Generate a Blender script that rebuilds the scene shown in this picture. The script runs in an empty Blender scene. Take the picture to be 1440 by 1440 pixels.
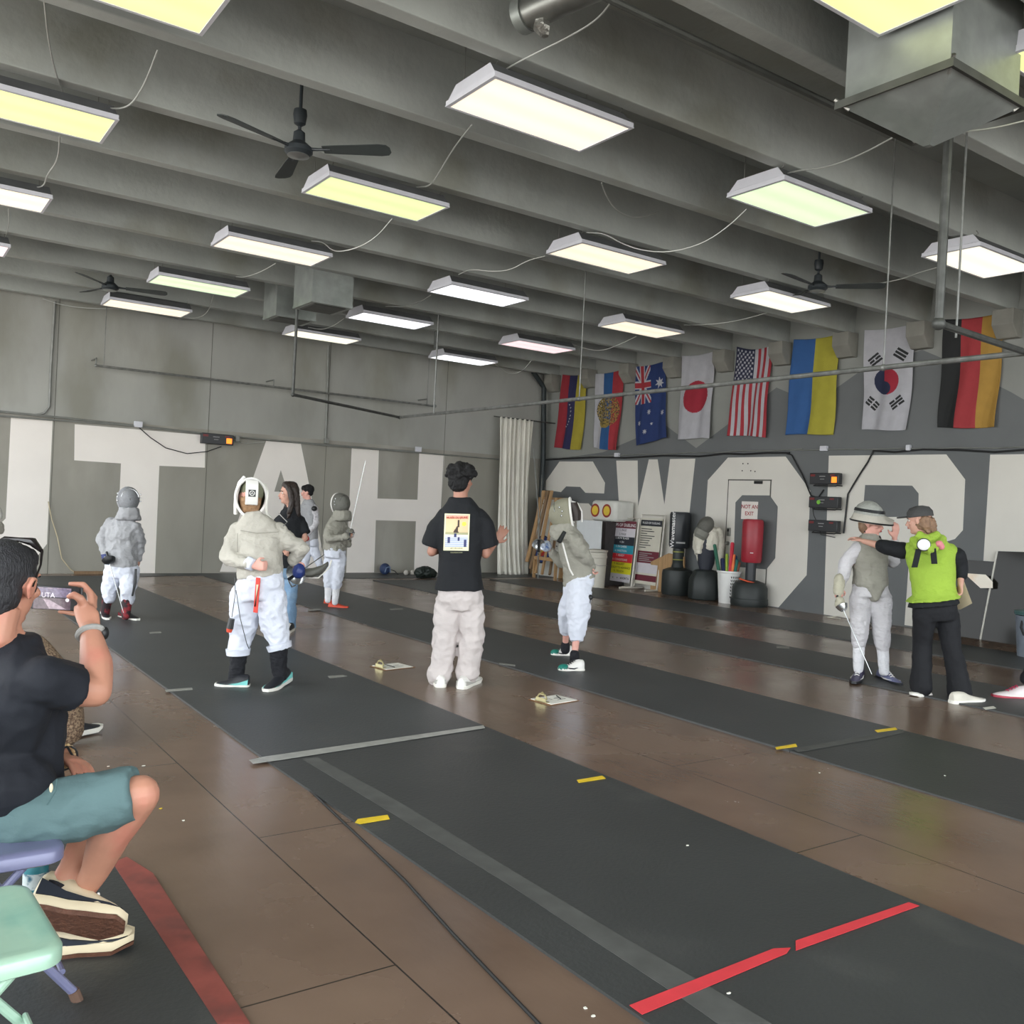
import bpy, math, random
from mathutils import Vector as V, Matrix, noise
random.seed(7)
SC = bpy.context.scene
COL = SC.collection
PI = math.pi

# ---------------------------------------------------------------- camera
CT, CP, CR, CF = 6.15533487e-01, -7.15916767e-03, 5.00576836e-02, 1291.16
EYE = V((0, 0, 1.45))
XR, YB, ZC, ZB = 12.2, 16.11, 4.85, 4.31      # right wall, back wall, slab, underside of the beams
FW = V((math.sin(CT)*math.cos(CP), math.cos(CT)*math.cos(CP), math.sin(CP)))
_r = V((math.cos(CT), -math.sin(CT), 0)); _u = _r.cross(FW)
CX = math.cos(CR)*_r + math.sin(CR)*_u
CY = -math.sin(CR)*_r + math.cos(CR)*_u
def ray(x, y): return FW + CX*((x-720)/CF) - CY*((y-720)/CF)
def at(x, y, d): return EYE + ray(x, y)*d                                   # point at a given distance
def onz(x, y, z=0.0): r = ray(x, y); return EYE + r*((z-1.45)/r.z)           # on a horizontal plane
def onx(x, y, X=XR): r = ray(x, y); return EYE + r*(X/r.x)                   # on the right wall
def ony(x, y, Y=YB): r = ray(x, y); return EYE + r*(Y/r.y)                   # on the back wall
def depth(p): return (V(p)-EYE).dot(FW)
cd = bpy.data.cameras.new('camera'); cam = bpy.data.objects.new('camera', cd); COL.objects.link(cam)
cd.sensor_width = 36; cd.lens = CF/1440*36; cd.clip_end = 200; cd.clip_start = .05
M = Matrix((CX, CY, -FW)).transposed().to_4x4(); M.translation = EYE; cam.matrix_world = M
SC.camera = cam

# ---------------------------------------------------------------- materials
def lin(c):
    o = []
    for k in c:
        k = k/255; o.append(k/12.92 if k <= .04045 else ((k+.055)/1.055)**2.4)
    return (*o, 1)
MATS = {}
def mat(name, c, rough=.6, metal=0, var=.12, scale=6, bump=0, bscale=40, stretch=None, c2=None, c2s=3, c2t=.55, emit=0, spec=.5, alpha=None, coord='Object', sheen=0):
    if name in MATS: return MATS[name]
    m = bpy.data.materials.new(name); m.use_nodes = True; nt = m.node_tree; N = nt.nodes; L = nt.links
    b = N['Principled BSDF']; b.inputs['Roughness'].default_value = rough; b.inputs['Metallic'].default_value = metal
    b.inputs['Specular IOR Level'].default_value = spec
    if sheen: b.inputs['Sheen Weight'].default_value = sheen
    tc = N.new('ShaderNodeTexCoord'); co = tc.outputs[coord]
    if stretch:
        mp = N.new('ShaderNodeMapping'); mp.inputs['Scale'].default_value = stretch; L.new(co, mp.inputs[0]); co = mp.outputs[0]
    col = lin(c)
    n = N.new('ShaderNodeTexNoise'); n.inputs['Scale'].default_value = scale; n.inputs['Detail'].default_value = 6; L.new(co, n.inputs['Vector'])
    mr = N.new('ShaderNodeMapRange'); mr.inputs[1].default_value = .3; mr.inputs[2].default_value = .7
    mr.inputs[3].default_value = 1-var; mr.inputs[4].default_value = 1+var; L.new(n.outputs[0], mr.inputs[0])
    mx = N.new('ShaderNodeMix'); mx.data_type = 'RGBA'; mx.blend_type = 'MULTIPLY'; mx.inputs[0].default_value = 1
    mx.inputs[6].default_value = col
    if c2:
        n2 = N.new('ShaderNodeTexNoise'); n2.inputs['Scale'].default_value = c2s; n2.inputs['Detail'].default_value = 8; L.new(co, n2.inputs['Vector'])
        r2 = N.new('ShaderNodeMapRange'); r2.inputs[1].default_value = c2t-.06; r2.inputs[2].default_value = c2t+.08; L.new(n2.outputs[0], r2.inputs[0])
        m2 = N.new('ShaderNodeMix'); m2.data_type = 'RGBA'; m2.inputs[6].default_value = col; m2.inputs[7].default_value = lin(c2)
        L.new(r2.outputs[0], m2.inputs[0]); L.new(m2.outputs[2], mx.inputs[6])
    L.new(mr.outputs[0], mx.inputs[7])
    L.new(mx.outputs[2], b.inputs['Base Color'])
    if bump:
        nb = N.new('ShaderNodeTexNoise'); nb.inputs['Scale'].default_value = bscale; nb.inputs['Detail'].default_value = 5; L.new(co, nb.inputs['Vector'])
        bp = N.new('ShaderNodeBump'); bp.inputs['Strength'].default_value = bump; bp.inputs['Distance'].default_value = .02
        L.new(nb.outputs[0], bp.inputs['Height']); L.new(bp.outputs[0], b.inputs['Normal'])
    if emit:
        L.new(mx.outputs[2], b.inputs['Emission Color']); b.inputs['Emission Strength'].default_value = emit
    if alpha is not None: b.inputs['Alpha'].default_value = alpha
    MATS[name] = m; return m

# ---------------------------------------------------------------- mesh building
GS = [1.0]          # how loosely the current garment hangs on its limbs
class MB:
    def __init__(s): s.v = []; s.f = []; s.m = []; s.mi = 0
    def add(s, vs, fs):
        o = len(s.v); s.v += [V(p) for p in vs]; s.f += [tuple(i+o for i in f) for f in fs]; s.m += [s.mi]*len(fs); return s
    def mat(s, i): s.mi = i; return s
    def loft(s, rings, closed=True, caps=True):
        n = len(rings[0]); vs = [p for r in rings for p in r]; fs = []
        for i in range(len(rings)-1):
            for j in range(n if closed else n-1):
                k = (j+1) % n; fs.append((i*n+j, i*n+k, (i+1)*n+k, (i+1)*n+j))
        if caps and closed: fs.append(tuple(range(n-1, -1, -1))); fs.append(tuple((len(rings)-1)*n+j for j in range(n)))
        return s.add(vs, fs)
    def tube(s, pts, r, n=10, caps=True, flat=None):
        pts = [V(p) for p in pts]
        if not hasattr(r, '__len__'): r = [r]*len(pts)
        t = (pts[1]-pts[0]).normalized(); a = t.orthogonal().normalized(); rings = []
        if flat: a = (V(flat[0]) - t*V(flat[0]).dot(t)).normalized()
        for i, p in enumerate(pts):
            q0 = pts[max(i-1, 0)]; q1 = pts[min(i+1, len(pts)-1)]
            t = (q1-q0).normalized() if (q1-q0).length > 1e-7 else t
            a = (a-t*a.dot(t)).normalized(); b = t.cross(a)
            k = flat[1] if flat else 1
            rings.append([p+(a*math.cos(2*PI*j/n)*k+b*math.sin(2*PI*j/n))*r[i] for j in range(n)])
        return s.loft(rings, True, caps)
    def sph(s, c, r, ax=None, n=14):
        c = V(c); r = (r, r, r) if not hasattr(r, '__len__') else r
        ax = ax or (V((1, 0, 0)), V((0, 1, 0)), V((0, 0, 1)))
        rings = []; m = n//2
        for i in range(m+1):
            ph = max(.02, min(PI-.02, PI*i/m))
            rings.append([c+ax[0]*r[0]*math.sin(ph)*math.cos(2*PI*j/n)+ax[1]*r[1]*math.sin(ph)*math.sin(2*PI*j/n)-ax[2]*r[2]*math.cos(ph) for j in range(n)])
        return s.loft(rings)
    def limb(s, pts, rads, n=14, cap=True):
        rads = [r*GS[0] for r in rads]
        for i, (p, r) in enumerate(zip(pts, rads)):
            if cap or i < len(pts)-1: s.sph(p, r*.995, n=n)
        # smooth path
        P = [V(p) for p in pts]; 
        for i in range(len(P)-1): s.tube([P[i], P[i].lerp(P[i+1], .33), P[i].lerp(P[i+1], .66), P[i+1]], [rads[i], rads[i]*.67+rads[i+1]*.35, rads[i]*.34+rads[i+1]*.68, rads[i+1]], n)
        return s
    def ell(s, rings, n=20, p=2.3):      # rings: (center, side vec, depth vec)
        R = []
        for c, a, b in rings:
            q = []
            for j in range(n):
                t = 2*PI*j/n; ct, st = math.cos(t), math.sin(t)
                q.append(V(c)+V(a)*(abs(ct)**(2/p)*(1 if ct >= 0 else -1))+V(b)*(abs(st)**(2/p)*(1 if st >= 0 else -1)))
            R.append(q)
        return s.loft(R)
    def box(s, c, size, R=None):
        c = V(c); R = R or (V((1, 0, 0)), V((0, 1, 0)), V((0, 0, 1)))
        x, y, z = [R[i]*size[i]/2 for i in range(3)]
        vs = [c+x*i+y*j+z*k for i in (-1, 1) for j in (-1, 1) for k in (-1, 1)]
        return s.add(vs, [(0, 1, 3, 2), (4, 6, 7, 5), (0, 4, 5, 1), (2, 3, 7, 6), (0, 2, 6, 4), (1, 5, 7, 3)])
    def prism(s, poly, off):
        off = V(off); poly = [V(p) for p in poly]; n = len(poly)
        return s.add(poly+[p+off for p in poly], [tuple(range(n))[::-1], tuple(range(n, 2*n))]+[(i, (i+1) % n, (i+1) % n+n, i+n) for i in range(n)])
    def poly(s, pts): return s.add(pts, [tuple(range(len(pts)))])
    def lathe(s, prof, o=(0, 0, 0), n=24, ax=None, sx=1, sy=1, caps=True):
        o = V(o); ax = ax or (V((1, 0, 0)), V((0, 1, 0)), V((0, 0, 1)))
        return s.loft([[o+ax[0]*r*sx*math.cos(2*PI*j/n)+ax[1]*r*sy*math.sin(2*PI*j/n)+ax[2]*z for j in range(n)] for r, z in prof], caps=caps)
    def build(s, name, mats, parent=None, base=None, angle=35, bev=0, mods=None, kind=None, fix=True):
        me = bpy.data.meshes.new(name)
        org = parent['_o'] if parent is not None else (V(base) if base is not None else V((0, 0, 0)))
        org = V(org)
        me.from_pydata([p-org for p in s.v], [], s.f)
        if not isinstance(mats, (list, tuple)): mats = [mats]
        for m in mats: me.materials.append(m)
        me.polygons.foreach_set('material_index', s.m)
        if fix:
            import bmesh
            bm = bmesh.new(); bm.from_mesh(me); bmesh.ops.recalc_face_normals(bm, faces=bm.faces); bm.to_mesh(me); bm.free()
        if angle: me.shade_smooth(); me.set_sharp_from_angle(angle=math.radians(angle))
        o = bpy.data.objects.new(name, me); COL.objects.link(o)
        if parent is not None: o.parent = parent; o['_o'] = tuple(org)
        else: o.location = org; o['_o'] = tuple(org)
        if bev:
            b = o.modifiers.new('b', 'BEVEL'); b.width = bev; b.segments = 2; b.limit_method = 'ANGLE'
        if mods: mods(o)
        if kind: o['kind'] = kind
        return o
def tag(o, label, cat, group=None, kind=None):
    o['label'] = label; o['category'] = cat
    if group: o['group'] = group
    if kind: o['kind'] = kind
    return o
def empty(name, loc, label, cat, group=None):
    o = bpy.data.objects.new(name, None); COL.objects.link(o); o.location = loc; o['_o'] = tuple(loc); o.empty_display_size = .1
    return tag(o, label, cat, group)
def part_label(o, t): o['label'] = t; return o
def dup(root, loc, label=None, group=None, over=None, par=None):
    c = root.copy(); COL.objects.link(c)
    if par is None: c.location = loc; c['_o'] = tuple(loc)
    else: c.parent = par
    if label: c['label'] = label
    if group: c['group'] = group
    for ch in [o for o in SC.objects if o.parent == root]: dup(ch, None, par=c)
    return c
def text(s, size, o, xd, yd, m, parent, name='lettering', align='CENTER', depth=.002, bold=0, base=None):
    cu = bpy.data.curves.new(name, 'FONT'); cu.body = s; cu.size = size; cu.align_x = align; cu.align_y = 'CENTER'; cu.extrude = 0; cu.offset = bold*size
    t = bpy.data.objects.new('t', cu); COL.objects.link(t); dg = bpy.context.evaluated_depsgraph_get()
    me = bpy.data.meshes.new_from_object(t.evaluated_get(dg)); bpy.data.objects.remove(t)
    xd = V(xd).normalized(); yd = V(yd).normalized(); nd = xd.cross(yd); org = V(parent['_o']) if parent is not None else V(base)
    for v in me.vertices: v.co = V(o)+xd*v.co.x+yd*v.co.y+nd*(v.co.z+depth)-org
    me.materials.clear(); me.materials.append(m); me.name = name
    ob = bpy.data.objects.new(name, me); COL.objects.link(ob)
    if parent is not None: ob.parent = parent; ob['_o'] = tuple(org)
    else: ob.location = org
    return ob
UX, UY, UZ = V((1, 0, 0)), V((0, 1, 0)), V((0, 0, 1))
# ================================================================ the room
m_slab = mat('ceiling concrete', (142, 146, 142), .85, var=.16, scale=.9, bump=.25, bscale=14, c2=(136, 138, 130), c2s=.6, c2t=.58)
m_beam = mat('beam concrete', (156, 160, 156), .85, var=.14, scale=1.3, bump=.25, bscale=14, c2=(140, 142, 134), c2s=.9, c2t=.6)
m_wallb = mat('bare concrete wall', (158, 159, 154), .85, var=.13, scale=1.1, bump=.2, bscale=9, stretch=(1, 1, .45), c2=(142, 142, 133), c2s=.8, c2t=.57)
m_greyb = mat('warm grey wall paint', (148, 146, 137), .8, var=.1, scale=1.6, bump=.15, bscale=9, stretch=(1, 1, .4), c2=(160, 158, 150), c2s=1.2, c2t=.6)
m_white_l = mat('white letter paint', (236, 231, 225), .7, var=.025, scale=2, bump=.08, bscale=12)
m_walr = mat('pale grey wall paint', (138, 140, 136), .8, var=.08, scale=1.5, bump=.15, bscale=8)
m_greyr = mat('dark grey wall paint', (103, 106, 107), .75, var=.06, scale=1.5, bump=.15, bscale=8)
m_white_r = mat('white block paint', (214, 211, 203), .7, var=.03, scale=2, bump=.08, bscale=12)
m_dark = mat('black rubber trim', (22, 23, 24), .6, var=.1)
m_seam = mat('dark joint', (92, 92, 86), .9, var=.1)

def floor_mat():
    m = bpy.data.materials.new('brown painted panel floor'); m.use_nodes = True; nt = m.node_tree; N = nt.nodes; L = nt.links
    b = N['Principled BSDF']
    tc = N.new('ShaderNodeTexCoord'); co = tc.outputs['Object']
    mp = N.new('ShaderNodeMapping'); mp.inputs['Rotation'].default_value = (0, 0, PI/2); mp.inputs['Location'].default_value = (0.0, 0, 0)
    L.new(co, mp.inputs[0])
    br = N.new('ShaderNodeTexBrick'); br.inputs['Scale'].default_value = 1; br.inputs['Mortar Size'].default_value = .0035; br.inputs['Mortar Smooth'].default_value = .2
    br.inputs['Brick Width'].default_value = 2.44; br.inputs['Row Height'].default_value = 1.22; br.offset = .5
    # rotated: brick u along world -y, v along world x ; shift so that seams fall on x=1.41 and y=2.50
    mp.inputs['Location'].default_value = (2.50+.0, -1.41, 0)
    L.new(mp.outputs[0], br.inputs['Vector'])
    n = N.new('ShaderNodeTexNoise'); n.inputs['Scale'].default_value = 1.3; n.inputs['Detail'].default_value = 8; L.new(co, n.inputs['Vector'])
    cr = N.new('ShaderNodeValToRGB'); cr.color_ramp.elements[0].position = .32; cr.color_ramp.elements[0].color = lin((98, 79, 66)); cr.color_ramp.elements[1].position = .68; cr.color_ramp.elements[1].color = lin((119, 98, 83))
    L.new(n.outputs[0], cr.inputs[0])
    # scuffs and scratches
    w = N.new('ShaderNodeTexNoise'); w.inputs['Scale'].default_value = 17; w.inputs['Detail'].default_value = 10; w.inputs['Roughness'].default_value = .75; w.inputs['Distortion'].default_value = .35; L.new(co, w.inputs['Vector'])
    rw = N.new('ShaderNodeMapRange'); rw.inputs[1].default_value = .66; rw.inputs[2].default_value = .72; L.new(w.outputs[0], rw.inputs[0])
    sc = N.new('ShaderNodeMath'); sc.operation = 'MULTIPLY'; sc.inputs[1].default_value = .45; L.new(rw.outputs[0], sc.inputs[0])
    mx = N.new('ShaderNodeMix'); mx.data_type = 'RGBA'; L.new(sc.outputs[0], mx.inputs[0]); L.new(cr.outputs[0], mx.inputs[6]); mx.inputs[7].default_value = lin((66, 56, 50))
    m2 = N.new('ShaderNodeMix'); m2.data_type = 'RGBA'; L.new(br.outputs['Fac'], m2.inputs[0]); L.new(mx.outputs[2], m2.inputs[6]); m2.inputs[7].default_value = lin((38, 32, 28))
    L.new(m2.outputs[2], b.inputs['Base Color'])
    rn = N.new('ShaderNodeMapRange'); rn.inputs[1].default_value = .3; rn.inputs[2].default_value = .7; rn.inputs[3].default_value = .21; rn.inputs[4].default_value = .30; L.new(n.outputs[0], rn.inputs[0])
    L.new(rn.outputs[0], b.inputs['Roughness'])
    nb = N.new('ShaderNodeTexNoise'); nb.inputs['Scale'].default_value = 28; nb.inputs['Detail'].default_value = 4
    mpb = N.new('ShaderNodeMapping'); mpb.inputs['Scale'].default_value = (1, .35, 1); L.new(co, mpb.inputs[0]); L.new(mpb.outputs[0], nb.inputs['Vector'])
    bp = N.new('ShaderNodeBump'); bp.inputs['Strength'].default_value = .16; bp.inputs['Distance'].default_value = .006; L.new(nb.outputs[0], bp.inputs['Height']); L.new(bp.outputs[0], b.inputs['Normal'])
    return m
MB().box((3.1, 5.0, -.05), (18.2, 22.3, .1)).build('floor', floor_mat(), kind='structure', angle=0)
MB().box((2, -9.5, -.08), (40, 6.7, .1)).build('floor_outside', mat('bounce apron concrete', (150, 148, 142), .9), kind='structure', angle=0).name = 'floor_bounce_apron'  # unseen ground outside, added to bounce daylight onto the ceiling
MB().box((4.6, 6.3, ZC+.1), (15.6, 20.2, .2)).build('ceiling', m_slab, kind='structure', angle=0)

# double-tee stems run across the room
beams = [6.13+1.21*k for k in range(-7, 9)]
for i, y in enumerate(beams):
    mb = MB(); a, b_ = .065, .10
    mb.prism([(-3.1, y-a, ZB), (-3.1, y+a, ZB), (-3.1, y+b_, ZC+.02), (-3.1, y-b_, ZC+.02)], (XR+3.1, 0, 0))
    mb.build('trim_%d' % (i+1), m_beam, kind='structure', angle=0, bev=.008)
for i, y in enumerate(beams):
    if y < 4: continue
    mb = MB(); x0 = XR-.26
    mb.prism([(x0, y-.14, ZB), (x0, y-.14, ZB-.2), (XR-.12, y-.14, ZB-.36), (XR, y-.14, ZB-.36), (XR, y-.14, ZB)], (0, .28, 0))
    mb.build('trim_%d' % (i+40), mat('corbel concrete', (128, 127, 120), .85, var=.15, scale=3, bump=.3, bscale=18), kind='structure', angle=0, bev=.01)

# back wall with its painted letters
def pw(pts, f, off): return [f(x, y)+off for x, y in pts]
OB = V((0, -.003, 0)); ORt = V((-.003, 0, 0))
mb = MB(); mb.box((4.6, YB+.1, 2.5), (15.6, .2, 5.1))
mb.mat(1); z1 = 2.50
mb.poly([(-3, YB-.0015, 0), (XR, YB-.0015, 0), (XR, YB-.0015, z1), (-3, YB-.0015, z1)])
mb.mat(2)
for P in ([(15.3, 587), (74, 591.7), (66, 765), (36, 803), (-70, 803), (-70, 748), (-8, 745), (8, 729)],
          [(105, 596.5), (289, 612), (288, 657.7), (224, 655), (217.7, 806), (163, 806), (170, 651.7), (104.3, 647.3)],
          [(494.5, 628.8), (532.8, 632), (530.6, 701), (586.9, 702.7), (589.5, 636.7), (624.9, 639), (621, 706), (615.9, 806), (582, 805.5), (584.7, 733), (528.5, 731.5), (526, 805), (486.6, 805.3)]):
    mb.poly(pw(P, ony, OB))
# the A as strips around its counter
A = [[(374.5, 619), (394.8, 661), (385.6, 691.3), (371, 735), (352, 805), (309, 804)], [(374.5, 619), (422.5, 621.7), (394.8, 661)],
     [(422.5, 621.7), (459.4, 804.5), (428, 805), (417, 735), (404.5, 691.8), (394.8, 661)], [(385.6, 691.3), (404.5, 691.8), (417, 735), (371, 735)]]
for P in A: mb.poly(pw(P, ony, OB))
mb.mat(3)
for x in (76, 293, 460, 626): # precast panel joints
    q = ony(x, 600); mb.box((q.x, YB-.002, 2.2), (.008, .004, 4.4))
mb.build('wall_back', [m_wallb, m_greyb, m_white_l, m_seam], kind='structure', angle=0, fix=False)

# right wall
mb = MB(); mb.box((XR+.1, 6.3, 2.5), (.2, 20.2, 5.1))
mb.mat(1)
top = [(765, 648), (848, 636), (893, 617), (925, 590), (979, 630), (1050, 577), (1092, 545), (1118, 556), (1145, 566), (1183, 541), (1211, 521), (1297, 492), (1328, 505), (1421, 551), (1440, 562)]
tp = [onx(*p) for p in top]
for i in range(len(tp)-1):
    a, b_ = tp[i], tp[i+1]; mb.poly([V((XR-.0015, a.y, 0)), V((XR-.0015, b_.y, 0)), b_+V((-.0015, 0, 0)), a+V((-.0015, 0, 0))])
mb.poly([V((XR-.0015, tp[-1].y, 0)), (XR-.0015, -3.7, 0), (XR-.0015, -3.7, 2.9), tp[-1]+V((-.0015, 0, 0))])
mb.mat(2)
W = [[(786.9, 649), (833.8, 649), (851, 679), (849.7, 694), (823.4, 693), (816, 684.7), (796.3, 684), (789, 692), (767, 689), (768, 676)],
     [(770, 706), (828, 708), (845, 728), (843, 795), (828, 815), (770, 811), (770, 775), (800, 778), (800, 745), (770, 742)],
     [(866.7, 647.7), (896.9, 647.7), (897.5, 712), (878, 826)], [(912.6, 646), (925, 646), (934.4, 709.5), (920, 834), (878, 826), (897.5, 712)],
     [(942.4, 645.6), (978, 645), (957, 838), (920, 834), (934.4, 709.5)],
     # O as four pieces round its grey centre
     [(1023.8, 643.5), (1105, 642), (1139.8, 690), (1093.9, 712.5), (1082.8, 696.8), (1044.5, 696.4), (1035, 706.5), (995.6, 675.2)],
     [(995.6, 675.2), (1035, 706.5), (1032.5, 781), (1036, 797), (1000, 842), (986, 815)],
     [(1139.8, 690), (1134.5, 808.8), (1095, 854), (1077.8, 800.7), (1090.3, 785), (1093.9, 712.5)],
     [(1036, 797), (1077.8, 800.7), (1095, 854), (1000, 842)],
     # R
     [(1165.7, 640.8), (1331, 639), (1357.5, 674.3), (1292, 694), (1283, 683), (1216.8, 682), (1213, 727), (1209, 872), (1158.5, 864)],
     [(1357.5, 674.3), (1354.3, 745.5), (1343, 758), (1320, 765), (1213, 765), (1213, 727), (1291.5, 727), (1292, 694)],
     [(1280, 765), (1320, 765), (1308, 884), (1272, 879)],
     # D, running out of view
     [(1392.6, 639.4), (1520, 637.4), (1520, 922), (1376, 898)]]
for P in W: mb.poly(pw(P, onx, ORt))
mb.mat(3)
for P in ([(1022, 655), (1023, 654.5)],): pass
mb.build('wall_right', [m_walr, m_greyr, m_white_r, m_seam], kind='structure', angle=0, fix=False)
# bolt holes above the door
mb = MB()
for x, y in ((1045, 652), (1052, 652), (1044, 662), (1056, 662), (1062, 663)):
    q = onx(x, y); mb.lathe([(.012, 0), (.012, .006)], q, 8, (UY, UZ, -UX))
tag(mb.build('bolt_holes', m_dark, base=onx(1052, 657)), 'small dark bolt holes in the white paint above the wall door', 'bolt holes', kind='stuff')

# door painted over with the O
q0 = onx(1083.8, 675.8); q1 = onx(1025.8, 675.8); ya, yb_ = q0.y, q1.y; zt = q1.z
mb = MB(); mb.box((XR-.006, (ya+yb_)/2, zt/2), (.012, yb_-ya, zt))
mb.mat(1)
for P in ([(1044.5, 696.4), (1082.8, 696.8), (1077.8, 800.7), (1036, 797), (1032.5, 781), (1035, 706.5)],):
    mb.poly([V((XR-.0135, onx(*p).y, onx(*p).z)) for p in P])
mb.mat(2)
mb.box((XR-.004, yb_+.012, zt/2), (.009, .02, zt+.03)); mb.box((XR-.004, ya-.012, zt/2), (.009, .02, zt+.03)); mb.box((XR-.004, (ya+yb_)/2, zt+.012), (.009, yb_-ya+.05, .02))
d1 = mb.build('door_1', [m_white_r, m_greyr, m_seam], kind='structure', angle=0, fix=False)
mb = MB(); mb.poly(pw([(1077, 696.8), (1082.8, 696.8), (1093.9, 712.5), (1090.3, 785), (1077.8, 800.7)], onx, V((-.0145, 0, 0))))
mb.build('door_1_grey_patch', m_greyr, parent=None, kind='structure', angle=0, fix=False).name = 'trim_70'
m_steel = mat('worn steel', (150, 150, 146), .35, .9, var=.15)
q = onx(1026.5, 748); mb = MB(); mb.box((XR-.03, q.y, q.z), (.04, .06, .14)).mat(1).box((XR-.052, q.y, q.z+.03), (.006, .045, .05))
h = mb.build('keypad_lock', [m_steel, m_dark], parent=d1, bev=.006)
q = onx(1024.5, 764); mb = MB().lathe([(.035, 0), (.035, .012), (.012, .015), (.012, .05), (.03, .055), (.032, .075), (.02, .09)], (XR-.012, q.y, q.z), 16, (UY, UZ, -UX)); mb.build('door_knob', m_steel, parent=d1)
q = onx(1068, 678.5); MB().box((XR-.03, q.y, q.z), (.035, .16, .05)).build('door_closer', m_dark, parent=d1, bev=.004)
# sign
c = [onx(*p) for p in ((1043.5, 708), (1066.5, 707.5), (1066.5, 728.5), (1043.5, 727.5))]
ctr = sum(c, V())/4
sg = empty('sign', V((XR, ctr.y, ctr.z-.14)), 'white paper sign with red NOT AN EXIT letters on the painted-over door', 'sign')
mb = MB().box((XR-.016, ctr.y, ctr.z), (.003, abs(c[0].y-c[1].y), .30)); mb.build('sheet', mat('sign paper', (224, 218, 212), .6, var=.03), parent=sg)
m_redtxt = mat('red print', (160, 40, 48), .6)
hh = abs(c[0].y-c[1].y)
text('NOT AN', hh*.26, V((XR-.018, ctr.y, ctr.z+.06)), -UY, UZ, m_redtxt, sg, bold=.015)
text('EXIT', hh*.26, V((XR-.018, ctr.y, ctr.z-.055)), -UY, UZ, m_redtxt, sg, bold=.015)

# ================================================================ floor mats and tapes
def rubber(name, c): return mat(name, c, .48, var=.12, scale=1.6, bump=.12, bscale=60, c2=(66, 67, 66), c2s=2.2, c2t=.64)
m_rub = rubber('black rubber matting', (55, 57, 57))
m_rub2 = rubber('dark rubber matting', (60, 63, 64))
def strip(pts, h, m, label, group='rubber piste mats on the brown floor'):
    mb = MB().prism([V((x, y, .0)) for x, y in pts], (0, 0, h)); b = sum((V((x, y, 0)) for x, y in pts), V())/len(pts)
    return tag(mb.build('piste_mat', m, base=b, angle=0), label, 'mat', group)
strip([(1.90, -1.0), (3.36, -1.0), (3.35, 4.93), (1.83, 4.83)], .010, m_rub, 'nearest wide black rubber strip mat, crossed by the bright red tape')
strip([(1.83, 4.835), (3.35, 4.935), (3.27, 15.6), (1.86, 15.6)], .012, m_rub2, 'wide rubber strip mat under the fencer with black socks, beyond the silver tape')
strip([(4.78, -1.0), (6.03, -1.0), (6.02, 3.62), (4.77, 3.62)], .010, m_rub, 'rubber strip mat right of the nearest one, the section in front of the yellow tapes')
strip([(4.77, 3.625), (6.02, 3.625), (6.02, 15.6), (4.74, 15.6)], .012, m_rub2, 'rubber strip mat with the green-toed sneakers and red shoes standing on it')
strip([(7.42, -1.0), (8.63, -1.0), (8.62, 14.6), (7.40, 14.6)], .012, m_rub2, 'rubber strip mat the fencer with the flipped-up mask stands on')
strip([(9.92, -1.0), (11.2, -1.0), (11.13, 14.6), (9.88, 14.6)], .012, m_rub2, 'farthest rubber strip mat, along the wall with the flags')
strip([(3.5, 15.45), (3.5, 16.05), (12.0, 16.05), (12.0, 15.0), (7.2, 15.0), (6.2, 15.62), (4.2, 15.62)], .008, m_rub2, 'dark rubber mat along the foot of the wall with the white H')
strip([(-1.0, -1.0), (0.93, -1.0), (0.88, 2.45), (.84, 3.78), (.6, 5.6), (-1.0, 5.6)], .010, m_rub, 'black rubber mat under the folding chairs')
def ftape(pts, m, label, z=.012, group=None, name='floor_tape', h=.0012):
    p = [V((x, y, z)) for x, y in pts]; b = sum(p, V())/len(p)
    return tag(MB().prism(p, (0, 0, h)).build(name, m, base=b, angle=0), label, 'tape', group)
def ftpx(px, *a, **k):
    z = k.get('z', .012); return ftape([(onz(x, y, z).x, onz(x, y, z).y) for x, y in px], *a, **k)
m_redt = mat('red tape', (205, 58, 66), .5, var=.08, scale=9); m_redo = mat('worn red paint tape', (132, 66, 58), .6, var=.25, scale=7, c2=(108, 58, 52), c2s=5)
m_yel = mat('yellow tape', (222, 190, 40), .5, var=.1, scale=20); m_sil = mat('silver duct tape', (160, 160, 155), .4, .2, var=.15, scale=15)
m_wdl = mat('faded white tape', (138, 138, 132), .7, var=.2, scale=30); m_gry = mat('scuffed grey tape', (78, 79, 77), .6, var=.2, scale=9); m_wht = mat('white scrap', (222, 220, 208), .6)
ftpx([(885, 1414), (1088, 1334), (1112, 1333), (1106, 1341), (903, 1427)], m_redt, 'long bright red tape across the nearest mat, its left half')
ftpx([(1119, 1323), (1278, 1269), (1293, 1274), (1119, 1337)], m_redt, 'bright red tape across the nearest mat, its right half by the mat edge')
ftpx([(350, 1069), (372, 1064), (680, 1020), (682, 1024), (400, 1068), (356, 1074)], m_sil, 'silver tape joining two sections of the near mat', z=.0135)
ftpx([(426, 1068), (446, 1065), (560, 1127), (720, 1224), (868, 1313), (1010, 1395), (1085, 1440), (1010, 1440), (960, 1405), (720, 1247), (540, 1137)], m_gry, 'long dull grey tape running lengthwise down the nearest mat', z=.0105)
ftpx([(499, 1157), (503, 1152), (545, 1146), (548, 1152), (506, 1159)], m_yel, 'short yellow tape at the left edge of the nearest mat', group='short yellow tape marks')
ftpx([(811, 1097), (847, 1091), (852, 1095), (814, 1101)], m_yel, 'short yellow tape at the right edge of the nearest mat', group='short yellow tape marks')
ftpx([(1090, 1051), (1119, 1046), (1121, 1050), (1092, 1054)], m_yel, 'short yellow tape at the left edge of the second mat', group='short yellow tape marks')
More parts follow.
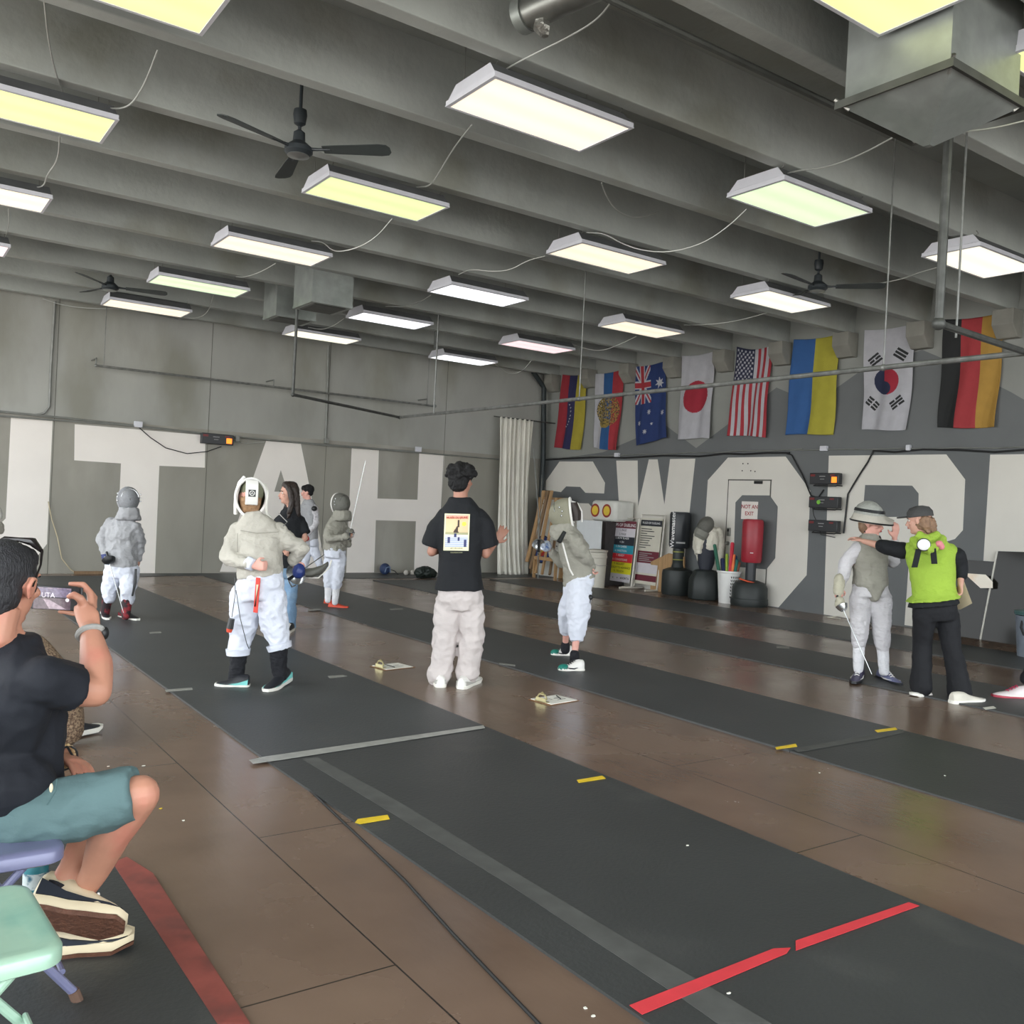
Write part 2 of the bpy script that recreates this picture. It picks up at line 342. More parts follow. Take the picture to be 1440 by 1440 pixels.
ftpx([(1230, 1027), (1259, 1023), (1262, 1026), (1234, 1030)], m_yel, 'short yellow tape at the right edge of the second mat', group='short yellow tape marks')
ftpx([(1115, 1053), (1230, 1033), (1270, 1026), (1272, 1030), (1236, 1038), (1122, 1058)], m_gry, 'worn grey tape across the second mat between two yellow marks', z=.0125)
ftpx([(1382, 995), (1397, 993), (1401, 996), (1386, 998)], m_wht, 'small white tape patch near the pink-laced sneaker', z=.0125)
for px, l in (([(433, 857), (450, 856), (452, 858), (434, 859)], 'small white tape mark beside the red-shoed fencer'),
              ([(461, 951), (482, 949), (488, 951), (464, 954)], 'white tape dash on the mat right of the fencer with black socks'),
              ([(232, 970), (270, 967), (271, 970), (234, 973)], 'faint white tape dash on the mat left of the fencer with black socks'),
              ([(210, 889), (226, 888), (227, 890), (211, 891)], 'small white tape dash beside the far-left fencer'),
              ([(702, 932), (725, 935), (724, 937), (702, 934)], 'white chalk dash on the mat right of the man in the black T-shirt'),
              ([(548, 856), (566, 855), (567, 857), (549, 858)], 'white tape mark on the far mat left of the man in the black T-shirt'),
              ([(1092, 909), (1110, 909), (1110, 912), (1092, 911)], 'white tape mark on the mat left of the flipped-mask fencer')):
    ftpx(px, m_wdl, l)
ftpx([(158, 1213), (178, 1205), (215, 1228), (352, 1440), (306, 1440)], m_redo, 'worn dark red tape bordering the mat under the chairs', z=.0105)
rb = [onz(x, y, .001) for x, y in ((425, 1102), (470, 1145), (570, 1240), (640, 1318), (720, 1402), (790, 1475))]
tag(MB().tube([p+V((0, 0, .003)) for p in rb], .0055, 6).build('floor_cable', m_dark, base=rb[2]), 'thin black cable lying on the brown floor beside the nearest mat', 'cable')
rnd = random.Random(3)
for (x, y, l) in ((258, 1154, 'white paper scrap on the floor right of the seated man'), (226, 1137, 'tiny yellow scrap on the floor right of the seated knee'), (202, 1077, 'tiny pale crumb on the floor between man and mat'),
                  (834, 1429, 'pale wood flake on the floor by the red tape'), (823, 1418, 'small pale flake cluster by the red tape end'), (152, 1078, 'small crumb near the man with the phone'),
                  (1152, 1087, 'white scrap on the brown floor between first and second mats'), (967, 1189, 'white crumb on the middle of the nearest mat'), (1329, 1091, 'thin white scrap on the second mat'), (1025, 1397, 'grey pebble on the nearest mat below the red tape')):
    p = onz(x, y, .0125 if y not in (1154, 1137, 1077, 1429, 1418) else .001); n = 6; a = rnd.random()*6
    pts = [(p.x+(.008*math.cos(a+2*PI*k/n))*rnd.uniform(.5, 1.2), p.y+.006*math.sin(a+2*PI*k/n)*rnd.uniform(.5, 1.2)) for k in range(n)]
    tag(MB().prism([V((q[0], q[1], p.z)) for q in pts], (0, 0, .002)).build('paper_scrap', m_yel if 'yellow' in l else m_wht, base=p, angle=0), l, 'scrap')

# clipboards
m_board = mat('brown hardboard', (128, 92, 58), .6); m_paper = mat('white paper', (232, 230, 222), .7, var=.03); m_brass = mat('clip metal', (205, 196, 150), .3, .8)
def clipboard(px, ang, label):
    c = onz(*px, 0); r = empty('clipboard', c, label, 'clipboard'); X = V((math.cos(ang), math.sin(ang), 0)); Y = V((-math.sin(ang), math.cos(ang), 0)); R = (X, Y, UZ)
    MB().box(c+UZ*.003, (.32, .23, .004), R).build('board', m_board, parent=r, bev=.002)
    MB().box(c+UZ*.007-X*.0+Y*.0, (.28, .216, .004), R).mat(1).box(c+X*.05+Y*.02+UZ*.0095, (.06, .006, .001), R).box(c+X*.05-Y*.03+UZ*.0095, (.09, .004, .001), R).box(c-X*.02+Y*.05+UZ*.0095, (.004, .1, .001), R).build('paper', [m_paper, m_dark], parent=r)
    k = MB(); o = c-X*.13+UZ*.01
    k.box(o, (.03, .13, .006), R); k.box(o-X*.012+UZ*.012, (.006, .1, .03), R); k.tube([o+Y*.05+UZ*.02, o+Y*.03+UZ*.05, o-Y*.03+UZ*.05, o-Y*.05+UZ*.02], .006, 6)
    k.tube([o+Y*.03+UZ*.045, o+UZ*.065, o-Y*.03+UZ*.045], .006, 6)
    k.build('clip', m_brass, parent=r)
    return c, R
c, R = clipboard((552, 938), .15, 'clipboard with white paper on the floor left of the man in the black T-shirt')
p = c+R[1]*.0+UZ*.014-R[0]*.03; tag(MB().tube([p-R[1]*.07, p+R[1]*.06], .004, 6).tube([p+R[1]*.06, p+R[1]*.075], [.004, .001], 6).build('pen', m_dark, base=p), 'dark pen lying on the left clipboard', 'pen')
c, R = clipboard((779, 985), .15, 'clipboard with white paper and gold clip in front of the teal-toed sneakers')
p = c+R[0]*.07+UZ*.014+R[1]*.02; tag(MB().tube([p-R[0]*.03-R[1]*.05, p+R[0]*.03+R[1]*.05], .004, 6).build('pen', m_dark, base=p), 'dark pen lying on the right clipboard', 'pen')
# ================================================================ ceiling lights
m_house = mat('white enamel housing', (205, 206, 214), .45, .1, var=.05)
m_wire = mat('pale flexible conduit', (176, 178, 174), .45, .5, var=.1)
def lens(name, c, e):
    m = bpy.data.materials.new(name); m.use_nodes = True; nt = m.node_tree; N = nt.nodes; L = nt.links; b = N['Principled BSDF']
    tc = N.new('ShaderNodeTexCoord'); sp = N.new('ShaderNodeSeparateXYZ'); L.new(tc.outputs['Object'], sp.inputs[0])
    # two tubes behind the lens: brighter lengthwise bands
    m1 = N.new('ShaderNodeMath'); m1.operation = 'MULTIPLY'; m1.inputs[1].default_value = 22; L.new(sp.outputs['Y'], m1.inputs[0])
    m2 = N.new('ShaderNodeMath'); m2.operation = 'COSINE'; L.new(m1.outputs[0], m2.inputs[0])
    m3 = N.new('ShaderNodeMapRange'); m3.inputs[1].default_value = -1; m3.inputs[2].default_value = 1; m3.inputs[3].default_value = e*1.0; m3.inputs[4].default_value = e*.86; L.new(m2.outputs[0], m3.inputs[0])
    b.inputs['Base Color'].default_value = lin(c); b.inputs['Roughness'].default_value = .4
    b.inputs['Emission Color'].default_value = lin(c); L.new(m3.outputs[0], b.inputs['Emission Strength'])
    return m
LE = 0.72
LC = dict(green=lens('green tinted lens', (220, 236, 168), LE*.95), lime=lens('yellow green lens', (233, 239, 160), LE*.95), warm=lens('warm lens', (255, 240, 214), LE*.92), cream=lens('cream lens', (252, 246, 222), LE*1.05),
          white=lens('bright white lens', (250, 252, 255), LE*1.6), pink=lens('pink lens', (250, 218, 220), LE*1.0), mint=lens('mint lens', (214, 238, 192), LE*1.0), beige=lens('beige lens', (248, 234, 206), LE*1.0))
ZL = 4.17; LW, LD, LH = 1.19, .60, .12
def fixture(c, lm):
    r = empty('ceiling_light', c, '', 'light', 'suspended fluorescent ceiling lights')
    mb = MB(); x, y = LW/2, LD/2
    def rg(dx, dy, z): return [c+V((sx*(x-dx), sy*(y-dy), z)) for sx, sy in ((-1, -1), (1, -1), (1, 1), (-1, 1))]
    mb.loft([rg(0, 0, .0), rg(0, 0, .03), rg(.008, .015, .035), rg(.02, .09, LH), rg(.03, .1, LH+.004)])
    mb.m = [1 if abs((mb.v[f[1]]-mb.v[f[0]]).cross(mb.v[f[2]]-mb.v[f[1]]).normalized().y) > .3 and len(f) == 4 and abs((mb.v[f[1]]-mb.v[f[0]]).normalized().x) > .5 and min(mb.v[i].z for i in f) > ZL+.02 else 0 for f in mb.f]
    mb.build('housing', [m_house, mat('painted shade side', (104, 106, 108), .5, .3, var=.15)], parent=r, angle=20)  # long sides get a darker grey to paint in their shade, ends stay white
    mb = MB(); mb.loft([rg(-.003, -.003, 0), rg(-.003, -.003, -.008), rg(.022, .022, -.010), rg(.024, .024, -.002)], caps=False)
    mb.build('lens_frame', m_house, parent=r, angle=20)
    mb = MB(); mb.loft([rg(.02, .02, -.004), rg(.02, .02, -.006)]); mb.build('lens', lm, parent=r, angle=0)
    for sx in (-1, 1): MB().tube([c+V((sx*(x-.06), .17, .1)), c+V((sx*(x-.06), .17, ZC-c.z+.01))], .004, 6).build('hanger', m_steel, parent=r)
    for sx in (-1, 1): MB().tube([c+V((sx*(x-.06), -.19, .1)), c+V((sx*(x-.06), -.24, .13)), c+V((sx*(x-.06), -.22, .16))], .005, 5).build('clip', m_steel, parent=r)
    return r
LP = [((815, 213), 'warm', 'warm ceiling light nearest the middle, large and just above the room centre'), ((587, 311), 'green', 'green-tinted ceiling light in front of the big ceiling fan'),
      ((1145, 319), 'mint', 'pale green ceiling light right of centre, below the silver duct'), ((438, 374), 'warm', 'warm white ceiling light just above the paired central ducts'),
      ((884, 385), 'beige', 'beige ceiling light in the third column, right of centre'), ((331, 418), 'mint', 'mint green ceiling light right of the far left fan'),
      ((707, 431), 'white', 'bright white ceiling light above the cropped black hair'), ((1113, 440), 'cream', 'white ceiling light beside the fan on the right'),
      ((923, 475), 'warm', 'white ceiling light above the Japanese and Australian flags'), ((255, 446), 'warm', 'warm narrow-looking ceiling light under the far left fan'),
      ((583, 463), 'white', 'bright white ceiling light right of the paired ducts'), ((487, 484), 'cream', 'dim cream ceiling light under the paired ducts'),
      ((676, 514), 'white', 'farthest bright ceiling light, low above the curtain side'), ((779, 497), 'pink', 'pink-tinted ceiling light left of the Venezuelan flag'),
      ((1382, 391), 'cream', 'yellowish ceiling light at the right edge above the German flag'), ((143, 201), 'lime', 'yellow-green ceiling light at the upper left, lit end in view'),
      ((60, 299), 'beige', 'beige ceiling light at the left edge, second down'), ((6, 361), 'pink', 'tiny end of a ceiling light at the left edge, lowest'),
      ((284, 49), 'lime', 'large yellow-green ceiling light cut by the top edge, left'), ((1235, 50), 'lime', 'large greenish ceiling light cut by the top edge, right')]
first = None
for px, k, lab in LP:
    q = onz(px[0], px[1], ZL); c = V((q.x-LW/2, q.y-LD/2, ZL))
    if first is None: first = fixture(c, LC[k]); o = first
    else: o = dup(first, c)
    o['label'] = lab
    for ch in [x for x in SC.objects if x.parent == o]:
        if ch.name.startswith('lens') and not ch.name.startswith('lens_frame') and o is not first:
            ch.data = ch.data.copy(); ch.data.materials[0] = LC[k]
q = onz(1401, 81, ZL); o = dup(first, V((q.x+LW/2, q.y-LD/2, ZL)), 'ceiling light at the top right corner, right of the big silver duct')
for ch in [x for x in SC.objects if x.parent == o]:
    if ch.name.startswith('lens') and not ch.name.startswith('lens_frame'): ch.data = ch.data.copy(); ch.data.materials[0] = LC['lime']
def cable(px, z0, z1, label, r=.006, m=None, name='power_cable', cat='cable', n=6, group='slack cables between the ceiling lights'):
    d0 = (z0-1.45)/ray(*px[0]).z; d1 = (z1-1.45)/ray(*px[-1]).z; k = len(px)-1
    pts = [at(x, y, d0+(d1-d0)*i/k) for i, (x, y) in enumerate(px)]
    # smooth the polyline
    P = pts
    for _ in range(2):
        Q = [P[0]]
        for i in range(len(P)-1): Q += [P[i].lerp(P[i+1], .25), P[i].lerp(P[i+1], .75)]
        Q.append(P[-1]); P = Q
    return tag(MB().tube(P, r, n).build(name, m or m_wire, base=pts[0]), label, cat, group)
Z4 = 4.4; ZT = 4.29
for px, a, b_, l in (([(62, 0), (68, 60), (80, 110), (96, 148)], 4.4, ZT, 'white cable dropping to the upper left ceiling light'),
    ([(222, 70), (205, 115), (188, 144), (172, 153), (148, 152)], ZB, ZT, 'white cable from the beam to the back of the upper left light'),
    ([(84, 190), (82, 225), (66, 246), (62, 262), (48, 264)], ZT, ZT, 'cable from the upper left light to the second left-edge light'),
    ([(12, 293), (13, 320), (2, 345)], ZT, ZT, 'short cable at the left edge between two lights'),
    ([(862, 0), (840, 28), (800, 52), (755, 74), (720, 92), (700, 105)], 4.4, ZT, 'cable from the ceiling pipe at the top to the warm middle light'),
    ([(664, 175), (640, 205), (622, 235), (606, 262), (586, 263)], ZT, ZT, 'cable from the warm middle light to the green light'),
    ([(552, 307), (530, 333), (505, 348), (480, 354), (466, 352), (455, 340), (438, 339)], ZT, ZT, 'cable from the green light to the warm one above the ducts'),
    ([(388, 370), (368, 382), (345, 390), (332, 389)], ZT, ZT, 'cable from the light above the ducts to the mint light'),
    ([(300, 415), (295, 435), (284, 446), (268, 448), (250, 443)], ZT, ZT, 'cable from the mint light to the narrow light below'),
    ([(1050, 294), (1025, 318), (990, 342), (945, 355), (905, 353), (875, 343), (850, 328), (825, 327)], ZT, ZT, 'long cable from the pale green light to the beige light'),
    ([(1258, 192), (1210, 218), (1165, 235), (1120, 240), (1100, 246)], 4.0, ZT, 'cable from the big duct to the pale green light'),
    ([(767, 360), (742, 366), (718, 380), (690, 382), (662, 378), (645, 386)], ZT, ZT, 'cable from the beige light to the bright white light'),
    ([(606, 415), (590, 425), (570, 431), (542, 431)], ZT, ZT, 'cable from the bright white light to the next bright light'),
    ([(484, 448), (466, 460), (450, 464), (430, 459), (415, 461)], ZT, ZT, 'cable from the light right of the ducts to the dim cream light'),
    ([(1078, 440), (1050, 448), (1020, 454), (985, 457), (962, 457)], ZT, ZT, 'cable between the two white lights on the right'),
    ([(895, 473), (870, 485), (845, 494), (822, 490), (805, 484)], ZT, ZT, 'cable from the white light to the pink light'),
    ([(748, 506), (735, 522), (718, 527), (706, 520), (694, 510)], ZT, ZT, 'cable from the pink light to the farthest light'),
    ([(1318, 376), (1290, 384), (1270, 392), (1240, 398), (1200, 405), (1165, 404)], ZT, ZT, 'cable from the right edge light past the fan'),
    ([(60, 420), (90, 430), (130, 434), (170, 434)], ZT, ZT, 'thin cable hanging along the back wall top, left'),
    ([(1440, 170), (1400, 180), (1350, 186), (1310, 188)], 4.0, 3.95, 'cable running off the big duct to the right edge'),
    ([(846, 257), (852, 275), (864, 294), (886, 306), (905, 305), (925, 298)], ZB, 4.45, 'loose grey cable end curling down from a beam at centre')):
    cable(px, a, b_, l)

# ================================================================ fans
m_fan = mat('dark fan enamel', (44, 50, 54), .45, var=.1); m_blade = mat('dark fan blade', (58, 64, 64), .6, var=.15)
def fan(c, rot, label):
    r = empty('ceiling_fan', c, label, 'fan', 'ceiling fans')
    top = ZC-c.z
    MB().tube([c+UZ*.1, c+UZ*top], .014, 10).build('downrod', m_fan, parent=r)
    MB().lathe([(.015, .17), (.045, .19), (.055, .26), (.05, .3), (.015, .31)], c, 18).build('canopy', m_fan, parent=r)
    MB().lathe([(.02, .14), (.045, .12), (.05, .05), (.075, .03), (.11, .0), (.112, -.035), (.09, -.055), (.05, -.07), (.0, -.072)], c, 26).build('motor', m_fan, parent=r)
    MB().lathe([(.0, -.074), (.085, -.06), (.088, -.066), (.0, -.085)], c, 26).build('cap', mat('fan trim', (150, 152, 150), .3, .7), parent=r)
    for k in range(3):
        a = rot+k*2*PI/3; d = V((math.cos(a), math.sin(a), 0)); s = V((-math.sin(a), math.cos(a), 0))
        up = (UZ*math.cos(.22)+s*math.sin(.22)); sd = (s*math.cos(.22)-UZ*math.sin(.22))
        mb = MB(); rings = []
        for t, w in ((.20, .045), (.3, .055), (.5, .065), (.66, .075), (.72, .065), (.745, .03)):
            p = c+d*t-UZ*.012+UZ*.0; rings.append([p-sd*w-up*.003, p+sd*w-up*.003, p+sd*w+up*.003, p-sd*w+up*.003])
        b = mb.loft(rings).build('blade', m_blade, parent=r)
        MB().tube([c+d*.08-UZ*.01, c+d*.16-UZ*.012, c+d*.26-UZ*.01], [.016, .012, .012], 8).build('blade_arm', m_fan, parent=b)
    return r
def fanat(x, y, z, rot, l): return fan(onz(x, y, z), rot, l)
fanat(420, 208, 4.2, -.72, 'large dark ceiling fan left of centre, three blades in view')
for o in [x for x in SC.objects if x.name.startswith('ceiling_fan')]: pass
fanat(155, 402, 4.22, -.22, 'small-looking dark ceiling fan far left above the white T')
fanat(1150, 402, 4.2, 1.2, 'dark ceiling fan on the right beside the white light, near the flags')

# ================================================================ ducts
m_duct = mat('galvanised duct', (150, 155, 152), .42, .55, var=.18, scale=4, c2=(132, 138, 134), c2s=2.5, c2t=.55, bump=.06, bscale=12)
m_ductd = mat('dull dark duct edge', (74, 76, 72), .6, .3, var=.2)
zr = 3.86
P = [onz(1184, 152, zr), onz(1280, 198, zr), onz(1438, 155, zr), onz(1340, 95, zr)]
x0, x1, y0, y1 = P[0].x, (P[1].x+P[2].x)/2, (P[2].y+P[3].y)/2, (P[0].y+P[1].y)/2
c = V(((x0+x1)/2, (y0+y1)/2, zr)); hx, hy = (x1-x0)/2, (y1-y0)/2
r = empty('air_diffuser', c, 'big square silver duct box with sloped diffuser at the top right', 'duct')
def rect(c, hx, hy, z): return [V((c.x+sx*hx, c.y+sy*hy, z)) for sx, sy in ((-1, -1), (1, -1), (1, 1), (-1, 1))]
MB().loft([rect(c, hx-.01, hy-.01, zr+.02), rect(c, hx-.01, hy-.01, ZC)]).build('duct_box', m_duct, parent=r, angle=0)
MB().loft([rect(c, hx, hy, zr), rect(c, hx+.03, hy+.03, zr-.01), rect(c, hx+.03, hy+.03, zr+.035), rect(c, hx, hy, zr+.035)], caps=False).build('rim', m_ductd, parent=r, angle=0)
MB().loft([rect(c, hx, hy, zr+.004), rect(c, .02, .02, zr-.22)]).build('deflector', m_duct, parent=r, angle=0)
for i, (sx, sy) in enumerate(((-1, -1), (1, -1), (1, 1), (-1, 1))):
    q = c+V((sx*(hx+.03), sy*(hy+.03), 0)); MB().tube([q+UZ*.05, q-V((0, 0, .012))+V((-sx*.06, -sy*.06, 0))], .012, 6).build('corner_bracket', m_steel, parent=r)
def ductbox(px, z, w, l, label, name='ceiling_duct'):
    q = onz(px[0], px[1], z); mb = MB(); b = V((q.x+w/2, q.y+l/2, z))
    r = empty(name, b, label, 'duct', 'paired ducts')
    mb.loft([rect(b, w/2, l/2, z), rect(b, w/2, l/2, ZC)]).build('duct_body', m_duct, parent=r, angle=0)
    MB().loft([rect(b, w/2+.006, l/2+.006, z+.0), rect(b, w/2+.006, l/2+.006, z+.03)], caps=False).build('flange', m_duct, parent=r, angle=0)
    MB().loft([rect(b, w/2-.05, l/2-.05, z+.004), rect(b, w/2-.07, l/2-.07, z-.01)]).build('grille', m_ductd, parent=r, angle=0)
ductbox((438.5, 424), 3.9, .56, .62, 'square silver duct outlet, right one of the two at centre left')
ductbox((388, 443), 3.9, .58, .5, 'square silver duct outlet, left and lower one of the two at centre left')
# spiral duct elbow
z = 4.45; a = onz(850, -30, z); b_ = onz(742, 18, z)
r = empty('round_duct', b_, 'round silver spiral duct with a crumpled end at the top centre', 'duct')
dv = (b_-a).normalized(); pts = [a-dv*1.2+dv*t*(b_-a+dv*1.2).length/30 for t in range(31)]; rr = [.10*(1.02 if k % 4 == 0 else 1) for k in range(31)]
MB().tube(pts, rr, 20).build('spiral_tube', mat('spiral duct', (132, 134, 130), .35, .75, var=.2), parent=r, angle=25)
mb = MB(); mb.tube([b_-dv*.02, b_+dv*.05], [.112, .112], 20); mb.build('collar', m_duct, parent=r)
mb = MB(); q = b_-dv*.12; mb.loft([[q+V((.05*math.cos(t), .05*math.sin(t), -.06)) for t in [k*PI/3 for k in range(6)]], [q+V((.045*math.cos(t), .06*math.sin(t), -.13)) for t in [k*PI/3 for k in range(6)]], [q+V((.02*math.cos(t)+.03, .03*math.sin(t), -.17)) for t in [k*PI/3 for k in range(6)]]])
mb.build('foil_wrap', mat('crumpled foil', (170, 170, 164), .3, .8, var=.3, bump=.6, bscale=30), parent=r, angle=10)
# conduit along the beam at the top
p0, p1 = onz(860, 0, 4.27), onz(1206, 167, 4.27)
tag(MB().tube([p0-V((3, 0, 0)), V((p0.x, p0.y, 4.27)), V((p1.x, p0.y, 4.27))], .022, 8).build('ceiling_pipe', m_ductd, base=p0), 'dark straight pipe under the beams running to the big diffuser', 'pipe')

# ================================================================ hanging pipe frames
m_pipe = mat('weathered steel pipe', (128, 130, 128), .45, .6, var=.25, scale=12); m_pipe_d = mat('dark steel pipe', (84, 86, 84), .5, .5, var=.25, scale=12)
z = 2.8; A1, A2, A3, A4 = onz(1444, 496, z), onz(610, 581, z), onz(562, 587, z), onz(412, 555, z)
B1 = onz(1320, 455, z)
fr = empty('suspended_rail', A2, 'long suspended steel pipe rail crossing in front of the flags', 'pipe')
dirY = (A1-A3).normalized()
MB().tube([A1+dirY*.4, A3], .024, 10).build('long_rail', m_pipe, parent=fr)
MB().tube([A3, A4], .022, 10).build('far_rail', m_pipe_d, parent=fr)
MB().tube([B1, A1, A1+(A1-B1)*.6], .024, 10).build('near_rail', m_pipe_d, parent=fr)
t4 = at(424, 463, depth(A4)); t4 = A4+(t4-A4)*((ZB+.05-A4.z)/(t4.z-A4.z)); t4 = V((A4.x, A4.y, ZB+.3))
MB().tube([A4, t4], .02, 10).build('far_post', m_pipe_d, parent=fr)
MB().tube([B1, V((B1.x, B1.y, ZC))], .03, 10).build('near_post', m_pipe_d, parent=fr)
MB().sph(B1, .045).sph(A1, .03).sph(A3, .03).sph(A4, .03).build('elbow_fitting', m_pipe_d, parent=fr)
MB().tube([A2, V((A2.x, A2.y, ZC))], .012, 8).build('hanger_rod', m_pipe, parent=fr)
for px, py in ((772, 550), (1243, 512)):
    q = onz(px, py+5, z); q.x = A1.x+(q.y-A1.y)*(A3.x-A1.x)/(A3.y-A1.y); MB().tube([q, V((q.x, q.y, ZC))], .007, 8).build('hanger_rod', m_pipe, parent=fr); MB().sph(q, .03).build('clamp', m_pipe, parent=fr)
qq = at(1345, 462, depth(B1)*.5+depth(A1)*.5); qq.z = z; MB().tube([qq, V((qq.x, qq.y, ZC))], .008, 8).build('hanger_rod', m_pipe, parent=fr)
Yp = 15.75
c0, c1 = ony(135, 513, Yp), ony(612, 572, Yp); c0.z = c1.z = (c0.z+c1.z)/2
fr = empty('hanging_pipe_rail', c0, 'thin horizontal pipe rail along the bare concrete back wall', 'pipe')
MB().tube([c0, c1], .02, 10).build('rail', m_pipe, parent=fr); MB().sph(c1, .03).sph(c0, .026).build('end_cap', m_pipe, parent=fr)
for x in (124, 385, 602):
    q = ony(x, 535, Yp); q.z = c0.z; q.x = max(q.x, c0.x)
    MB().tube([q+UZ*.0, q+UZ*.12, V((q.x, YB, q.z+.12))], .012, 6).build('wall_bracket', m_pipe, parent=fr)
for x, yt in ((145, 440), (602, 520)):
    q = ony(x, 535, Yp); q.z = c0.z; q.x = max(q.x, c0.x); MB().tube([q, V((q.x, q.y, ZB+.1))], .006, 6).build('hanger_rod', m_pipe, parent=fr)
q = ony(612, 572, 13.0); tq = onz(614, 466, ZB); tag(MB().tube([V((tq.x, tq.y, ZB+.1)), V((tq.x, tq.y, ZB-.28))], .035, 10).build('pipe_stub', m_pipe_d, base=tq), 'short thick dark pipe stub hanging above the far bright light', 'pipe')

# wall conduit
def wallrun(px, f, off, r, m, label, name='wall_conduit', cat='conduit', n=8, group=None):
    pts = [f(x, y)+off for x, y in px]; return tag(MB().tube(pts, r, n).build(name, m, base=pts[0]), label, cat, group)
ob, orr = V((0, -.03, 0)), V((-.03, 0, 0))
m_cond = mat('grey painted conduit', (132, 134, 130), .5, .3, var=.15); m_blk = mat('black cable', (30, 31, 33), .6)
wallrun([(-40, 575), (0, 579), (100, 589), (193, 599), (300, 612), (400, 621), (500, 629), (590, 636)], ony, ob, .018, m_cond, 'long grey conduit above the white UTAH letters, upper run')
wallrun([(-40, 582), (60, 590), (160, 597), (290, 610), (450, 626), (590, 637), (700, 646)], ony, V((0, -.07, 0)), .014, m_cond, 'second thinner conduit just under the long grey run on the back wall')
wallrun([(77, 424), (71, 520), (69, 572), (62, 581), (50, 584)], ony, ob, .02, m_cond, 'vertical conduit bending at the left of the back wall')
wallrun([(461, 487), (459, 560), (457, 618)], ony, ob, .022, m_cond, 'vertical pale conduit dropping to the junction right of the A')
wallrun([(-40, 393), (60, 412), (120, 427), (246, 451)], ony, V((0, -.2, 0)), .012, m_cond, 'thin conduit high on the back wall under the last beam, left')
wallrun([(250, 452), (300, 452), (352, 449)], ony, V((0, -.2, 0)), .008, m_cond, 'thin tube high on the back wall left of the ducts')
for i, (x, y, f, l) in enumerate(((193, 597, ony, 'small white socket box above the crossbar of the T'), (586, 632, ony, 'small white socket box above the H'), (457, 620, ony, 'small grey junction box right of the A'), (332, 617, ony, 'tiny grey junction box right of the scoring box'))):
    q = f(x, y); tag(MB().box(q+V((0, -.06, 0)), (.13 if i < 2 else .08, .06, .1)).build('electrical_box', m_house if i < 2 else m_cond, base=q, bev=.006), l, 'electrical box')
for i, (x, y, l) in enumerate(((1161, 631, 'white socket box on the cable run above the wall scoring boxes'), (870, 640, 'white socket box on the black cable run below the eagle flag'), (1280, 630, 'tiny white box on the cable run below the Korean flag'))):
    q = onx(x, y); tag(MB().box(q+V((-.04, 0, 0)), (.06, .12 if i < 2 else .06, .08)).build('electrical_box', m_house, base=q, bev=.006), l, 'electrical box')
def wavy(x0, x1, y0, y1, n, a, ph): return [(x0+(x1-x0)*i/n, y0+(y1-y0)*i/n+a*math.sin(i*1.9+ph)) for i in range(n+1)]
wallrun([(765, 647), (800, 645), (845, 643), (880, 644), (935, 641), (985, 642), (1020, 638), (1048, 639), (1080, 637), (1112, 637)], onx, orr, .016, m_blk, 'black cable run sagging along the wall above the S, W and O')
wallrun(wavy(765, 1130, 644, 632, 16, .8, 0), onx, orr, .009, m_cond, 'thin grey conduit line above the black cable run, left half')
wallrun(wavy(1113, 1480, 633, 629, 14, .5, 0), onx, orr, .009, m_cond, 'thin grey conduit line above the scoring boxes and R')
wallrun([(1230, 634), (1260, 636), (1300, 632), (1350, 633), (1400, 636), (1440, 633), (1480, 632)], onx, orr, .014, m_blk, 'black cable run above the R and the right edge letter')
wallrun([(1108, 638), (1115, 640), (1130, 668), (1142, 697), (1152, 700), (1160, 689)], onx, orr, .011, m_blk, 'black cable drooping from the run to the left of the scoring boxes')
wallrun([(1230, 634), (1222, 650), (1212, 665), (1204, 678), (1194, 695), (1188, 750)], onx, orr, .013, m_blk, 'black cable drooping from the run to the right of the scoring boxes')
wallrun([(193, 600), (210, 615), (232, 630), (262, 638), (290, 635), (310, 628)], ony, V((0, -.05, 0)), .008, m_blk, 'black cord swagged across the T to the scoring box')
wallrun([(67, 705), (72, 730), (80, 755), (86, 785), (98, 800), (106, 806)], ony, V((0, -.05, 0)), .008, mat('cream cord', (190, 178, 150), .6), 'pale cord hanging down the wall between U and T')
wallrun([(322, 620), (345, 624), (370, 622)], ony, V((0, -.05, 0)), .006, m_wire, 'short pale wire right of the scoring box')
# dark corner pipe
pp = [ony(750, 523, 15.9), ony(765, 545, 15.98), ony(764, 640, 15.98), V((ony(764, 640, 15.98).x, 15.98, 0))]
pp = [V((min(p.x, XR-.06), p.y, p.z)) for p in pp]
tag(MB().tube(pp, .055, 12).build('drain_pipe', mat('dark teal pipe', (46, 54, 56), .5, .2), base=pp[-1]), 'dark vertical drain pipe in the room corner beside the curtain', 'pipe')
q0, q1 = ony(700, 586, 15.8), ony(765, 588, 15.8)
tag(MB().tube([V((10.6, 15.8, q0.z)), V((XR, 15.8, q0.z))], .012, 8).build('curtain_rod', m_pipe_d, base=V((XR, 15.8, q0.z))), 'thin curtain rod reaching from the curtain to the corner', 'curtain rod')
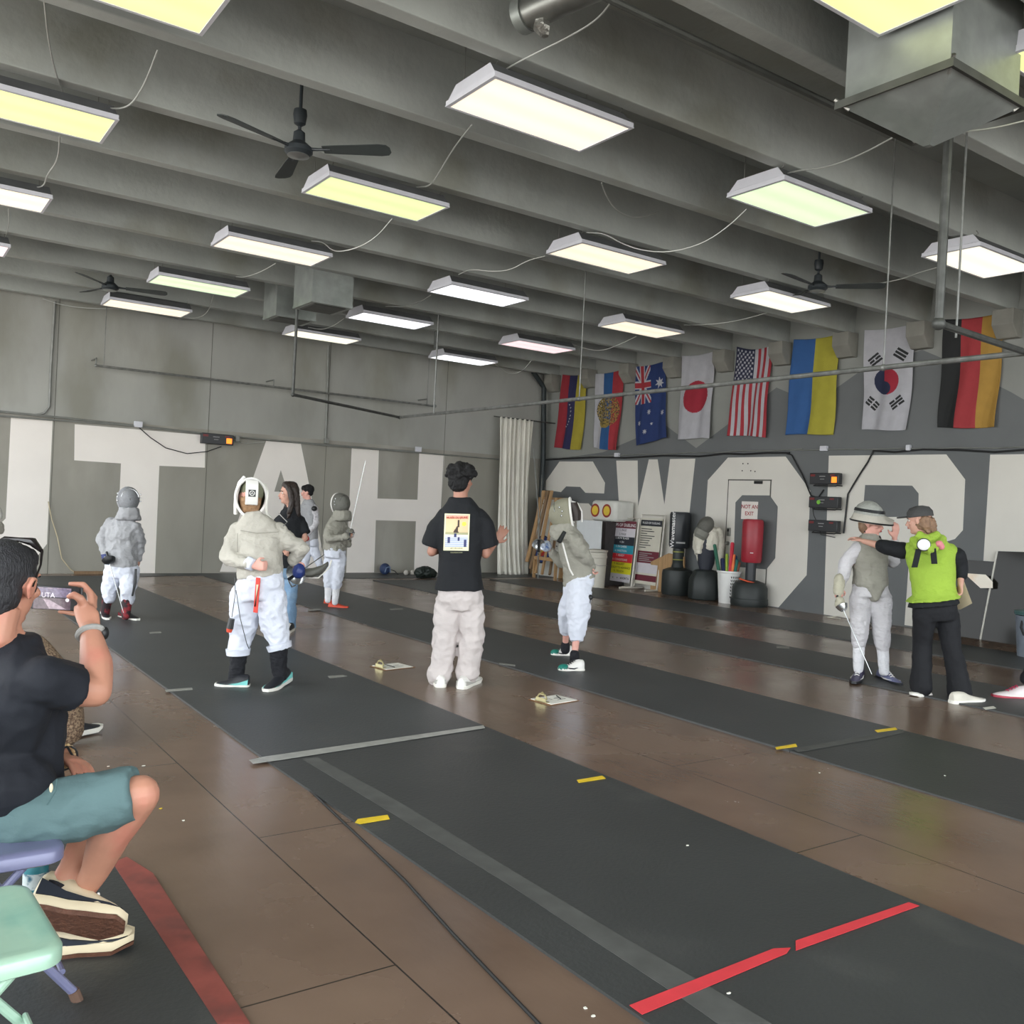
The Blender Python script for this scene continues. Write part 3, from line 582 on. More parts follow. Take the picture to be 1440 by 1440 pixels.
# curtain
m_curt = mat('off white curtain cloth', (222, 220, 210), .85, var=.07, scale=3, bump=.15, bscale=30)
mb = MB(); nx, nz = 90, 40; zt = q0.z; G = []
for j in range(nz+1):
    t = j/nz; z = zt*(1-t)+.0*t
    xa = ony(698, 0, 15.8).x if False else 10.75+.06*t; xb = 11.60-.05*math.sin(t*PI)+.05*t*t
    row = []
    for i in range(nx+1):
        u = i/nx; a = u*2*PI*7.0+.8*math.sin(t*2.2+u*3)
        dp = .055*(.45+.55*min(1, t*3))*math.sin(a)+.02*math.sin(2.3*a+t*3)
        sw = .10*t*t*t*math.sin(u*5+1)
        row.append(V((xa+(xb-xa)*u+.02*math.cos(a*.5+t*4)*t+sw*.4, 15.8-dp-.05*t-.12*t**4*math.sin(u*PI), max(.004, z+ (.012*math.sin(a) if t == 0 else 0)))))
    G.append(row)
mb.loft(G, closed=False)
def solid(o): m = o.modifiers.new('s', 'SOLIDIFY'); m.thickness = .006
tag(mb.build('curtain', m_curt, base=(11.2, 15.8, 0), angle=180, mods=solid, fix=False), 'tall gathered off-white curtain hanging in front of the room corner', 'curtain')
# ================================================================ flags
m_flag = lambda n, c: mat('flag cloth '+n, tuple(int(k*.76+8) for k in c), .85, var=.06, scale=8, bump=.1, bscale=60)
FL = dict(red=m_flag('red', (178, 44, 58)), navy=m_flag('navy', (46, 46, 96)), yellow=m_flag('yellow', (196, 180, 54)), white=m_flag('white', (214, 214, 222)), blue=m_flag('blue', (38, 96, 160)), rred=m_flag('bright red', (190, 50, 62)),
          gold=m_flag('gold', (178, 152, 70)), au=m_flag('deep blue', (34, 58, 122)), jred=m_flag('disc red', (186, 38, 60)), us=m_flag('canton', (36, 42, 74)), ublue=m_flag('azure', (52, 106, 178)), uy=m_flag('sun yellow', (204, 196, 62)),
          kb=m_flag('dark blue', (34, 42, 76)), black=m_flag('black', (34, 36, 38)), gred=m_flag('scarlet', (196, 60, 66)), gg=m_flag('amber', (206, 158, 66)), olive=m_flag('olive', (96, 84, 54)))
FN = list(FL)
def star(x, y, r, n=5, rot=-PI/2, inner=.42):
    d = math.hypot(x, y)
    if d > r: return False
    a = (math.atan2(y, x)-rot) % (2*PI/n); a = min(a, 2*PI/n-a); h = PI/n
    # edge between outer point (angle 0, r) and inner point (angle h, inner*r)
    ox, oy = r, 0; ix, iy = inner*r*math.cos(h), inner*r*math.sin(h); px, py = d*math.cos(a), d*math.sin(a)
    return (ix-ox)*(py-oy)-(iy-oy)*(px-ox) >= 0
def f_ven(u, v, W, H):
    s = 'red' if u < .31 else ('navy' if u < .64 else 'yellow')
    for sx, sy in ((.40, .40), (.47, .44), (.49, .49), (.49, .545), (.47, .59), (.44, .63), (.40, .67), (.33, .70)):
        if star((u-sx)*W, (v-sy)*H, .03): return 'white'
    return s
def f_ser(u, v, W, H):
    s = 'white' if u < .31 else ('blue' if u < .64 else 'rred')
    x, y = (u-.5)/.42, (v-.5)/.2
    if x*x+y*y < 1:
        q = noise.noise(V((u*28, v*46, 1)))
        if q > .06: return 'gold'
        if q < -.16: return 'olive'
        if x < -.2 and q < 0: return 'olive'
    if ((u-.40)/.2)**2+((v-.66)/.06)**2 < 1: return 'gold'
    return s
def f_au(u, v, W, H):
    x, y = u*W, v*H
    if u < .53 and v < .49:
        cu, cv = u/.53*2-1, v/.49*2-1
        if abs(cu) < .20: return 'rred'
        if abs(cv) < .13: return 'rred'
        if abs(cu) < .33 or abs(cv) < .21: return 'white'
        d = abs(abs(cu)-abs(cv))
        if d < .09: return 'rred'
        if d < .26: return 'white'
        return 'au'
    for sx, sy, r, n in ((.80, .26, .12, 7), (.47, .605, .06, 7), (.15, .73, .06, 7), (.88, .66, .065, 7), (.55, .77, .035, 5), (.34, .85, .06, 7)):
        if star((u-sx)*W, (v-sy)*H, r, n): return 'white'
    return 'au'
def f_jp(u, v, W, H): return 'jred' if math.hypot((u-.5)*W, (v-.5)*H) < .37*W else 'white'
def f_us(u, v, W, H):
    if u < .54 and v < .38:
        i = round(u/.54*10); j = round(v/.38*12)
        if 0 < j < 12 and 0 < i < 10 and (i+j) % 2 == 0 and star((u-i*.054)*W, (v-j*.0317)*H, .034): return 'white'
        return 'us'
    return 'rred' if int(u*13) % 2 == 0 else 'white'
def f_uk(u, v, W, H): return 'ublue' if u < .49 else 'uy'
def f_kr(u, v, W, H):
    x, y = (u-.48)*W, (v-.52)*H; R = .26*W; d = math.hypot(x, y)
    if d < R:
        # S curve, red at the right
        if math.hypot(x, y+R/2) < R/2: return 'jred' if False else 'kb' if x < -R*.2 else 'jred'
        if math.hypot(x+R*.12, y-R/2) < R/2: return 'kb'
        return 'jred' if x > 0 else 'kb'
    for sx, sy, an, br in ((.24, .30, .9, (1,)), (.76, .27, -.95, ()), (.19, .74, -.9, (0, 1, 2)), (.73, .73, .95, (0, 2))):
        px, py = (u-sx)*W, (v-sy)*H; a = px*math.cos(an)+py*math.sin(an); b = -px*math.sin(an)+py*math.cos(an)
        # three bars
        if abs(b) < .10:
            for k in range(3):
                if abs(a-(k-1)*.048) < .017 and not (k in br and abs(b) < .012): return 'black'
    return 'white'
def f_de(u, v, W, H): return 'black' if u < .32 else ('gred' if u < .67 else 'gg')
def flag(px, fn, label, nx, ny, sag=.03, amp=.025, seed=0):
    P = [onx(*p) for p in px]   # TL TR BR BL
    W = ((P[1]-P[0]).length+(P[2]-P[3]).length)/2; H = ((P[3]-P[0]).length+(P[2]-P[1]).length)/2
    vs = []; fs = []; ms = []
    for j in range(ny+1):
        v = j/ny
        for i in range(nx+1):
            u = i/nx; p = P[0]*(1-u)*(1-v)+P[1]*u*(1-v)+P[2]*u*v+P[3]*(1-u)*v
            dx = -.05-amp*(math.sin(u*9+v*2.2+seed)*v+.4*math.sin(u*19+v*5+seed*2)*(.3+v*.7)+.8*v*math.sin(v*4+seed))-.02*v
            vs.append(p+V((min(dx, -.012), .012*math.sin(v*7+seed)*v*2, -sag*math.sin(u*PI)*(1-v)+.01*math.sin(u*6+seed)*v)))
    for j in range(ny):
        for i in range(nx):
            k = j*(nx+1)+i; fs.append((k, k+1, k+nx+2, k+nx+1)); ms.append(fn((i+.5)/nx, (j+.5)/ny, W, H))
    used = sorted(set(ms)); mb = MB(); mb.add(vs, fs); mb.m = [used.index(q) for q in ms]
    b = (P[0]+P[1])/2; b.z = P[2].z
    o = mb.build('flag', [FL[q] for q in used], base=b, angle=180, fix=False, mods=lambda o: setattr(o.modifiers.new('s', 'SOLIDIFY'), 'thickness', .003))
    tag(o, label, 'flag', 'national flags hung on the wall')
    return o
flag([(794, 527), (829, 526), (820, 633), (783, 630)], f_ven, 'red, dark blue and yellow striped flag with small stars, farthest left', 60, 100, seed=1)
flag([(840, 526), (881, 519), (871, 634), (838, 630)], f_ser, 'white, blue and red flag with a golden crest, second from the left', 80, 120, seed=2)
flag([(895, 516), (938, 508), (942, 616), (897, 627)], f_au, 'deep blue flag with red-white cross corner and white stars', 100, 150, seed=3)
flag([(962, 501), (1009, 494), (1002, 617), (957, 618)], f_jp, 'white flag with one red disc', 80, 120, seed=4)
flag([(1039, 488), (1090, 486), (1080, 615), (1028, 613)], f_us, 'star-spangled flag with red and white stripes', 110, 160, sag=.06, amp=.035, seed=5)
flag([(1119, 478), (1186, 470), (1174, 611), (1109, 612)], f_uk, 'flag half blue and half yellow', 60, 60, seed=6)
flag([(1219, 465), (1292, 455), (1278, 605), (1217, 605)], f_kr, 'white flag with red and blue disc and black bars', 130, 180, seed=7)
flag([(1330, 450), (1414, 440), (1404, 602), (1322, 602)], f_de, 'black, red and gold striped flag, farthest right', 60, 60, amp=.035, seed=8)

# ================================================================ scoring boxes
m_box = mat('black plastic box', (34, 36, 40), .4, var=.08); m_or = mat('lit orange lamp', (255, 120, 30), .4, emit=1.2); m_redd = mat('dark red lamp', (110, 26, 28), .4); m_gr = mat('green badge', (120, 190, 60), .5)
m_ltxt = mat('grey print', (150, 150, 150), .6)
def scorebox(c, X, N, w, h, label, lit):
    r = empty('scoring_box', c-UZ*h/2, label, 'scoring box', 'black fencing scoring boxes'); R = (X, N, UZ)
    MB().box(c, (w, .1, h), R).build('case', m_box, parent=r, bev=.01)
    f = c+N*.052
    MB().box(f-X*w*.38+UZ*h*.28, (w*.16, .006, h*.2), R).build('lamp', m_redd, parent=r)
    MB().box(f+X*w*.3+UZ*h*.3, (w*.14, .006, h*.15), R).build('lamp', m_redd, parent=r)
    if lit == 1: MB().box(f+X*w*.36-UZ*h*.1, (w*.17, .008, h*.5), R).build('lit_lamp', m_or, parent=r)
    if lit == 2: MB().lathe([(h*.2, 0), (h*.18, .008), (0, .009)], f-X*w*.15, 8, (X, UZ, N)).build('badge', m_gr, parent=r)
    MB().box(f-X*w*.05+UZ*h*.2, (w*.2, .004, h*.06), R).box(f-X*w*.05-UZ*h*.05, (w*.14, .004, h*.05), R).build('printed_marks', m_ltxt, parent=r)
    return r
c = ony(302, 618)+V((0, -.12, 0)); scorebox(c, UX, -UY, .55, .18, 'black scoring box with orange lamp on the back wall right of the T', 1)
for (x, y, lit, l) in ((1169, 674, 1, 'topmost of three black scoring boxes, with a lit orange lamp'), (1168, 707, 2, 'middle of three black scoring boxes, with a green badge'), (1167, 740, 0, 'lowest of three black scoring boxes, unlit')):
    c = onx(x, y)+V((-.14, 0, 0)); scorebox(c, -UY, -UX, .52, .175, l, lit)
    tag(MB().tube([c+V((.02, .2, -.1)), c+V((-.02, .2, -.11)), c+V((-.02, -.2, -.11)), c+V((.02, -.2, -.1)), V((XR, c.y-.2, c.z-.1))], .01, 6).build('shelf_bracket', m_blk, base=c), 'thin black bracket under the %s scoring box' % ('top', 'middle', 'lowest')[(674, 707, 740).index(y)], 'bracket')
wallrun([(1148, 712), (1150, 725), (1156, 738), (1160, 752), (1180, 756)], onx, V((-.1, 0, 0)), .006, m_blk, 'thin black lead looping under the scoring boxes')

# ================================================================ targets and storage in the corner
m_wood = mat('raw pine', (172, 138, 98), .7, var=.16, scale=5, stretch=(6, 6, .6)); m_woodd = mat('dark stained pine', (128, 104, 78), .7, var=.15, scale=5, stretch=(6, 6, .6))
m_foam = mat('white target foam', (206, 206, 200), .8, var=.06)
ring = dict(black=m_dark, blue=mat('target blue', (40, 66, 128), .7), red=mat('target red', (190, 60, 50), .7), gold=mat('target gold', (212, 182, 62), .7), green=mat('target green', (40, 84, 76), .7), pinkish=mat('target pink', (170, 100, 104), .7), maroon=mat('target maroon', (140, 52, 44), .7))
def tgt(parent, c, X, Zv, N, r, cols):
    for k, (f, m) in enumerate(cols):
        MB().lathe([(r*f, 0), (r*f, .002)], c+N*(.003+.003*k), 28, (X, Zv, N)).build('target_ring', ring[m], parent=parent)
def board(x, w, zb, h, Y, lean, label, faces, yaw=0):
    # a framed target board leaning back against the wall
    X = V((math.cos(yaw), math.sin(yaw), 0)); N0 = V((X.y, -X.x, 0)); Zv = (UZ*math.cos(lean)-N0*math.sin(lean)); N = X.cross(Zv)
    b = V((x, Y, zb)); r = empty('target_board', b, label, 'target'); R = (X, N, Zv); c = b+Zv*h/2
    MB().box(c, (w, .05, h), R).build('panel', m_foam, parent=r, bev=.004)
    for s in (-1, 1): MB().box(c+X*s*(w/2+.02), (.045, .09, h+.02), R).build('frame_rail', m_wood, parent=r, bev=.004)
    MB().box(c+Zv*(h/2+.02), (w+.08, .09, .045), R).build('frame_rail', m_wood, parent=r, bev=.004)
    for (fx, fz, rad, cols) in faces: tgt(r, c+X*fx*w+Zv*fz*h+N*.026, X, Zv, N, rad, cols)
    for fx, fz in ((-.35, .44), (.35, .44), (-.35, .1), (.35, .1), (-.3, -.1), (.3, -.1)): MB().box(c+X*fx*w+Zv*fz*h+N*.028, (.05, .004, .02), R).build('pin', m_dark, parent=r)
    return r
# positions found on the floor plane in front of the wall
X1 = V((math.cos(-.95), math.sin(-.95), 0))
def wall_y(x): return onx(x, 800).y
ax = -PI/2                                    # boards face the room from the right wall
def rboard(xc, w, zb, h, off, label, faces, lean=.08): 
    y = wall_y(xc); return board(XR-off, w, zb, h, y, lean, label, faces, yaw=-PI/2)
rboard(746, .95, .62, 1.0, .75, 'white target board with a green-ringed target, beside the curtain', [(-.02, .2, .19, [(1, 'black'), (.85, 'green'), (.5, 'pinkish')]), (-.12, -.36, .27, [(1, 'blue'), (.5, 'red')])])
rboard(789, .95, .0, 1.62, .40, 'white target board in a wooden frame behind the masked fencer, with a blue target', [(-.2, -.16, .3, [(1, 'black'), (.93, 'blue'), (.5, 'red'), (.22, 'gold')])])
def lumber(px0, px1, o0, o1, w, m, label):
    a = onx(*px0, XR-o0); b_ = onx(*px1, XR-o1); a.z = max(a.z, .0); mid = (a+b_)/2
    d = (b_-a).normalized(); s = d.cross(-UX).normalized(); n = d.cross(s)
    tag(MB().box(mid, (w, .04, (b_-a).length), (s, n, d)).build('wooden_plank', m, base=a, bev=.003, angle=0), label, 'plank', 'planks leaning in the corner')
for p0, p1, w, m, l in (((741, 790), (765, 690), .09, m_wood, 'leaning pine plank, leftmost beside the curtain'), ((746, 800), (771, 690), .08, m_woodd, 'darker leaning plank second from the curtain'), ((753, 806), (776, 690), .07, m_wood, 'leaning plank third from the curtain'), ((762, 808), (782, 700), .05, m_wood, 'thin leaning plank beside the framed target'), ((773, 808), (780, 760), .06, m_woodd, 'short dark plank low behind the masked fencer')):
    lumber(p0, p1, .95, .55, w, m, l)
a = onx(752, 784, XR-.95); b_ = onx(782, 788, XR-.95); b_.z = a.z
tag(MB().box((a+b_)/2, (.05, (a-b_).length, .07)).build('wooden_rail', m_wood, base=a, bev=.003), 'short horizontal pine rail at knee height by the leaning planks', 'rail')
for s in (a, b_):
    tag(MB().box(V((s.x+.0, s.y, a.z/2-.02)), (.05, .05, a.z-.04)).build('wooden_post', m_wood, base=V((s.x, s.y, 0)), bev=.003), 'short pine post under the %s end of the low rail' % ('curtain' if s is a else 'right'), 'post')
a = onx(750, 628, XR-1.15); b_ = onx(757, 720, XR-1.0); tag(MB().tube([a, b_, V((b_.x, b_.y-.1, .0))], .012, 6).build('thin_pole', m_pipe, base=V((b_.x, b_.y, 0))), 'thin pale pole leaning between curtain and corner pipe', 'pole')
# foam archery cube with two targets
c = onx(846, 718, XR-.5); y = wall_y(850); X = V((0, -1, 0)); N = -UX
r = empty('archery_block', V((c.x, c.y, .9)), 'white foam archery block with two red and gold targets on top of the stack', 'archery target')
MB().box((c.x+.2, c.y-.10, c.z), (.5, .72, .40)).build('block', m_foam, parent=r, bev=.06)
for dy in (.20, -.14): tgt(r, V((c.x-.05, c.y-.10+dy+.03, c.z)), -UY, UZ, -UX, .13, [(1, 'maroon'), (.7, 'gold')])
# its support: white board and shelf
a = onx(811, 733, XR-.8); b_ = onx(842, 800, XR-.8)
tag(MB().box(((XR-.78), (a.y+b_.y)/2, .62), (.03, abs(a.y-b_.y), 1.24)).build('display_board', mat('blank white panel', (208, 212, 214), .5, var=.03), base=(XR-.78, a.y, 0), bev=.004), 'blank pale panel standing behind the masked fencer', 'panel')
tag(MB().box((XR-.28, c.y+.0, c.z/2-.105), (.5, .36, c.z-.21)).build('storage_crate', mat('dark crate', (62, 58, 58), .7, var=.2), base=(XR-.4, c.y, 0), bev=.01), 'dark crate hidden under the foam archery block', 'crate')
q = onz(836, 826); r = empty('bucket', V((q.x, q.y, 0)), 'tall off-white bucket with a lid behind the fencer with his arm back', 'bucket'); mm = mat('off white plastic', (196, 192, 180), .5, var=.07)
MB().lathe([(.0, 0), (.18, 0), (.2, .55), (.21, .56), (.21, .60), (.2, .61), (.205, .66), (0, .66)], q, 24).build('tub', mm, parent=r)
MB().lathe([(0, .67), (.215, .67), (.22, .70), (.05, .72), (0, .72)], q, 24).build('lid', mm, parent=r)
MB().tube([q+V((.2, 0, .5)), q+V((.1, -.2, .42)), q+V((-.1, -.2, .42)), q+V((-.2, 0, .5))], .005, 6).build('handle', m_steel, parent=r)
# white garment lying left
q = onz(790, 822); 
# banner stands
m_pvc = mat('white plastic pipe', (216, 212, 202), .4, var=.04)
sc_ = {k: mat('banner '+k, v, .6, var=.04) for k, v in dict(maroon=(104, 38, 52), paper=(204, 200, 206), black=(36, 40, 48), teal=(38, 138, 158), red=(206, 44, 56), yellow=(220, 214, 44), cream=(206, 202, 188)).items()}
def banner(pxs, label, bands, title, tcol):
    # corners of the frame in the wall-parallel plane it stands in
    base = onz(*pxs[0]); X_ = base.x; P = [onx(x, y, X_) for x, y in pxs]
    yl, yr = (P[0].y+P[3].y)/2, (P[1].y+P[2].y)/2; zt = (P[2].z+P[3].z)/2; w = yl-yr
    r = empty('banner_stand', V((X_, (yl+yr)/2, 0)), label, 'banner')
    mb = MB(); k = .018; le = .12
    mb.tube([(X_, yl, .03), (X_+le, yl, zt), (X_+le, yr, zt), (X_, yr, .03)], k, 8)
    mb.build('pipe_frame', m_pvc, parent=r)
    for y in (yl, yr): MB().tube([(X_-.3, y, .02), (X_+.3, y, .02)], k, 8).build('foot', m_pvc, parent=r)
    b0, b1 = .10, zt-.06
    def pt(u, v, n=0): z = b1+(b0-b1)*v; return V((X_+le*z/zt-.022-n, yl+(yr-yl)*(.05+.9*u), z))
    MB().prism([pt(0, 0), pt(1, 0), pt(1, 1), pt(0, 1)], (.004, 0, 0)).build('sheet', sc_['cream'], parent=r, angle=0)
    for v0, v1, m in bands:
        MB().prism([pt(0, v0, .002), pt(1, v0, .002), pt(1, v1, .002), pt(0, v1, .002)], (-.001, 0, 0)).build('colour_band', sc_[m], parent=r, angle=0)
    if title: text(title[0], w*title[1], pt(.5, title[2], .005), -UY, UZ, tcol, r, bold=.01)
    return r, pt, w
m_wt = mat('white print', (225, 225, 225), .6); m_bt = mat('black print', (36, 36, 40), .6)
def lines(r, pt, w, items):
    for u, v, s, t, m in items: text(t, s*w, pt(u, v, .005), -UY, UZ, m, r, bold=.006)
r, pt, w = banner([(891, 827), (927, 828), (926, 725), (896, 723)], 'tall cream, maroon and white rules banner standing behind the coloured one', [(.03, .12, 'black'), (.50, .68, 'maroon'), (.68, .83, 'paper'), (.86, .95, 'maroon')], ('RULES OF DUELING', .085, .075), m_wt)
for k in range(9): 
    v = .16+k*.035; L_ = (.5, .62, .3, .66, .55, .45, .4, .52, .3)[k]; p = [pt(.05, v, .004), pt(.05+L_, v, .004), pt(.05+L_, v+.012, .004), pt(.05, v+.012, .004)]
    MB().prism(p, (-.001, 0, 0)).build('text_line', m_bt, parent=r, angle=0)
for k in range(5):
    v = .53+k*.028; L_ = (.6, .4, .7, .5, .6)[k]; MB().prism([pt(.08, v, .004), pt(.08+L_, v, .004), pt(.08+L_, v+.010, .004), pt(.08, v+.010, .004)], (-.001, 0, 0)).build('text_line', m_ltxt, parent=r, angle=0)
r, pt, w = banner([(850, 822), (888, 830), (892, 729), (855, 727)], 'tall banner of maroon, white, black, teal, red and yellow bands on a white pipe stand', [(0, .12, 'maroon'), (.12, .26, 'paper'), (.26, .40, 'black'), (.40, .54, 'teal'), (.54, .68, 'red'), (.68, .87, 'yellow'), (.87, 1, 'paper')], ('STEPS OF DUELING', .105, .07), m_wt)
lines(r, pt, w, [(.5, .155, .075, '1. PAGE', m_bt), (.5, .22, .075, '2. PAGE', m_bt), (.5, .285, .075, '3. BOW BLADE', m_wt), (.5, .35, .07, '4. EN', m_wt), (.5, .425, .07, '5. EN GARDE', m_wt), (.5, .495, .07, '6. DIRECTION', m_wt), (.5, .57, .075, '7. READY', m_wt), (.5, .64, .075, '8. CONDITIONS', m_wt), (.5, .71, .075, '9. REQUEST', m_bt), (.5, .77, .075, '10. READY TO ADVANCE', m_bt), (.5, .83, .075, '11. TOUCH', m_bt), (.8, .94, .08, 'NORTH', m_bt)])
for u in (.12, .3, .48, .62): MB().lathe([(.012, 0), (.012, .002)], pt(u, .94, .005), 12, (UY, UZ, -UX)).build('small_emblem', m_bt, parent=r)
# plywood board behind
p = [onx(x, y, XR-.2) for x, y in ((915, 817), (962, 822), (962, 783), (940, 778), (915, 790))]; p[0].z = p[1].z = .0
tag(MB().prism(p, (.03, 0, 0)).build('plywood_board', m_wood, base=p[0], bev=.003, angle=0), 'low slatted pine board against the wall behind the black punching bag', 'board')

# ================================================================ free-standing bags
m_base = mat('dark green-black plastic', (36, 42, 42), .5, var=.1); m_vinyl = mat('black vinyl', (34, 38, 44), .4, var=.08, bump=.1, bscale=8); m_rvin = mat('red vinyl', (150, 34, 48), .4, var=.08, bump=.1, bscale=8)
def ztop(q, y): # height above floor point q of image row y
    return 1.45+((720+0)-0)*0 if False else at(720, 720, 1).z*0+EYE.z
def zat(q, x, y):
    r = ray(x, y); t = math.hypot(q.x, q.y)/math.hypot(r.x, r.y); return EYE.z+r.z*t
q = onz(951, 838); q = q+V((q.x, q.y, 0)).normalized()*.27; q.z = 0
z1, z2, z3 = zat(q, 958, 795), zat(q, 958, 770), zat(q, 960, 720)
r = empty('punching_bag', q, 'black free-standing punching bag with white lettering, left of the dressed dummy', 'punching bag')
MB().lathe([(0, 0), (.26, 0), (.275, .03), (.275, .38), (.26, .44), (.18, .47), (.12, .49), (.1, .56), (0, .56)], q, 30).build('base', m_base, parent=r)
MB().lathe([(.1, .5), (.1, .62), (.105, .63), (.1, .64), (.1, z2-.02)], q, 24).build('neck', m_base, parent=r)
MB().lathe([(.102, .62), (.106, .63), (.102, .64)], q, 24).lathe([(.102, .76), (.106, .77), (.102, .78)], q, 24).build('neck_band', mat('dull yellow band', (140, 140, 70), .6), parent=r)
MB().lathe([(0, z2-.02), (.16, z2-.01), (.18, z2+.04), (.185, z3-.05), (.17, z3-.01), (.12, z3), (0, z3)], q, 30, sx=1.0).build('padded_bag', m_vinyl, parent=r)
vw = V((-q.x, -q.y, 0)).normalized(); sd = V((-vw.y, vw.x, 0))
ln = (vw*.72-CX*.69); ln.z = 0; ln.normalize()
tx = UZ; ty = tx.cross(ln)*-1
text('Wavemaster', .125, V((q.x, q.y, (z2+z3)/2))+ln*.187, UZ, ln.cross(UZ), m_wt, r, bold=.02)
MB().box(V((q.x, q.y, z2+.09))+(vw*.98-ln*.2).normalized()*.183, (.16, .01, .03), (V((vw.y, -vw.x, 0)), vw, UZ)).build('label_patch', m_ltxt, parent=r)
# dummy with jacket
q = onz(990, 845); q = q+V((q.x, q.y, 0)).normalized()*.27; q.z = 0; z3 = zat(q, 988, 726)
Xs = V((vw.y, -vw.x, 0)); Xs = Xs if Xs.dot(CX) > 0 else -Xs; F_ = -V((q.x, q.y, 0)).normalized()
r = empty('training_dummy', q, 'torso dummy on a black octagonal base wearing a white jacket and a grey mask', 'dummy')
MB().lathe([(0, 0), (.27, 0), (.285, .03), (.28, .34), (.2, .5), (.11, .52), (0, .52)], q, 8, (Xs, F_, UZ)).build('base', m_base, parent=r, bev=.02)
m_navy = mat('dark navy torso', (34, 38, 50), .6)
h = lambda z: V((q.x, q.y, z))
MB().ell([(h(.5), Xs*.10, F_*.1), (h(.62), Xs*.14, F_*.11), (h(.85), Xs*.16, F_*.12), (h(1.05), Xs*.18, F_*.12), (h(1.2), Xs*.14, F_*.1), (h(1.27), Xs*.05, F_*.05)]).build('torso', m_navy, parent=r)
m_jkt = mat('cream white canvas', (206, 202, 188), .8, var=.06, bump=.3, bscale=18)
def rem(v, d=.012, ds=.12, sm=2):
    def f(o):
        d0 = d*1.15
        m = o.modifiers.new('r', 'REMESH'); m.mode = 'VOXEL'; m.voxel_size = v; m.use_smooth_shade = True
        s = o.modifiers.new('s', 'SMOOTH'); s.factor = .5; s.iterations = sm+1
        if d:
            tn = 'folds%.3f' % ds
            t = bpy.data.textures.get(tn) or bpy.data.textures.new(tn, 'CLOUDS'); t.noise_scale = ds; t.noise_depth = 1; t.noise_type = 'HARD_NOISE'
            k = o.modifiers.new('d', 'DISPLACE'); k.texture = t; k.strength = -d0; k.mid_level = .35; k.texture_coords = 'LOCAL'
    return f
mb = MB()
mb.ell([(h(.78)-Xs*.13, Xs*.07, F_*.125), (h(.95)-Xs*.12, Xs*.09, F_*.14), (h(1.1)-Xs*.1, Xs*.1, F_*.14), (h(1.24)-Xs*.08, Xs*.07, F_*.1)])
mb.ell([(h(.86)+Xs*.07, Xs*.13, F_*.14), (h(1.02)+Xs*.08, Xs*.13, F_*.15), (h(1.15)+Xs*.08, Xs*.12, F_*.14), (h(1.26)+Xs*.06, Xs*.06, F_*.09)])
mb.limb([h(1.18)+Xs*.18, h(.95)+Xs*.24, h(.56)+Xs*.22], [.075, .065, .05]); mb.limb([h(1.15)-Xs*.17, h(.9)-Xs*.19, h(.62)-Xs*.1], [.06, .05, .03])
MB_ = mb.build('jacket', m_jkt, parent=r, mods=rem(.012, .02, .07), angle=None)
m_mesh = mat('grey wire mesh', (104, 104, 98), .5, .3, var=.1, scale=60, bump=.5, bscale=160); m_bib = mat('grey bib cloth', (124, 124, 116), .8, var=.08)
hc = h(z3-.17)-Xs*.04+F_*.05; tilt = (UZ*.9+Xs*.42).normalized(); sx_ = tilt.cross(F_)
MB().sph(hc, (.14, .15, .18), (sx_, F_, tilt), 20).build('mask_mesh', m_mesh, parent=r)
MB().ell([(hc-tilt*.08+F_*.01, sx_*.135, F_*.145), (hc-tilt*.17+F_*.02, sx_*.13, F_*.14), (hc-tilt*.23+F_*.02, sx_*.09, F_*.1)]).build('mask_bib', m_bib, parent=r)
# red bag
q = onz(1053, 854); q = q+V((q.x, q.y, 0)).normalized()*.28; q.z = 0; z2, z3 = zat(q, 1060, 791), zat(q, 1060, 730)
r = empty('punching_bag', q, 'red free-standing punching bag on a domed black base, below the NOT AN EXIT sign', 'punching bag')
MB().lathe([(0, 0), (.29, 0), (.305, .04), (.30, .12), (.29, .125), (.285, .3), (.24, .38), (.12, .42), (0, .42)], q, 32).build('base', m_base, parent=r)
MB().lathe([(.085, .4), (.085, z2+.02)], q, 24).build('neck', m_vinyl, parent=r)
MB().lathe([(0, z2), (.15, z2), (.165, z2+.04), (.172, z3-.06), (.155, z3-.01), (.10, z3), (0, z3)], q, 30).build('padded_bag', m_rvin, parent=r)
vd = V((-q.x, -q.y, 0)).normalized(); MB().box(V((q.x, q.y, z2+.16))+vd*.172, (.05, .004, .012), (Xs, vd, UZ)).build('printed_mark', m_wt, parent=r)
tag(MB().tube([h2 for h2 in [q+V((math.cos(t), math.sin(t), 0))*.18+UZ*(.41-.03*math.cos(t*1.3)) for t in [2.6+k*.35 for k in range(9)]]]+[q+Xs*.27+vd*.05+UZ*.3], .012, 8).build('resistance_band', mat('orange rubber', (214, 88, 50), .5), base=q+UZ*.4), 'orange strap draped over the base of the red punching bag', 'strap')
# basket of foam swords
q = onz(1023, 849); q = q+V((q.x, q.y, 0)).normalized()*.16; q.z = 0
r = empty('basket', q, 'tall white plastic basket between the dummy and the red bag', 'basket')
MB().lathe([(0, .0), (.15, 0), (.19, .5), (.205, .51), (.205, .54), (.195, .54), (.18, .5), (.14, .02), (0, .02)], q, 28).build('tub', mat('white plastic', (222, 222, 220), .45, var=.03), parent=r)
mb = MB()
for j in range(7):
    for k in range(6):
        a_ = math.atan2(vd.y, vd.x); t = a_+(.25+k*.17) if Xs.dot(V((-math.sin(a_), math.cos(a_), 0))) > 0 else a_-(.25+k*.17); z_ = .44-.055*j; rr = .15+.04*z_/.5+.001
        nrm = V((math.cos(t), math.sin(t), 0)); tn = V((-nrm.y, nrm.x, 0)); mb.box(q+nrm*rr+UZ*z_, (.014, .003, .034), ((tn+UZ*.3).normalized(), nrm, (UZ-tn*.3).normalized()))
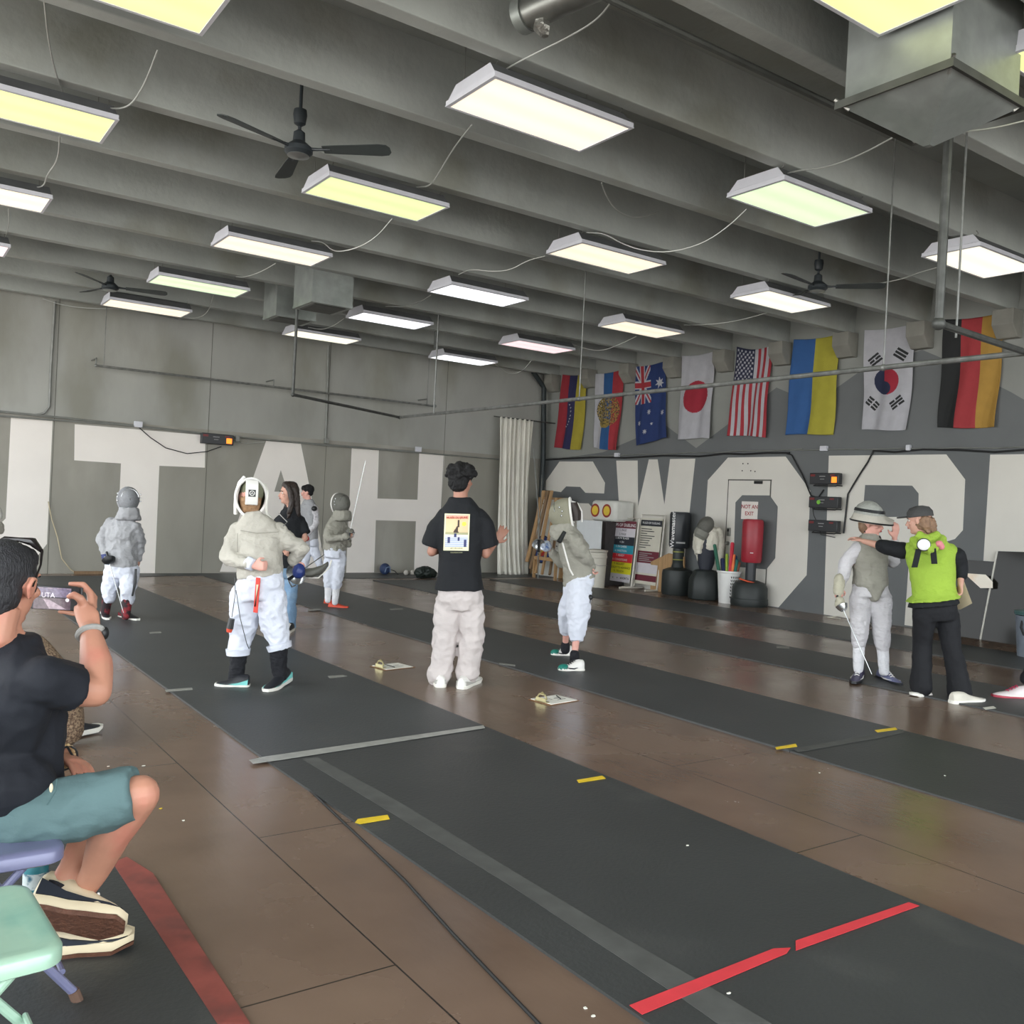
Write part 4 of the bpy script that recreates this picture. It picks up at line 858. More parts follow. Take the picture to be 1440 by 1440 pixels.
mb.build('slots', m_dark, parent=r, angle=0)
for c_, dx, top_, y_, rr, lab in (((38, 96, 76), -.26, .95, 0, .03, 'dark green foam sword sticking out of the basket to the left'), ((196, 48, 66), .03, 1.0, .02, .032, 'tallest red foam sword in the basket'), ((150, 178, 60), -.05, .8, -.03, .024, 'lime green foam sword in the basket'), ((44, 96, 156), .09, .78, .0, .03, 'blue foam sword in the basket'), ((226, 120, 70), .07, .8, .05, .025, 'orange foam sword in the basket'), ((28, 40, 80), -.12, .72, -.04, .034, 'navy foam sword in the basket'), ((186, 120, 96), .15, .68, -.02, .035, 'pinkish foam end at the right rim of the basket'), ((36, 110, 100), .12, .72, .06, .025, 'teal foam sword at the back of the basket')):
    a_ = q+Xs*dx*.25+F_*y_+UZ*.05; b_ = q+Xs*dx+F_*y_*1.5+UZ*top_
    tag(MB().tube([a_, b_, b_+(b_-a_).normalized()*.02], [rr, rr, rr*.6], 10).build('foam_sword', mat('foam '+str(c_), c_, .7), base=a_), lab, 'foam sword', 'foam swords in the basket')

# ================================================================ mirrors at the right
m_mir = mat('smoky dark mirror', (34, 33, 30), .08, 0, var=.08, scale=3, spec=.16)
m_mir2 = mat('smoked glass edge', (190, 188, 178), .3)
def mirror(px, label, thick=.02, lean=.12):
    P = [onx(x, y, XR-.03) for x, y in px]
    P[0].z = P[-1].z = 0.0
    P[0].x -= lean+.02; P[-1].x -= lean+.02
    r = empty('leaning_mirror', (P[0]+P[-1])/2, label, 'mirror')
    MB().prism(P, (-.012, 0, 0)).build('mirror_panel', m_mir, parent=r, angle=0)
    MB().tube([P[0]+V((-.015, 0, .004)), P[1]+V((-.015, 0, 0))], .012, 6).build('edge_strip', m_mir2, parent=r)
mirror([(1387, 901), (1403, 775), (1500, 778), (1492, 930)], 'large smoky dark mirror leaning at the right edge of the wall')
mirror([(1300, 884), (1310, 784), (1403, 790), (1386, 900)], 'smoky dark mirror panel behind the coach in green', lean=.10)
# grey bin at the edge
q = onz(1452, 925); q.z = 0; r = empty('bin', q, 'grey plastic bin with a teal lid cut by the right edge', 'bin')
MB().lathe([(0, 0), (.16, 0), (.2, .48), (0, .48)], q, 20).build('tub', mat('blue grey plastic', (120, 128, 140), .5), parent=r)
MB().lathe([(0, .5), (.21, .49), (.215, .53), (.1, .55), (0, .55)], q, 20).build('lid', mat('teal plastic lid', (70, 100, 100), .5), parent=r)
MB().tube([q+V((-.15, .05, .5)), q+V((-.2, .05, .35)), q+V((-.12, .0, .15))], .015, 8).build('handle', m_dark, parent=r)

# ================================================================ things at the foot of the back wall
m_bmask = mat('blue padded cloth', (38, 56, 92), .6, var=.15)
q = onz(541, 808); q.z = 0; r = empty('ball', q, 'blue round helmet-like ball on the floor in front of the H', 'helmet')
MB().sph(q+UZ*.11, (.105, .10, .11), n=18).build('shell', m_bmask, parent=r); MB().tube([q+V((-.05, -.1, .05)), q+V((-.03, -.11, .14)), q+V((.05, -.1, .16)), q+V((.08, -.07, .05))], .012, 8).build('strap', mat('pale blue trim', (110, 130, 160), .5), parent=r)
tag(MB().tube([q+V((.1, 0, .1)), q+V((.2, -.03, .07)), q+V((.24, -.1, .006)), q+V((.15, -.2, .006))], .006, 6).build('cord', m_blk, base=q), 'short dark cord beside the blue helmet on the floor', 'cord')
for x, l in ((571, 'white ball on the floor left of the green bag, left of the pair'), (580, 'white ball on the floor touching the green bag, right of the pair')):
    q = onz(x, 809); r = empty('ball', q, l, 'ball', 'white balls on the floor'); MB().sph(q+UZ*.052, .052, n=16).build('shell', mat('scuffed white ball', (196, 192, 184), .6, var=.1), parent=r)
q = onz(598, 813); q.z = 0; mb = MB().sph(q+V((0, 0, .11)), (.2, .14, .11)).sph(q+V((-.12, 0, .1)), (.1, .12, .1)).sph(q+V((.15, .02, .08)), (.09, .1, .08))
tag(mb.build('duffel_bag', mat('black green nylon', (22, 34, 30), .5, var=.2), base=q, mods=rem(.012, .04, .09), angle=None), 'small crumpled black-green bag on the floor by the back wall', 'bag')
q = onz(128, 808); tag(MB().box(V((q.x, q.y, .03)), (.5, .06, .05)).mat(1).box(V((q.x+.33, q.y, .03)), (.16, .06, .05)).build('wood_offcut', [m_woodd, m_foam], base=q, bev=.004), 'dark wood offcut on the floor behind the far-left fencer', 'offcut')
q = onz(384, 806); tag(MB().box(V((q.x-.4, q.y-.03, .03)), (.35, .06, .05)).build('wood_offcut', m_woodd, base=q, bev=.004), 'wood offcut on the floor against the white A', 'offcut')
# white looped cable near fencer with mask up
pts = [onx(x, y, XR-.05) for x, y in ((1176, 866), (1175, 880), (1168, 887), (1162, 884), (1160, 878))]
c_ = onx(1172, 884, XR-.3); lp = [c_+V((0, .11*math.cos(t), .10*math.sin(t))) for t in [k*2*PI/18 for k in range(19)]]
for p_ in lp: p_.z = max(p_.z, .01)
tag(MB().tube([onx(1183, 866, XR-.04)]+[p_ for p_ in lp], .007, 6).build('extension_cord', m_wht, base=c_), 'white cord looped by the foot of the wall left of the flipped-mask fencer', 'cord')
# fire-extinguisher-like red thing and bottle behind the fencer
q = onz(1256, 876); q.z = 0; r = empty('fire_extinguisher', q, 'red cylinder on the floor partly hidden behind the flipped-mask fencer', 'fire extinguisher')
MB().lathe([(0, 0), (.065, 0), (.07, .02), (.07, .34), (.05, .4), (.02, .42), (0, .42)], q, 20).build('tank', mat('dull red enamel', (150, 62, 54), .45), parent=r); MB().tube([q+UZ*.42, q+UZ*.47, q+V((-.07, 0, .5))], .015, 8).build('valve', m_dark, parent=r)
# ================================================================ people
m_skin = mat('light skin', (196, 150, 132), .55, var=.06, scale=12); m_skin2 = mat('tan skin', (166, 120, 102), .55, var=.06, scale=12); m_skin3 = mat('pale pink skin', (214, 160, 146), .55, var=.06, scale=12)
m_hairk = mat('black hair', (13, 13, 15), .8, var=.25, scale=60, bump=.5, bscale=90); m_hairb = mat('dark brown hair', (44, 34, 30), .5, var=.3, scale=40, bump=.4, bscale=90, stretch=(1, 1, .25)); m_hairl = mat('light brown hair', (128, 100, 78), .6, var=.3, scale=40, bump=.4, bscale=80, stretch=(1, 1, .2)); m_hairg = mat('blond hair', (150, 116, 84), .6, var=.25, scale=40, bump=.4, bscale=80)
m_eye = mat('eye white', (225, 222, 216), .3); m_iris = mat('iris', (46, 32, 26), .3); m_lip = mat('lip', (172, 92, 88), .5)
cloth = lambda n, c, b=.5, s=14, v=.06, st=None, **k: mat(n, c, .85, var=v, scale=5, bump=min(1, b*1.5), bscale=s, stretch=st or (1, 1, 1.6), **k)
m_lame = cloth('grey lame cloth', (178, 174, 164), .55, 15, .09); m_lame2 = cloth('cool grey lame cloth', (156, 157, 160), .6, 15, .08); m_lame3 = cloth('dull grey lame cloth', (146, 144, 134), .6, 16, .1)
m_whc = cloth('white fencing cloth', (208, 212, 224), .5, 13, .03); m_whk = cloth('white knitted cloth', (200, 198, 202), .5, 18, .04, (1, 1, 2.5)); m_sock = cloth('white sock', (222, 222, 226), .4, 30, .03, (1, 1, 3))
m_blks = cloth('black sock', (15, 17, 24), .4, 30, .1); m_blkt = cloth('black cotton', (11, 15, 21), .4, 9, .08); m_jean = cloth('washed denim', (112, 142, 172), .4, 14, .14, c2=(134, 160, 186), c2s=4); m_sweat = cloth('light grey sweatpants', (190, 182, 180), .5, 10, .05)
m_lime = cloth('lime fleece', (148, 178, 62), .4, 26, .06); m_blkp = cloth('black leggings', (13, 15, 21), .3, 9, .08); m_short = cloth('teal grey shorts', (82, 106, 108), .4, 9, .07)
m_knit = mat('brown checked knit', (132, 112, 90), .85, var=.3, scale=70, c2=(82, 62, 48), c2s=90, c2t=.5, bump=.6, bscale=90)
m_shw = mat('white sneaker', (222, 220, 216), .5, var=.04); m_shg = mat('grey sneaker mesh', (170, 168, 162), .7, var=.1); m_sole = mat('white sole', (226, 224, 216), .5, var=.03); m_shk = mat('black sneaker', (30, 32, 38), .5, var=.1)
m_teal = mat('teal sneaker', (24, 118, 104), .5, var=.08); m_aqua = mat('aqua sneaker trim', (120, 200, 196), .5); m_ored = mat('orange red shoe', (206, 76, 52), .6, var=.08); m_cream = mat('cream sneaker', (214, 200, 170), .55, var=.05); m_gum = mat('brown gum sole', (92, 58, 42), .7, var=.2, scale=30, bump=.6, bscale=60)
m_blued = mat('deep blue plastic', (36, 52, 110), .4, var=.1); m_alu = mat('bright metal', (190, 192, 192), .25, .9); m_blkg = mat('black guard', (30, 32, 34), .4)

def hand(mb, wr, d, n, k=1., curl=.5, sg=1, spread=1., th=1.):
    wr = V(wr); d = V(d).normalized(); n = (V(n)-d*V(n).dot(d)).normalized(); s = d.cross(n)*sg
    mb.ell([(wr-d*.01*k, s*.024*k, n*.018*k), (wr+d*.02*k, s*.030*k, n*.017*k), (wr+d*.05*k, s*.040*k, n*.015*k), (wr+d*.085*k, s*.040*k, n*.012*k)], 14)
    for i, (o, L_) in enumerate(((-.030, .062), (-.010, .078), (.011, .084), (.031, .074))):
        b = wr+d*.078*k+s*o*k; dd = (d+s*o*4*spread*.5).normalized(); pts = [b-dd*.02*k, b]; a = 0
        for j, f in enumerate((.45, .32, .25)):
            a += curl*(1.0, 1.25, .9)[j]
            pts.append(pts[-1]+(dd*math.cos(a)+n*math.sin(a))*L_*f*k)
        mb.tube(pts, [.0095*k, .0098*k, .0092*k, .0085*k, .0068*k], 8); mb.sph(pts[-1], .0068*k, n=8)
    b = wr+d*.022*k+s*.030*k; t1 = (s*.75+d*.65+n*.25*th).normalized(); t2 = (s*(.35-.3*curl)+d*.85+n*.5*th*(.5+curl)).normalized()
    p1 = b+t1*.038*k; p2 = p1+t2*.034*k; mb.tube([b-t1*.012*k, b, p1, p2], [.013*k, .0135*k, .011*k, .008*k], 9); mb.sph(p2, .008*k, n=8)

class Fig:
    def __init__(s, D, foot, label, name='person', cat='person', group=None):
        s.D = D; b = at(foot[0], foot[1], D); b.z = 0
        s.r = empty(name, b, label, cat, group)
    def P(s, x, y, d=0): return at(x, y, s.D+d)
    def frame(s, f, up=UZ):
        f = V(f).normalized(); up = (V(up)-f*V(up).dot(f)).normalized(); return f, f.cross(up), up          # front, right-hand side, up
    def head(s, mb, c, f, k=1., up=UZ, jaw=1.):
        f, r, u = s.frame(f, up); s.hc, s.hf, s.hr, s.hu, s.hk = c, f, r, u, k
        g = lambda a, b, h: c+f*a*k+r*b*k+u*h*k
        A = (r, f, u)
        mb.sph(g(-.012, 0, .03), (.076*k, .094*k, .088*k), A, 20); mb.sph(g(.022, 0, -.035), (.058*k, .066*k, .078*k*jaw), A, 18)
        mb.sph(g(.058, 0, -.096), (.026*k, .024*k, .02*k), A, 12); mb.tube([g(-.045, 0, -.07), g(.03, 0, -.085), g(.055, 0, -.094)], [.05*k, .046*k, .03*k], 12)
        mb.tube([g(.084, 0, .012), g(.096, 0, -.01), g(.108, 0, -.03), g(.09, 0, -.036)], [.008*k, .010*k, .0125*k, .011*k], 10)
        for q in (-1, 1):
            mb.sph(g(-.006, .076*q, -.006), (.012*k, .020*k, .032*k), A, 12); mb.sph(g(.074, .033*q, .028), (.024*k, .014*k, .008*k), A, 10); mb.sph(g(.064, .04*q, -.022), (.024*k, .018*k, .018*k), A, 10)
        mb.sph(g(.082, 0, -.056), (.022*k, .014*k, .010*k), A, 10)
    def face(s):
        c, f, r, u, k = s.hc, s.hf, s.hr, s.hu, s.hk; g = lambda a, b, h: c+f*a*k+r*b*k+u*h*k; A = (r, f, u)
        mb = MB()
        for q in (-1, 1):
            MB().sph(g(.071, .032*q, .006), (.014*k, .011*k, .0085*k), A, 12).mat(1).sph(g(.080, .032*q, .005), (.007*k, .004*k, .0075*k), A, 10).build('eye', [m_eye, m_iris], parent=s.r)
            MB().tube([g(.088, .014*q, .024), g(.088, .032*q, .031), g(.074, .05*q, .024)], .004*k, 6).build('eyebrow', m_hairk, parent=s.r)
        if True: pass
        mb = MB(); mb.sph(g(.094, 0, -.052), (.022*k, .007*k, .0045*k), A, 12).sph(g(.093, 0, -.061), (.019*k, .008*k, .0055*k), A, 12); mb.build('lips', m_lip, parent=s.r)
    def torso(s, nb, shL, shR, wa, pe, w, d=(.1, .11, .1, .12), grow=0, hem=None, hemw=None, front=None, neckr=.058, parts=None):
        # w: half widths at shoulder, chest, waist, hip
        if grow > 0: GS[0] = .84; w = [x*.94 for x in w]
        shL, shR, nb, wa, pe = V(shL), V(shR), V(nb), V(wa), V(pe)
        side = (shR-shL); side.normalize(); up = (nb-pe).normalized(); dp = side.cross(up).normalized(); side = up.cross(dp).normalized()
        sm = (shL+shR)/2; sm0 = nb.lerp(sm, .75)
        s.side, s.up, s.dp = side, up, dp
        R = [(nb+up*.02, side*(neckr+grow), dp*(neckr+grow)), (nb.lerp(sm, .35), side*(w[0]*.74+grow), dp*(d[0]*.8+grow)), (sm-up*.02, side*(w[0]+.018+grow), dp*(d[0]+grow)),
             (sm.lerp(wa, .4), side*(w[1]+grow), dp*(d[1]+grow)), (wa, side*(w[2]+grow), dp*(d[2]+grow)), (wa.lerp(pe, .6), side*((w[2]+w[3])/2+grow), dp*((d[2]+d[3])/2+grow))]
        if hem is not None: R.append((V(hem), side*(hemw[0]), dp*(hemw[1])))
        else: R.append((pe, side*(w[3]+grow), dp*(d[3]+grow)))
        return R
    def body(s, mb, nb, shL, shR, wa, pe, w, d, hc, arms, legs, k=1., ar=(.046, .038, .024), lr=(.066, .042, .030)):
        md = (shL+shR)/2; dn = (nb-pe).normalized()*-.028
        for q in (shL, shR): q += (md-q).normalized()*.040+dn
        mb.ell(s.torso(nb, shL, shR, wa, pe, w, d, grow=-.015)); mb.tube([V(hc)-V((0, 0, .08*k)), V(hc).lerp(V(nb), .7), V(nb)-(V(nb)-V(pe)).normalized()*-.0], [.05*k, .048*k, .055*k], 14); mb.tube([V(hc).lerp(V(nb), .5), V(nb), V(nb).lerp(V(wa), .1)], [.047*k, .05*k, .06*k], 14)
        for a in arms: mb.limb(a, [x*k for x in ar][:len(a)])
        for a in legs: mb.limb(a, [x*k for x in lr][:len(a)])
        for a in legs: mb.sph(V(a[0]), lr[0]*k*.95)
    def fin(s, mb, name, m, v=.012, fold=.012, fs=.12, sm=2, parent=None, label=None):
        GS[0] = 1.0; o = mb.build(name, m, parent=parent or s.r, mods=rem(v, fold, fs, sm), angle=None)
        if label: o['label'] = label
        return o
def shoe(fig, heel, toe, w, mu, ms, h=.085, lift=0, roll=0, trim=None, lace=None, label=None, floor=True, back=.0, hl=None, stripe=None, out=None):
    heel, toe = V(heel), V(toe)
    f = (toe-heel).normalized(); u0 = (UZ-f*UZ.dot(f)).normalized(); s_ = f.cross(u0); u = (u0*math.cos(roll)+s_*math.sin(roll)); s_ = f.cross(u); L_ = (toe-heel).length; hl = hl or h
    g = lambda t, a, z: heel+f*L_*t+s_*a+u*z
    mb = MB(); sh = [(-.01, .55, .9), (.05, .8, 1.02), (.2, .84, 1.05), (.36, .82, .98), (.5, .9, .74), (.68, 1., .56), (.85, .92, .44), (.96, .62, .36), (1.0, .3, .3)]
    R = []
    for t, a, z in sh:
        zz = z*hl if t < .4 else z*h; aw = w*a
        R.append([g(t, aw*x, .018+(zz-.018)*y) for x, y in ((-1, 0), (-1, .35), (-.82, .72), (-.45, .97), (0, 1.04), (.45, .97), (.82, .72), (1, .35), (1, 0), (0, -.1))])
    mb.loft(R); o = mb.build('shoe', mu, parent=fig.r, angle=50)
    if label: o['label'] = label
    mb = MB(); ring = [(-.03, .5), (.03, .86), (.2, .92), (.4, .84), (.6, .98), (.78, 1.04), (.92, .84), (1.02, .4)]
    pl = [(t, a) for t, a in ring]+[(t, -a) for t, a in ring[::-1]]
    mb.loft([[g(t, a*w*1.02, -.002 + (.012 if t > .9 else 0)) for t, a in pl], [g(t, a*w*1.1, .012+(.006 if t > .9 else 0)) for t, a in pl], [g(t, a*w*1.06, .026+(.005 if t > .9 else 0)) for t, a in pl]])
    so = mb.build('sole', ms, parent=o, angle=50)
    if out: MB().loft([[g(t, a*w*.98, -.016 + (.012 if t > .9 else 0)) for t, a in pl], [g(t, a*w*1.06, -.003+(.010 if t > .9 else 0)) for t, a in pl]]).build('outsole', out, parent=o, angle=50)
    if trim: MB().loft([[g(t, aw*w*1.06, z*h+.012) for t, aw, z in ((.03, q*.86, .14), (.3, q*.9, .13), (.62, q*.98, .13), (.85, q*.93, .15), (.95, q*.72, .18), (.8, q*.95, .2), (.55, q*.97, .22), (.32, q*.92, .30), (.12, q*.87, .46), (.02, q*.8, .55))] for q in (-1, 1)], caps=True).build('trim', trim, parent=o, angle=30)
    if lace:
        mb = MB()
        for k in range(4): t = .40+k*.075; z = h*(.98-.36*(k/3)**1.1)+.004; mb.tube([g(t, -w*.45, z-.006), g(t, 0, z+.004), g(t+.01, w*.45, z-.006)], .0045, 5)
        mb.tube([g(.38, 0, h*1.02), g(.36, w*.5, h*1.05), g(.44, w*.7, h*.8)], .004, 5); mb.build('laces', lace, parent=o)
    if stripe:
        for q in (-1, 1): MB().tube([g(.3, q*w*.93, h*.4), g(.45, q*w*.95, h*.3), g(.62, q*w*1.03, h*.34), g(.8, q*w*.9, h*.42)], [.002, .007, .006, .002], 6).build('side_stripe', stripe, parent=o)
    return o
def fmask(fig, c, f, up=UZ, k=1., mesh=None, bibm=None, rim=None, bib=True, back=False, shine=True):
    f, r, u = fig.frame(f, up); g = lambda a, b, h: c+f*a*k+r*b*k+u*h*k
    mesh = mesh or m_mesh; bibm = bibm or m_bib; rim = rim or m_shw
    mb = MB(); n = 24; rings = []
    for i in range(11):                       # domed wire front, open at the back
        t = i/10; ph = t*PI*.60; x = math.cos(ph)*.165-.015; rr = math.sin(ph)
        rings.append([g(x, .118*rr*math.cos(2*PI*j/n)*(1-.1*max(0, -math.sin(2*PI*j/n))), .150*rr*math.sin(2*PI*j/n)-.006) for j in range(n)])
    rings[0] = [g(.15, .004*math.cos(2*PI*j/n), .004*math.sin(2*PI*j/n)) for j in range(n)]
    o = mb.loft(rings, caps=False).build('fencing_mask', mesh, parent=fig.r, angle=60, mods=lambda o: setattr(o.modifiers.new('s', 'SOLIDIFY'), 'thickness', .004))
    MB().tube(rings[-1]+[rings[-1][0]], .011*k, 8).build('mask_rim', rim, parent=o)
    a0 = rings[5]; MB().tube([a0[j] for j in range(1, 12)], .005*k, 6).build('mask_seam', m_alu, parent=o)
    if shine:
        mb = MB()
        for q in (-1, 1):
            for (a, h) in ((.0, .02), (.02, .06), (.01, -.02)): mb.sph(g(a+.01, q*.122, h), (.010*k, .008*k, .010*k), n=8)
        mb.build('mask_rivet', m_alu, parent=o)
    if bib:
        R = []
        for (a, h, x, y) in ((.03, -.095, .098, .112), (.036, -.135, .112, .124), (.03, -.175, .12, .128), (.02, -.21, .136, .134), (.01, -.24, .14, .12)):
            R.append((g(a, 0, h), r*x*k, f*y*k))
        MB().ell(R, 24).build('mask_bib', bibm, parent=o, mods=rem(.012, .016, .06), angle=None)
    if back:
        R = []
        mb = MB(); P0 = [(-.095, .125), (-.122, .09), (-.13, .03), (-.126, -.03), (-.112, -.06)]
        mb.loft([[g(a-.012, x, h) for x in (-.045, -.038, .038, .045)]+[g(a+.008, x, h) for x in (.045, -.045)] for a, h in P0])
        pd = mb.build('padded_tongue', m_shw, parent=o, bev=.006)
        MB().prism([g(-.143, x, h) for x, h in ((-.026, .0), (.026, .0), (.026, .052), (-.026, .052))], f*.004).build('square_logo', m_blkg, parent=pd, angle=0)
        MB().tube([g(-.146, .017*math.cos(t), .026+.017*math.sin(t)) for t in [q*2*PI/16 for q in range(17)]], .0028, 5).tube([g(-.146, -.008, .018), g(-.146, 0, .034), g(-.146, .008, .018)], .0028, 5).build('ring_logo', m_shw, parent=pd)
        MB().tube([g(-.03, -.05, .145), g(-.05, -.085, .10), g(-.055, -.105, .02), g(-.04, -.105, -.06), g(-.01, -.1, -.13)], .015, 8).build('side_strap', m_shw, parent=o)
        MB().tube([g(0, .1, .1), g(-.06, .12, .04), g(-.08, .11, -.05), g(-.04, .12, -.12), g(.0, .16, -.15)], .011, 8).build('mask_cord', m_sole, parent=o)
    return o
def sword(hand_p, tip, guard, label, name='sabre', curve=0, gm=None, gdir=None, k=1, knuckle=True, kv=None):
    h, t = V(hand_p), V(tip); d = (t-h).normalized(); r = empty(name, h, label, 'fencing weapon')
    n = 8; sidev = d.cross(UZ); pts = [h.lerp(t, i/n)-UZ*curve*math.sin(PI*i/n) for i in range(n+1)]
    MB().tube(pts, [.0045]+[.004]*(n-1)+[.0025], 6).build('blade', m_alu, parent=r)
    MB().tube([h-d*.14, h], [.013, .012], 8).build('grip', m_blkg, parent=r)
    A = d.orthogonal().normalized(); B_ = d.cross(A)
    MB().lathe([(.0, .012), (.03, .008), (guard*.8, -.012), (guard, -.04), (guard*.99, -.042), (guard*.76, -.016), (.02, .002)], h, 20, (A, B_, d)).build('guard', gm or m_alu, parent=r)
    if knuckle:
        kv = V(kv).normalized() if kv else -UZ
        MB().tube([h-d*.04+kv*guard, h-d*.09+kv*guard*.9, h-d*.14+kv*.012], .006, 6).build('knuckle_bow', gm or m_alu, parent=r)
    return r

# ---------------------------------------------------------------- far-left fencer
def grey_fencer(F, dx=0, parts=True):
    P = lambda x, y, d=0: F.P(x+dx, y, d)
    nb, sL, sR, wa, pe = P(177, 727), P(152, 731, .02), P(195, 738, -.05), P(171, 772), P(171, 792)
    hc = P(181, 703); fdir = (CX*.55-FW*.9).normalized()
    k = .86; mb = MB(); kn1, kn2, an1, an2 = P(154, 826, -.02), P(180, 828, -.08), P(148, 862, .04), P(177, 866, -.08)
    w = (.155, .165, .16, .165); d = (.09, .12, .125, .12)
    eL, wL, eR, wR = P(142, 757), P(150, 783, -.1), P(199, 762, .05), P(195, 785, .08)
    F.body(mb, nb, sL, sR, wa, pe, w, d, hc, [[sL, eL, wL], [sR, eR, wR]], [[P(160, 796), kn1, an1], [P(182, 796), kn2, an2]], k)
    F.head(mb, hc, fdir, k); hand(mb, wL, (P(152, 795)-wL), FW, k, 1.1); hand(mb, wR, -UZ, -CX, k, .5)
    F.fin(mb, 'body', m_skin, .009, 0, sm=1)
    mb = MB(); mb.ell(F.torso(nb, sL, sR, wa, pe, w, d, .012, hem=P(172, 796), hemw=(.165, .135))); mb.ell([(pe, F.side*.16, F.dp*.13), (P(173, 808), F.side*.07, F.dp*.11), (P(174, 813), F.side*.02, F.dp*.06)])
    mb.limb([sL, eL, wL], [.072, .062, .044]); mb.limb([sR, eR, wR], [.072, .06, .044]); F.fin(mb, 'jacket', m_lame2, .012, .028, .09)
    mb = MB(); mb.ell([(P(171, 786), F.side*.16, F.dp*.125), (P(171, 802), F.side*.175, F.dp*.13), (P(170, 812), F.side*.13, F.dp*.11)])
    mb.limb([P(160, 802), kn1, P(154, 840)], [.095, .085, .068]); mb.limb([P(183, 802), kn2, P(180, 842, -.06)], [.095, .085, .07]); F.fin(mb, 'breeches', m_whc, .012, .026, .09)
    mb = MB(); mb.tube([P(182+9, 800, -.1), P(190, 820, -.12), P(186, 838, -.12)], [.012, .014, .01], 6); mb.build('side_lettering', m_blkg, parent=F.r)
    for a, b_ in ((P(152, 838), an1), (P(179, 840, -.06), an2)): F.fin(MB().limb([a+UZ*.05, b_], [.056, .046]), 'sock', mat('black and red sock', (40, 28, 32), .8, c2=(140, 40, 48), c2s=14, c2t=.56), .01, 0)
    return P
F = Fig(9.95, (166, 872), 'person in grey fencing jacket and mask standing far left before the white T')
P = grey_fencer(F)
h1 = onz(146, 862); h1.z = 0; shoe(F, h1, onz(151, 873), .042, m_shk, m_sole, .09, trim=mat('dark red trim', (120, 36, 44), .5)); shoe(F, onz(170, 868), onz(194, 874), .046, m_shk, m_sole, .09, trim=mat('dark red trim', (120, 36, 44), .5))
fmask(F, P(181, 702), (CX*.55-FW*.9), k=.95, mesh=mat('cool grey wire mesh', (128, 130, 134), .6, .1, var=.1, scale=60, bump=.4, bscale=150), bibm=m_lame2, rim=m_lame2)
MB().tube([P(148, 779, -.1), P(150, 790, -.1)], [.045, .04], 10).build('glove_cuff', m_blued, parent=F.r)
sword(P(154, 791, -.2), P(174, 862, -.5), .07, 'sabre held low by the far-left fencer, blade pointing at the floor', gm=m_blkg, knuckle=False)
# ---------------------------------------------------------------- fencer cut by the left edge
F = Fig(11.6, (-20, 850), 'person in fencing kit cut by the left edge, only a white mask showing')
P = lambda x, y, d=0: F.P(x, y, d)
nb, sL, sR, wa, pe = P(-20, 748), P(-42, 756), P(0-4, 756), P(-22, 800), P(-22, 818)
mb = MB(); F.body(mb, nb, sL, sR, wa, pe, (.16, .16, .14, .16), (.1, .12, .11, .12), P(-16, 726), [[sL, P(-52, 785), P(-48, 812)], [sR, P(2-8, 785), P(-12, 810)]], [[P(-30, 818), P(-32, 850-10), P(-32, 852)], [P(-14, 818), P(-14, 842), P(-14, 852)]], .9); F.head(mb, P(-16, 724), CX); F.fin(mb, 'body', m_skin, .012, 0)
mb = MB(); mb.ell(F.torso(nb, sL, sR, wa, pe, (.16, .16, .14, .16), (.1, .12, .11, .12), .012)); mb.limb([sL, P(-52, 785), P(-48, 812)], [.07, .06, .045]); mb.limb([sR, P(-8, 785), P(-12, 810)], [.07, .06, .045]); F.fin(mb, 'jacket', m_lame2, .014, .02)
mb = MB(); mb.ell([(P(-22, 812), F.side*.16, F.dp*.12), (P(-22, 826), F.side*.16, F.dp*.12)]); mb.limb([P(-30, 824), P(-32, 842), onz(-32, 846)+UZ*.1], [.09, .08, .06]); mb.limb([P(-14, 824), P(-14, 842), onz(-14, 848)+UZ*.1], [.09, .08, .06]); F.fin(mb, 'breeches', m_whc, .014, .02)
fmask(F, P(-13, 724), CX-FW*.3, mesh=m_shw, bibm=m_lame)
shoe(F, onz(-34, 852), onz(-20, 856), .045, m_shw, m_sole); shoe(F, onz(-18, 852), onz(-3, 856), .045, m_shw, m_sole)

# ---------------------------------------------------------------- central fencer from behind
F = Fig(6.85, (350, 966), 'person in light grey fencing jacket and black socks seen from behind, hand behind back'); P = F.P
nb, sL, sR, wa, pe = P(356, 727), P(325, 742, 0), P(397, 742, .05), P(364, 790), P(366, 812)
hc = P(352, 699, .02); fdir = (FW*.93-CX*.35)
kL, kR, aL, aR = P(342, 882, .02), P(384, 882, .0), P(334, 950, .0), P(392, 946, .05)
w = (.165, .175, .16, .165); d = (.1, .125, .125, .125); eL, wL, eR, wR = P(321, 783, -.08), P(357, 796, -.20), P(421, 768, .08), P(414, 790, -.02+.15)
mb = MB(); F.body(mb, nb, sL, sR, wa, pe, w, d, hc, [[sL, eL, wL], [sR, eR, wR]], [[P(345, 820), kL, aL], [P(378, 820), kR, aR]], .95)
F.head(mb, hc, fdir, .98); hand(mb, wL, P(374, 796, -.22)-wL, CX*.2+FW*1, .95, 1.15, 1); hand(mb, wR, (P(420, 803, .12)-wR), FW, .9, 1.2)
F.fin(mb, 'body', m_skin3, .008, 0, sm=1)
mb = MB(); mb.ell(F.torso(nb, sL, sR, wa, pe, w, d, .016, hem=P(366, 811), hemw=(.162, .135), neckr=.06)); mb.limb([sL, eL, P(349, 793, -.19)], [.082, .075, .05]); mb.limb([sR, P(405, 762, .04), P(424, 772, .08), P(412, 789, .12)], [.082, .078, .074, .05])
mb.ell([(nb+UZ*.035, F.side*.062, F.dp*.062), (nb-UZ*.03, F.side*.085, F.dp*.075)])
F.fin(mb, 'jacket', m_lame, .010, .022, .10)
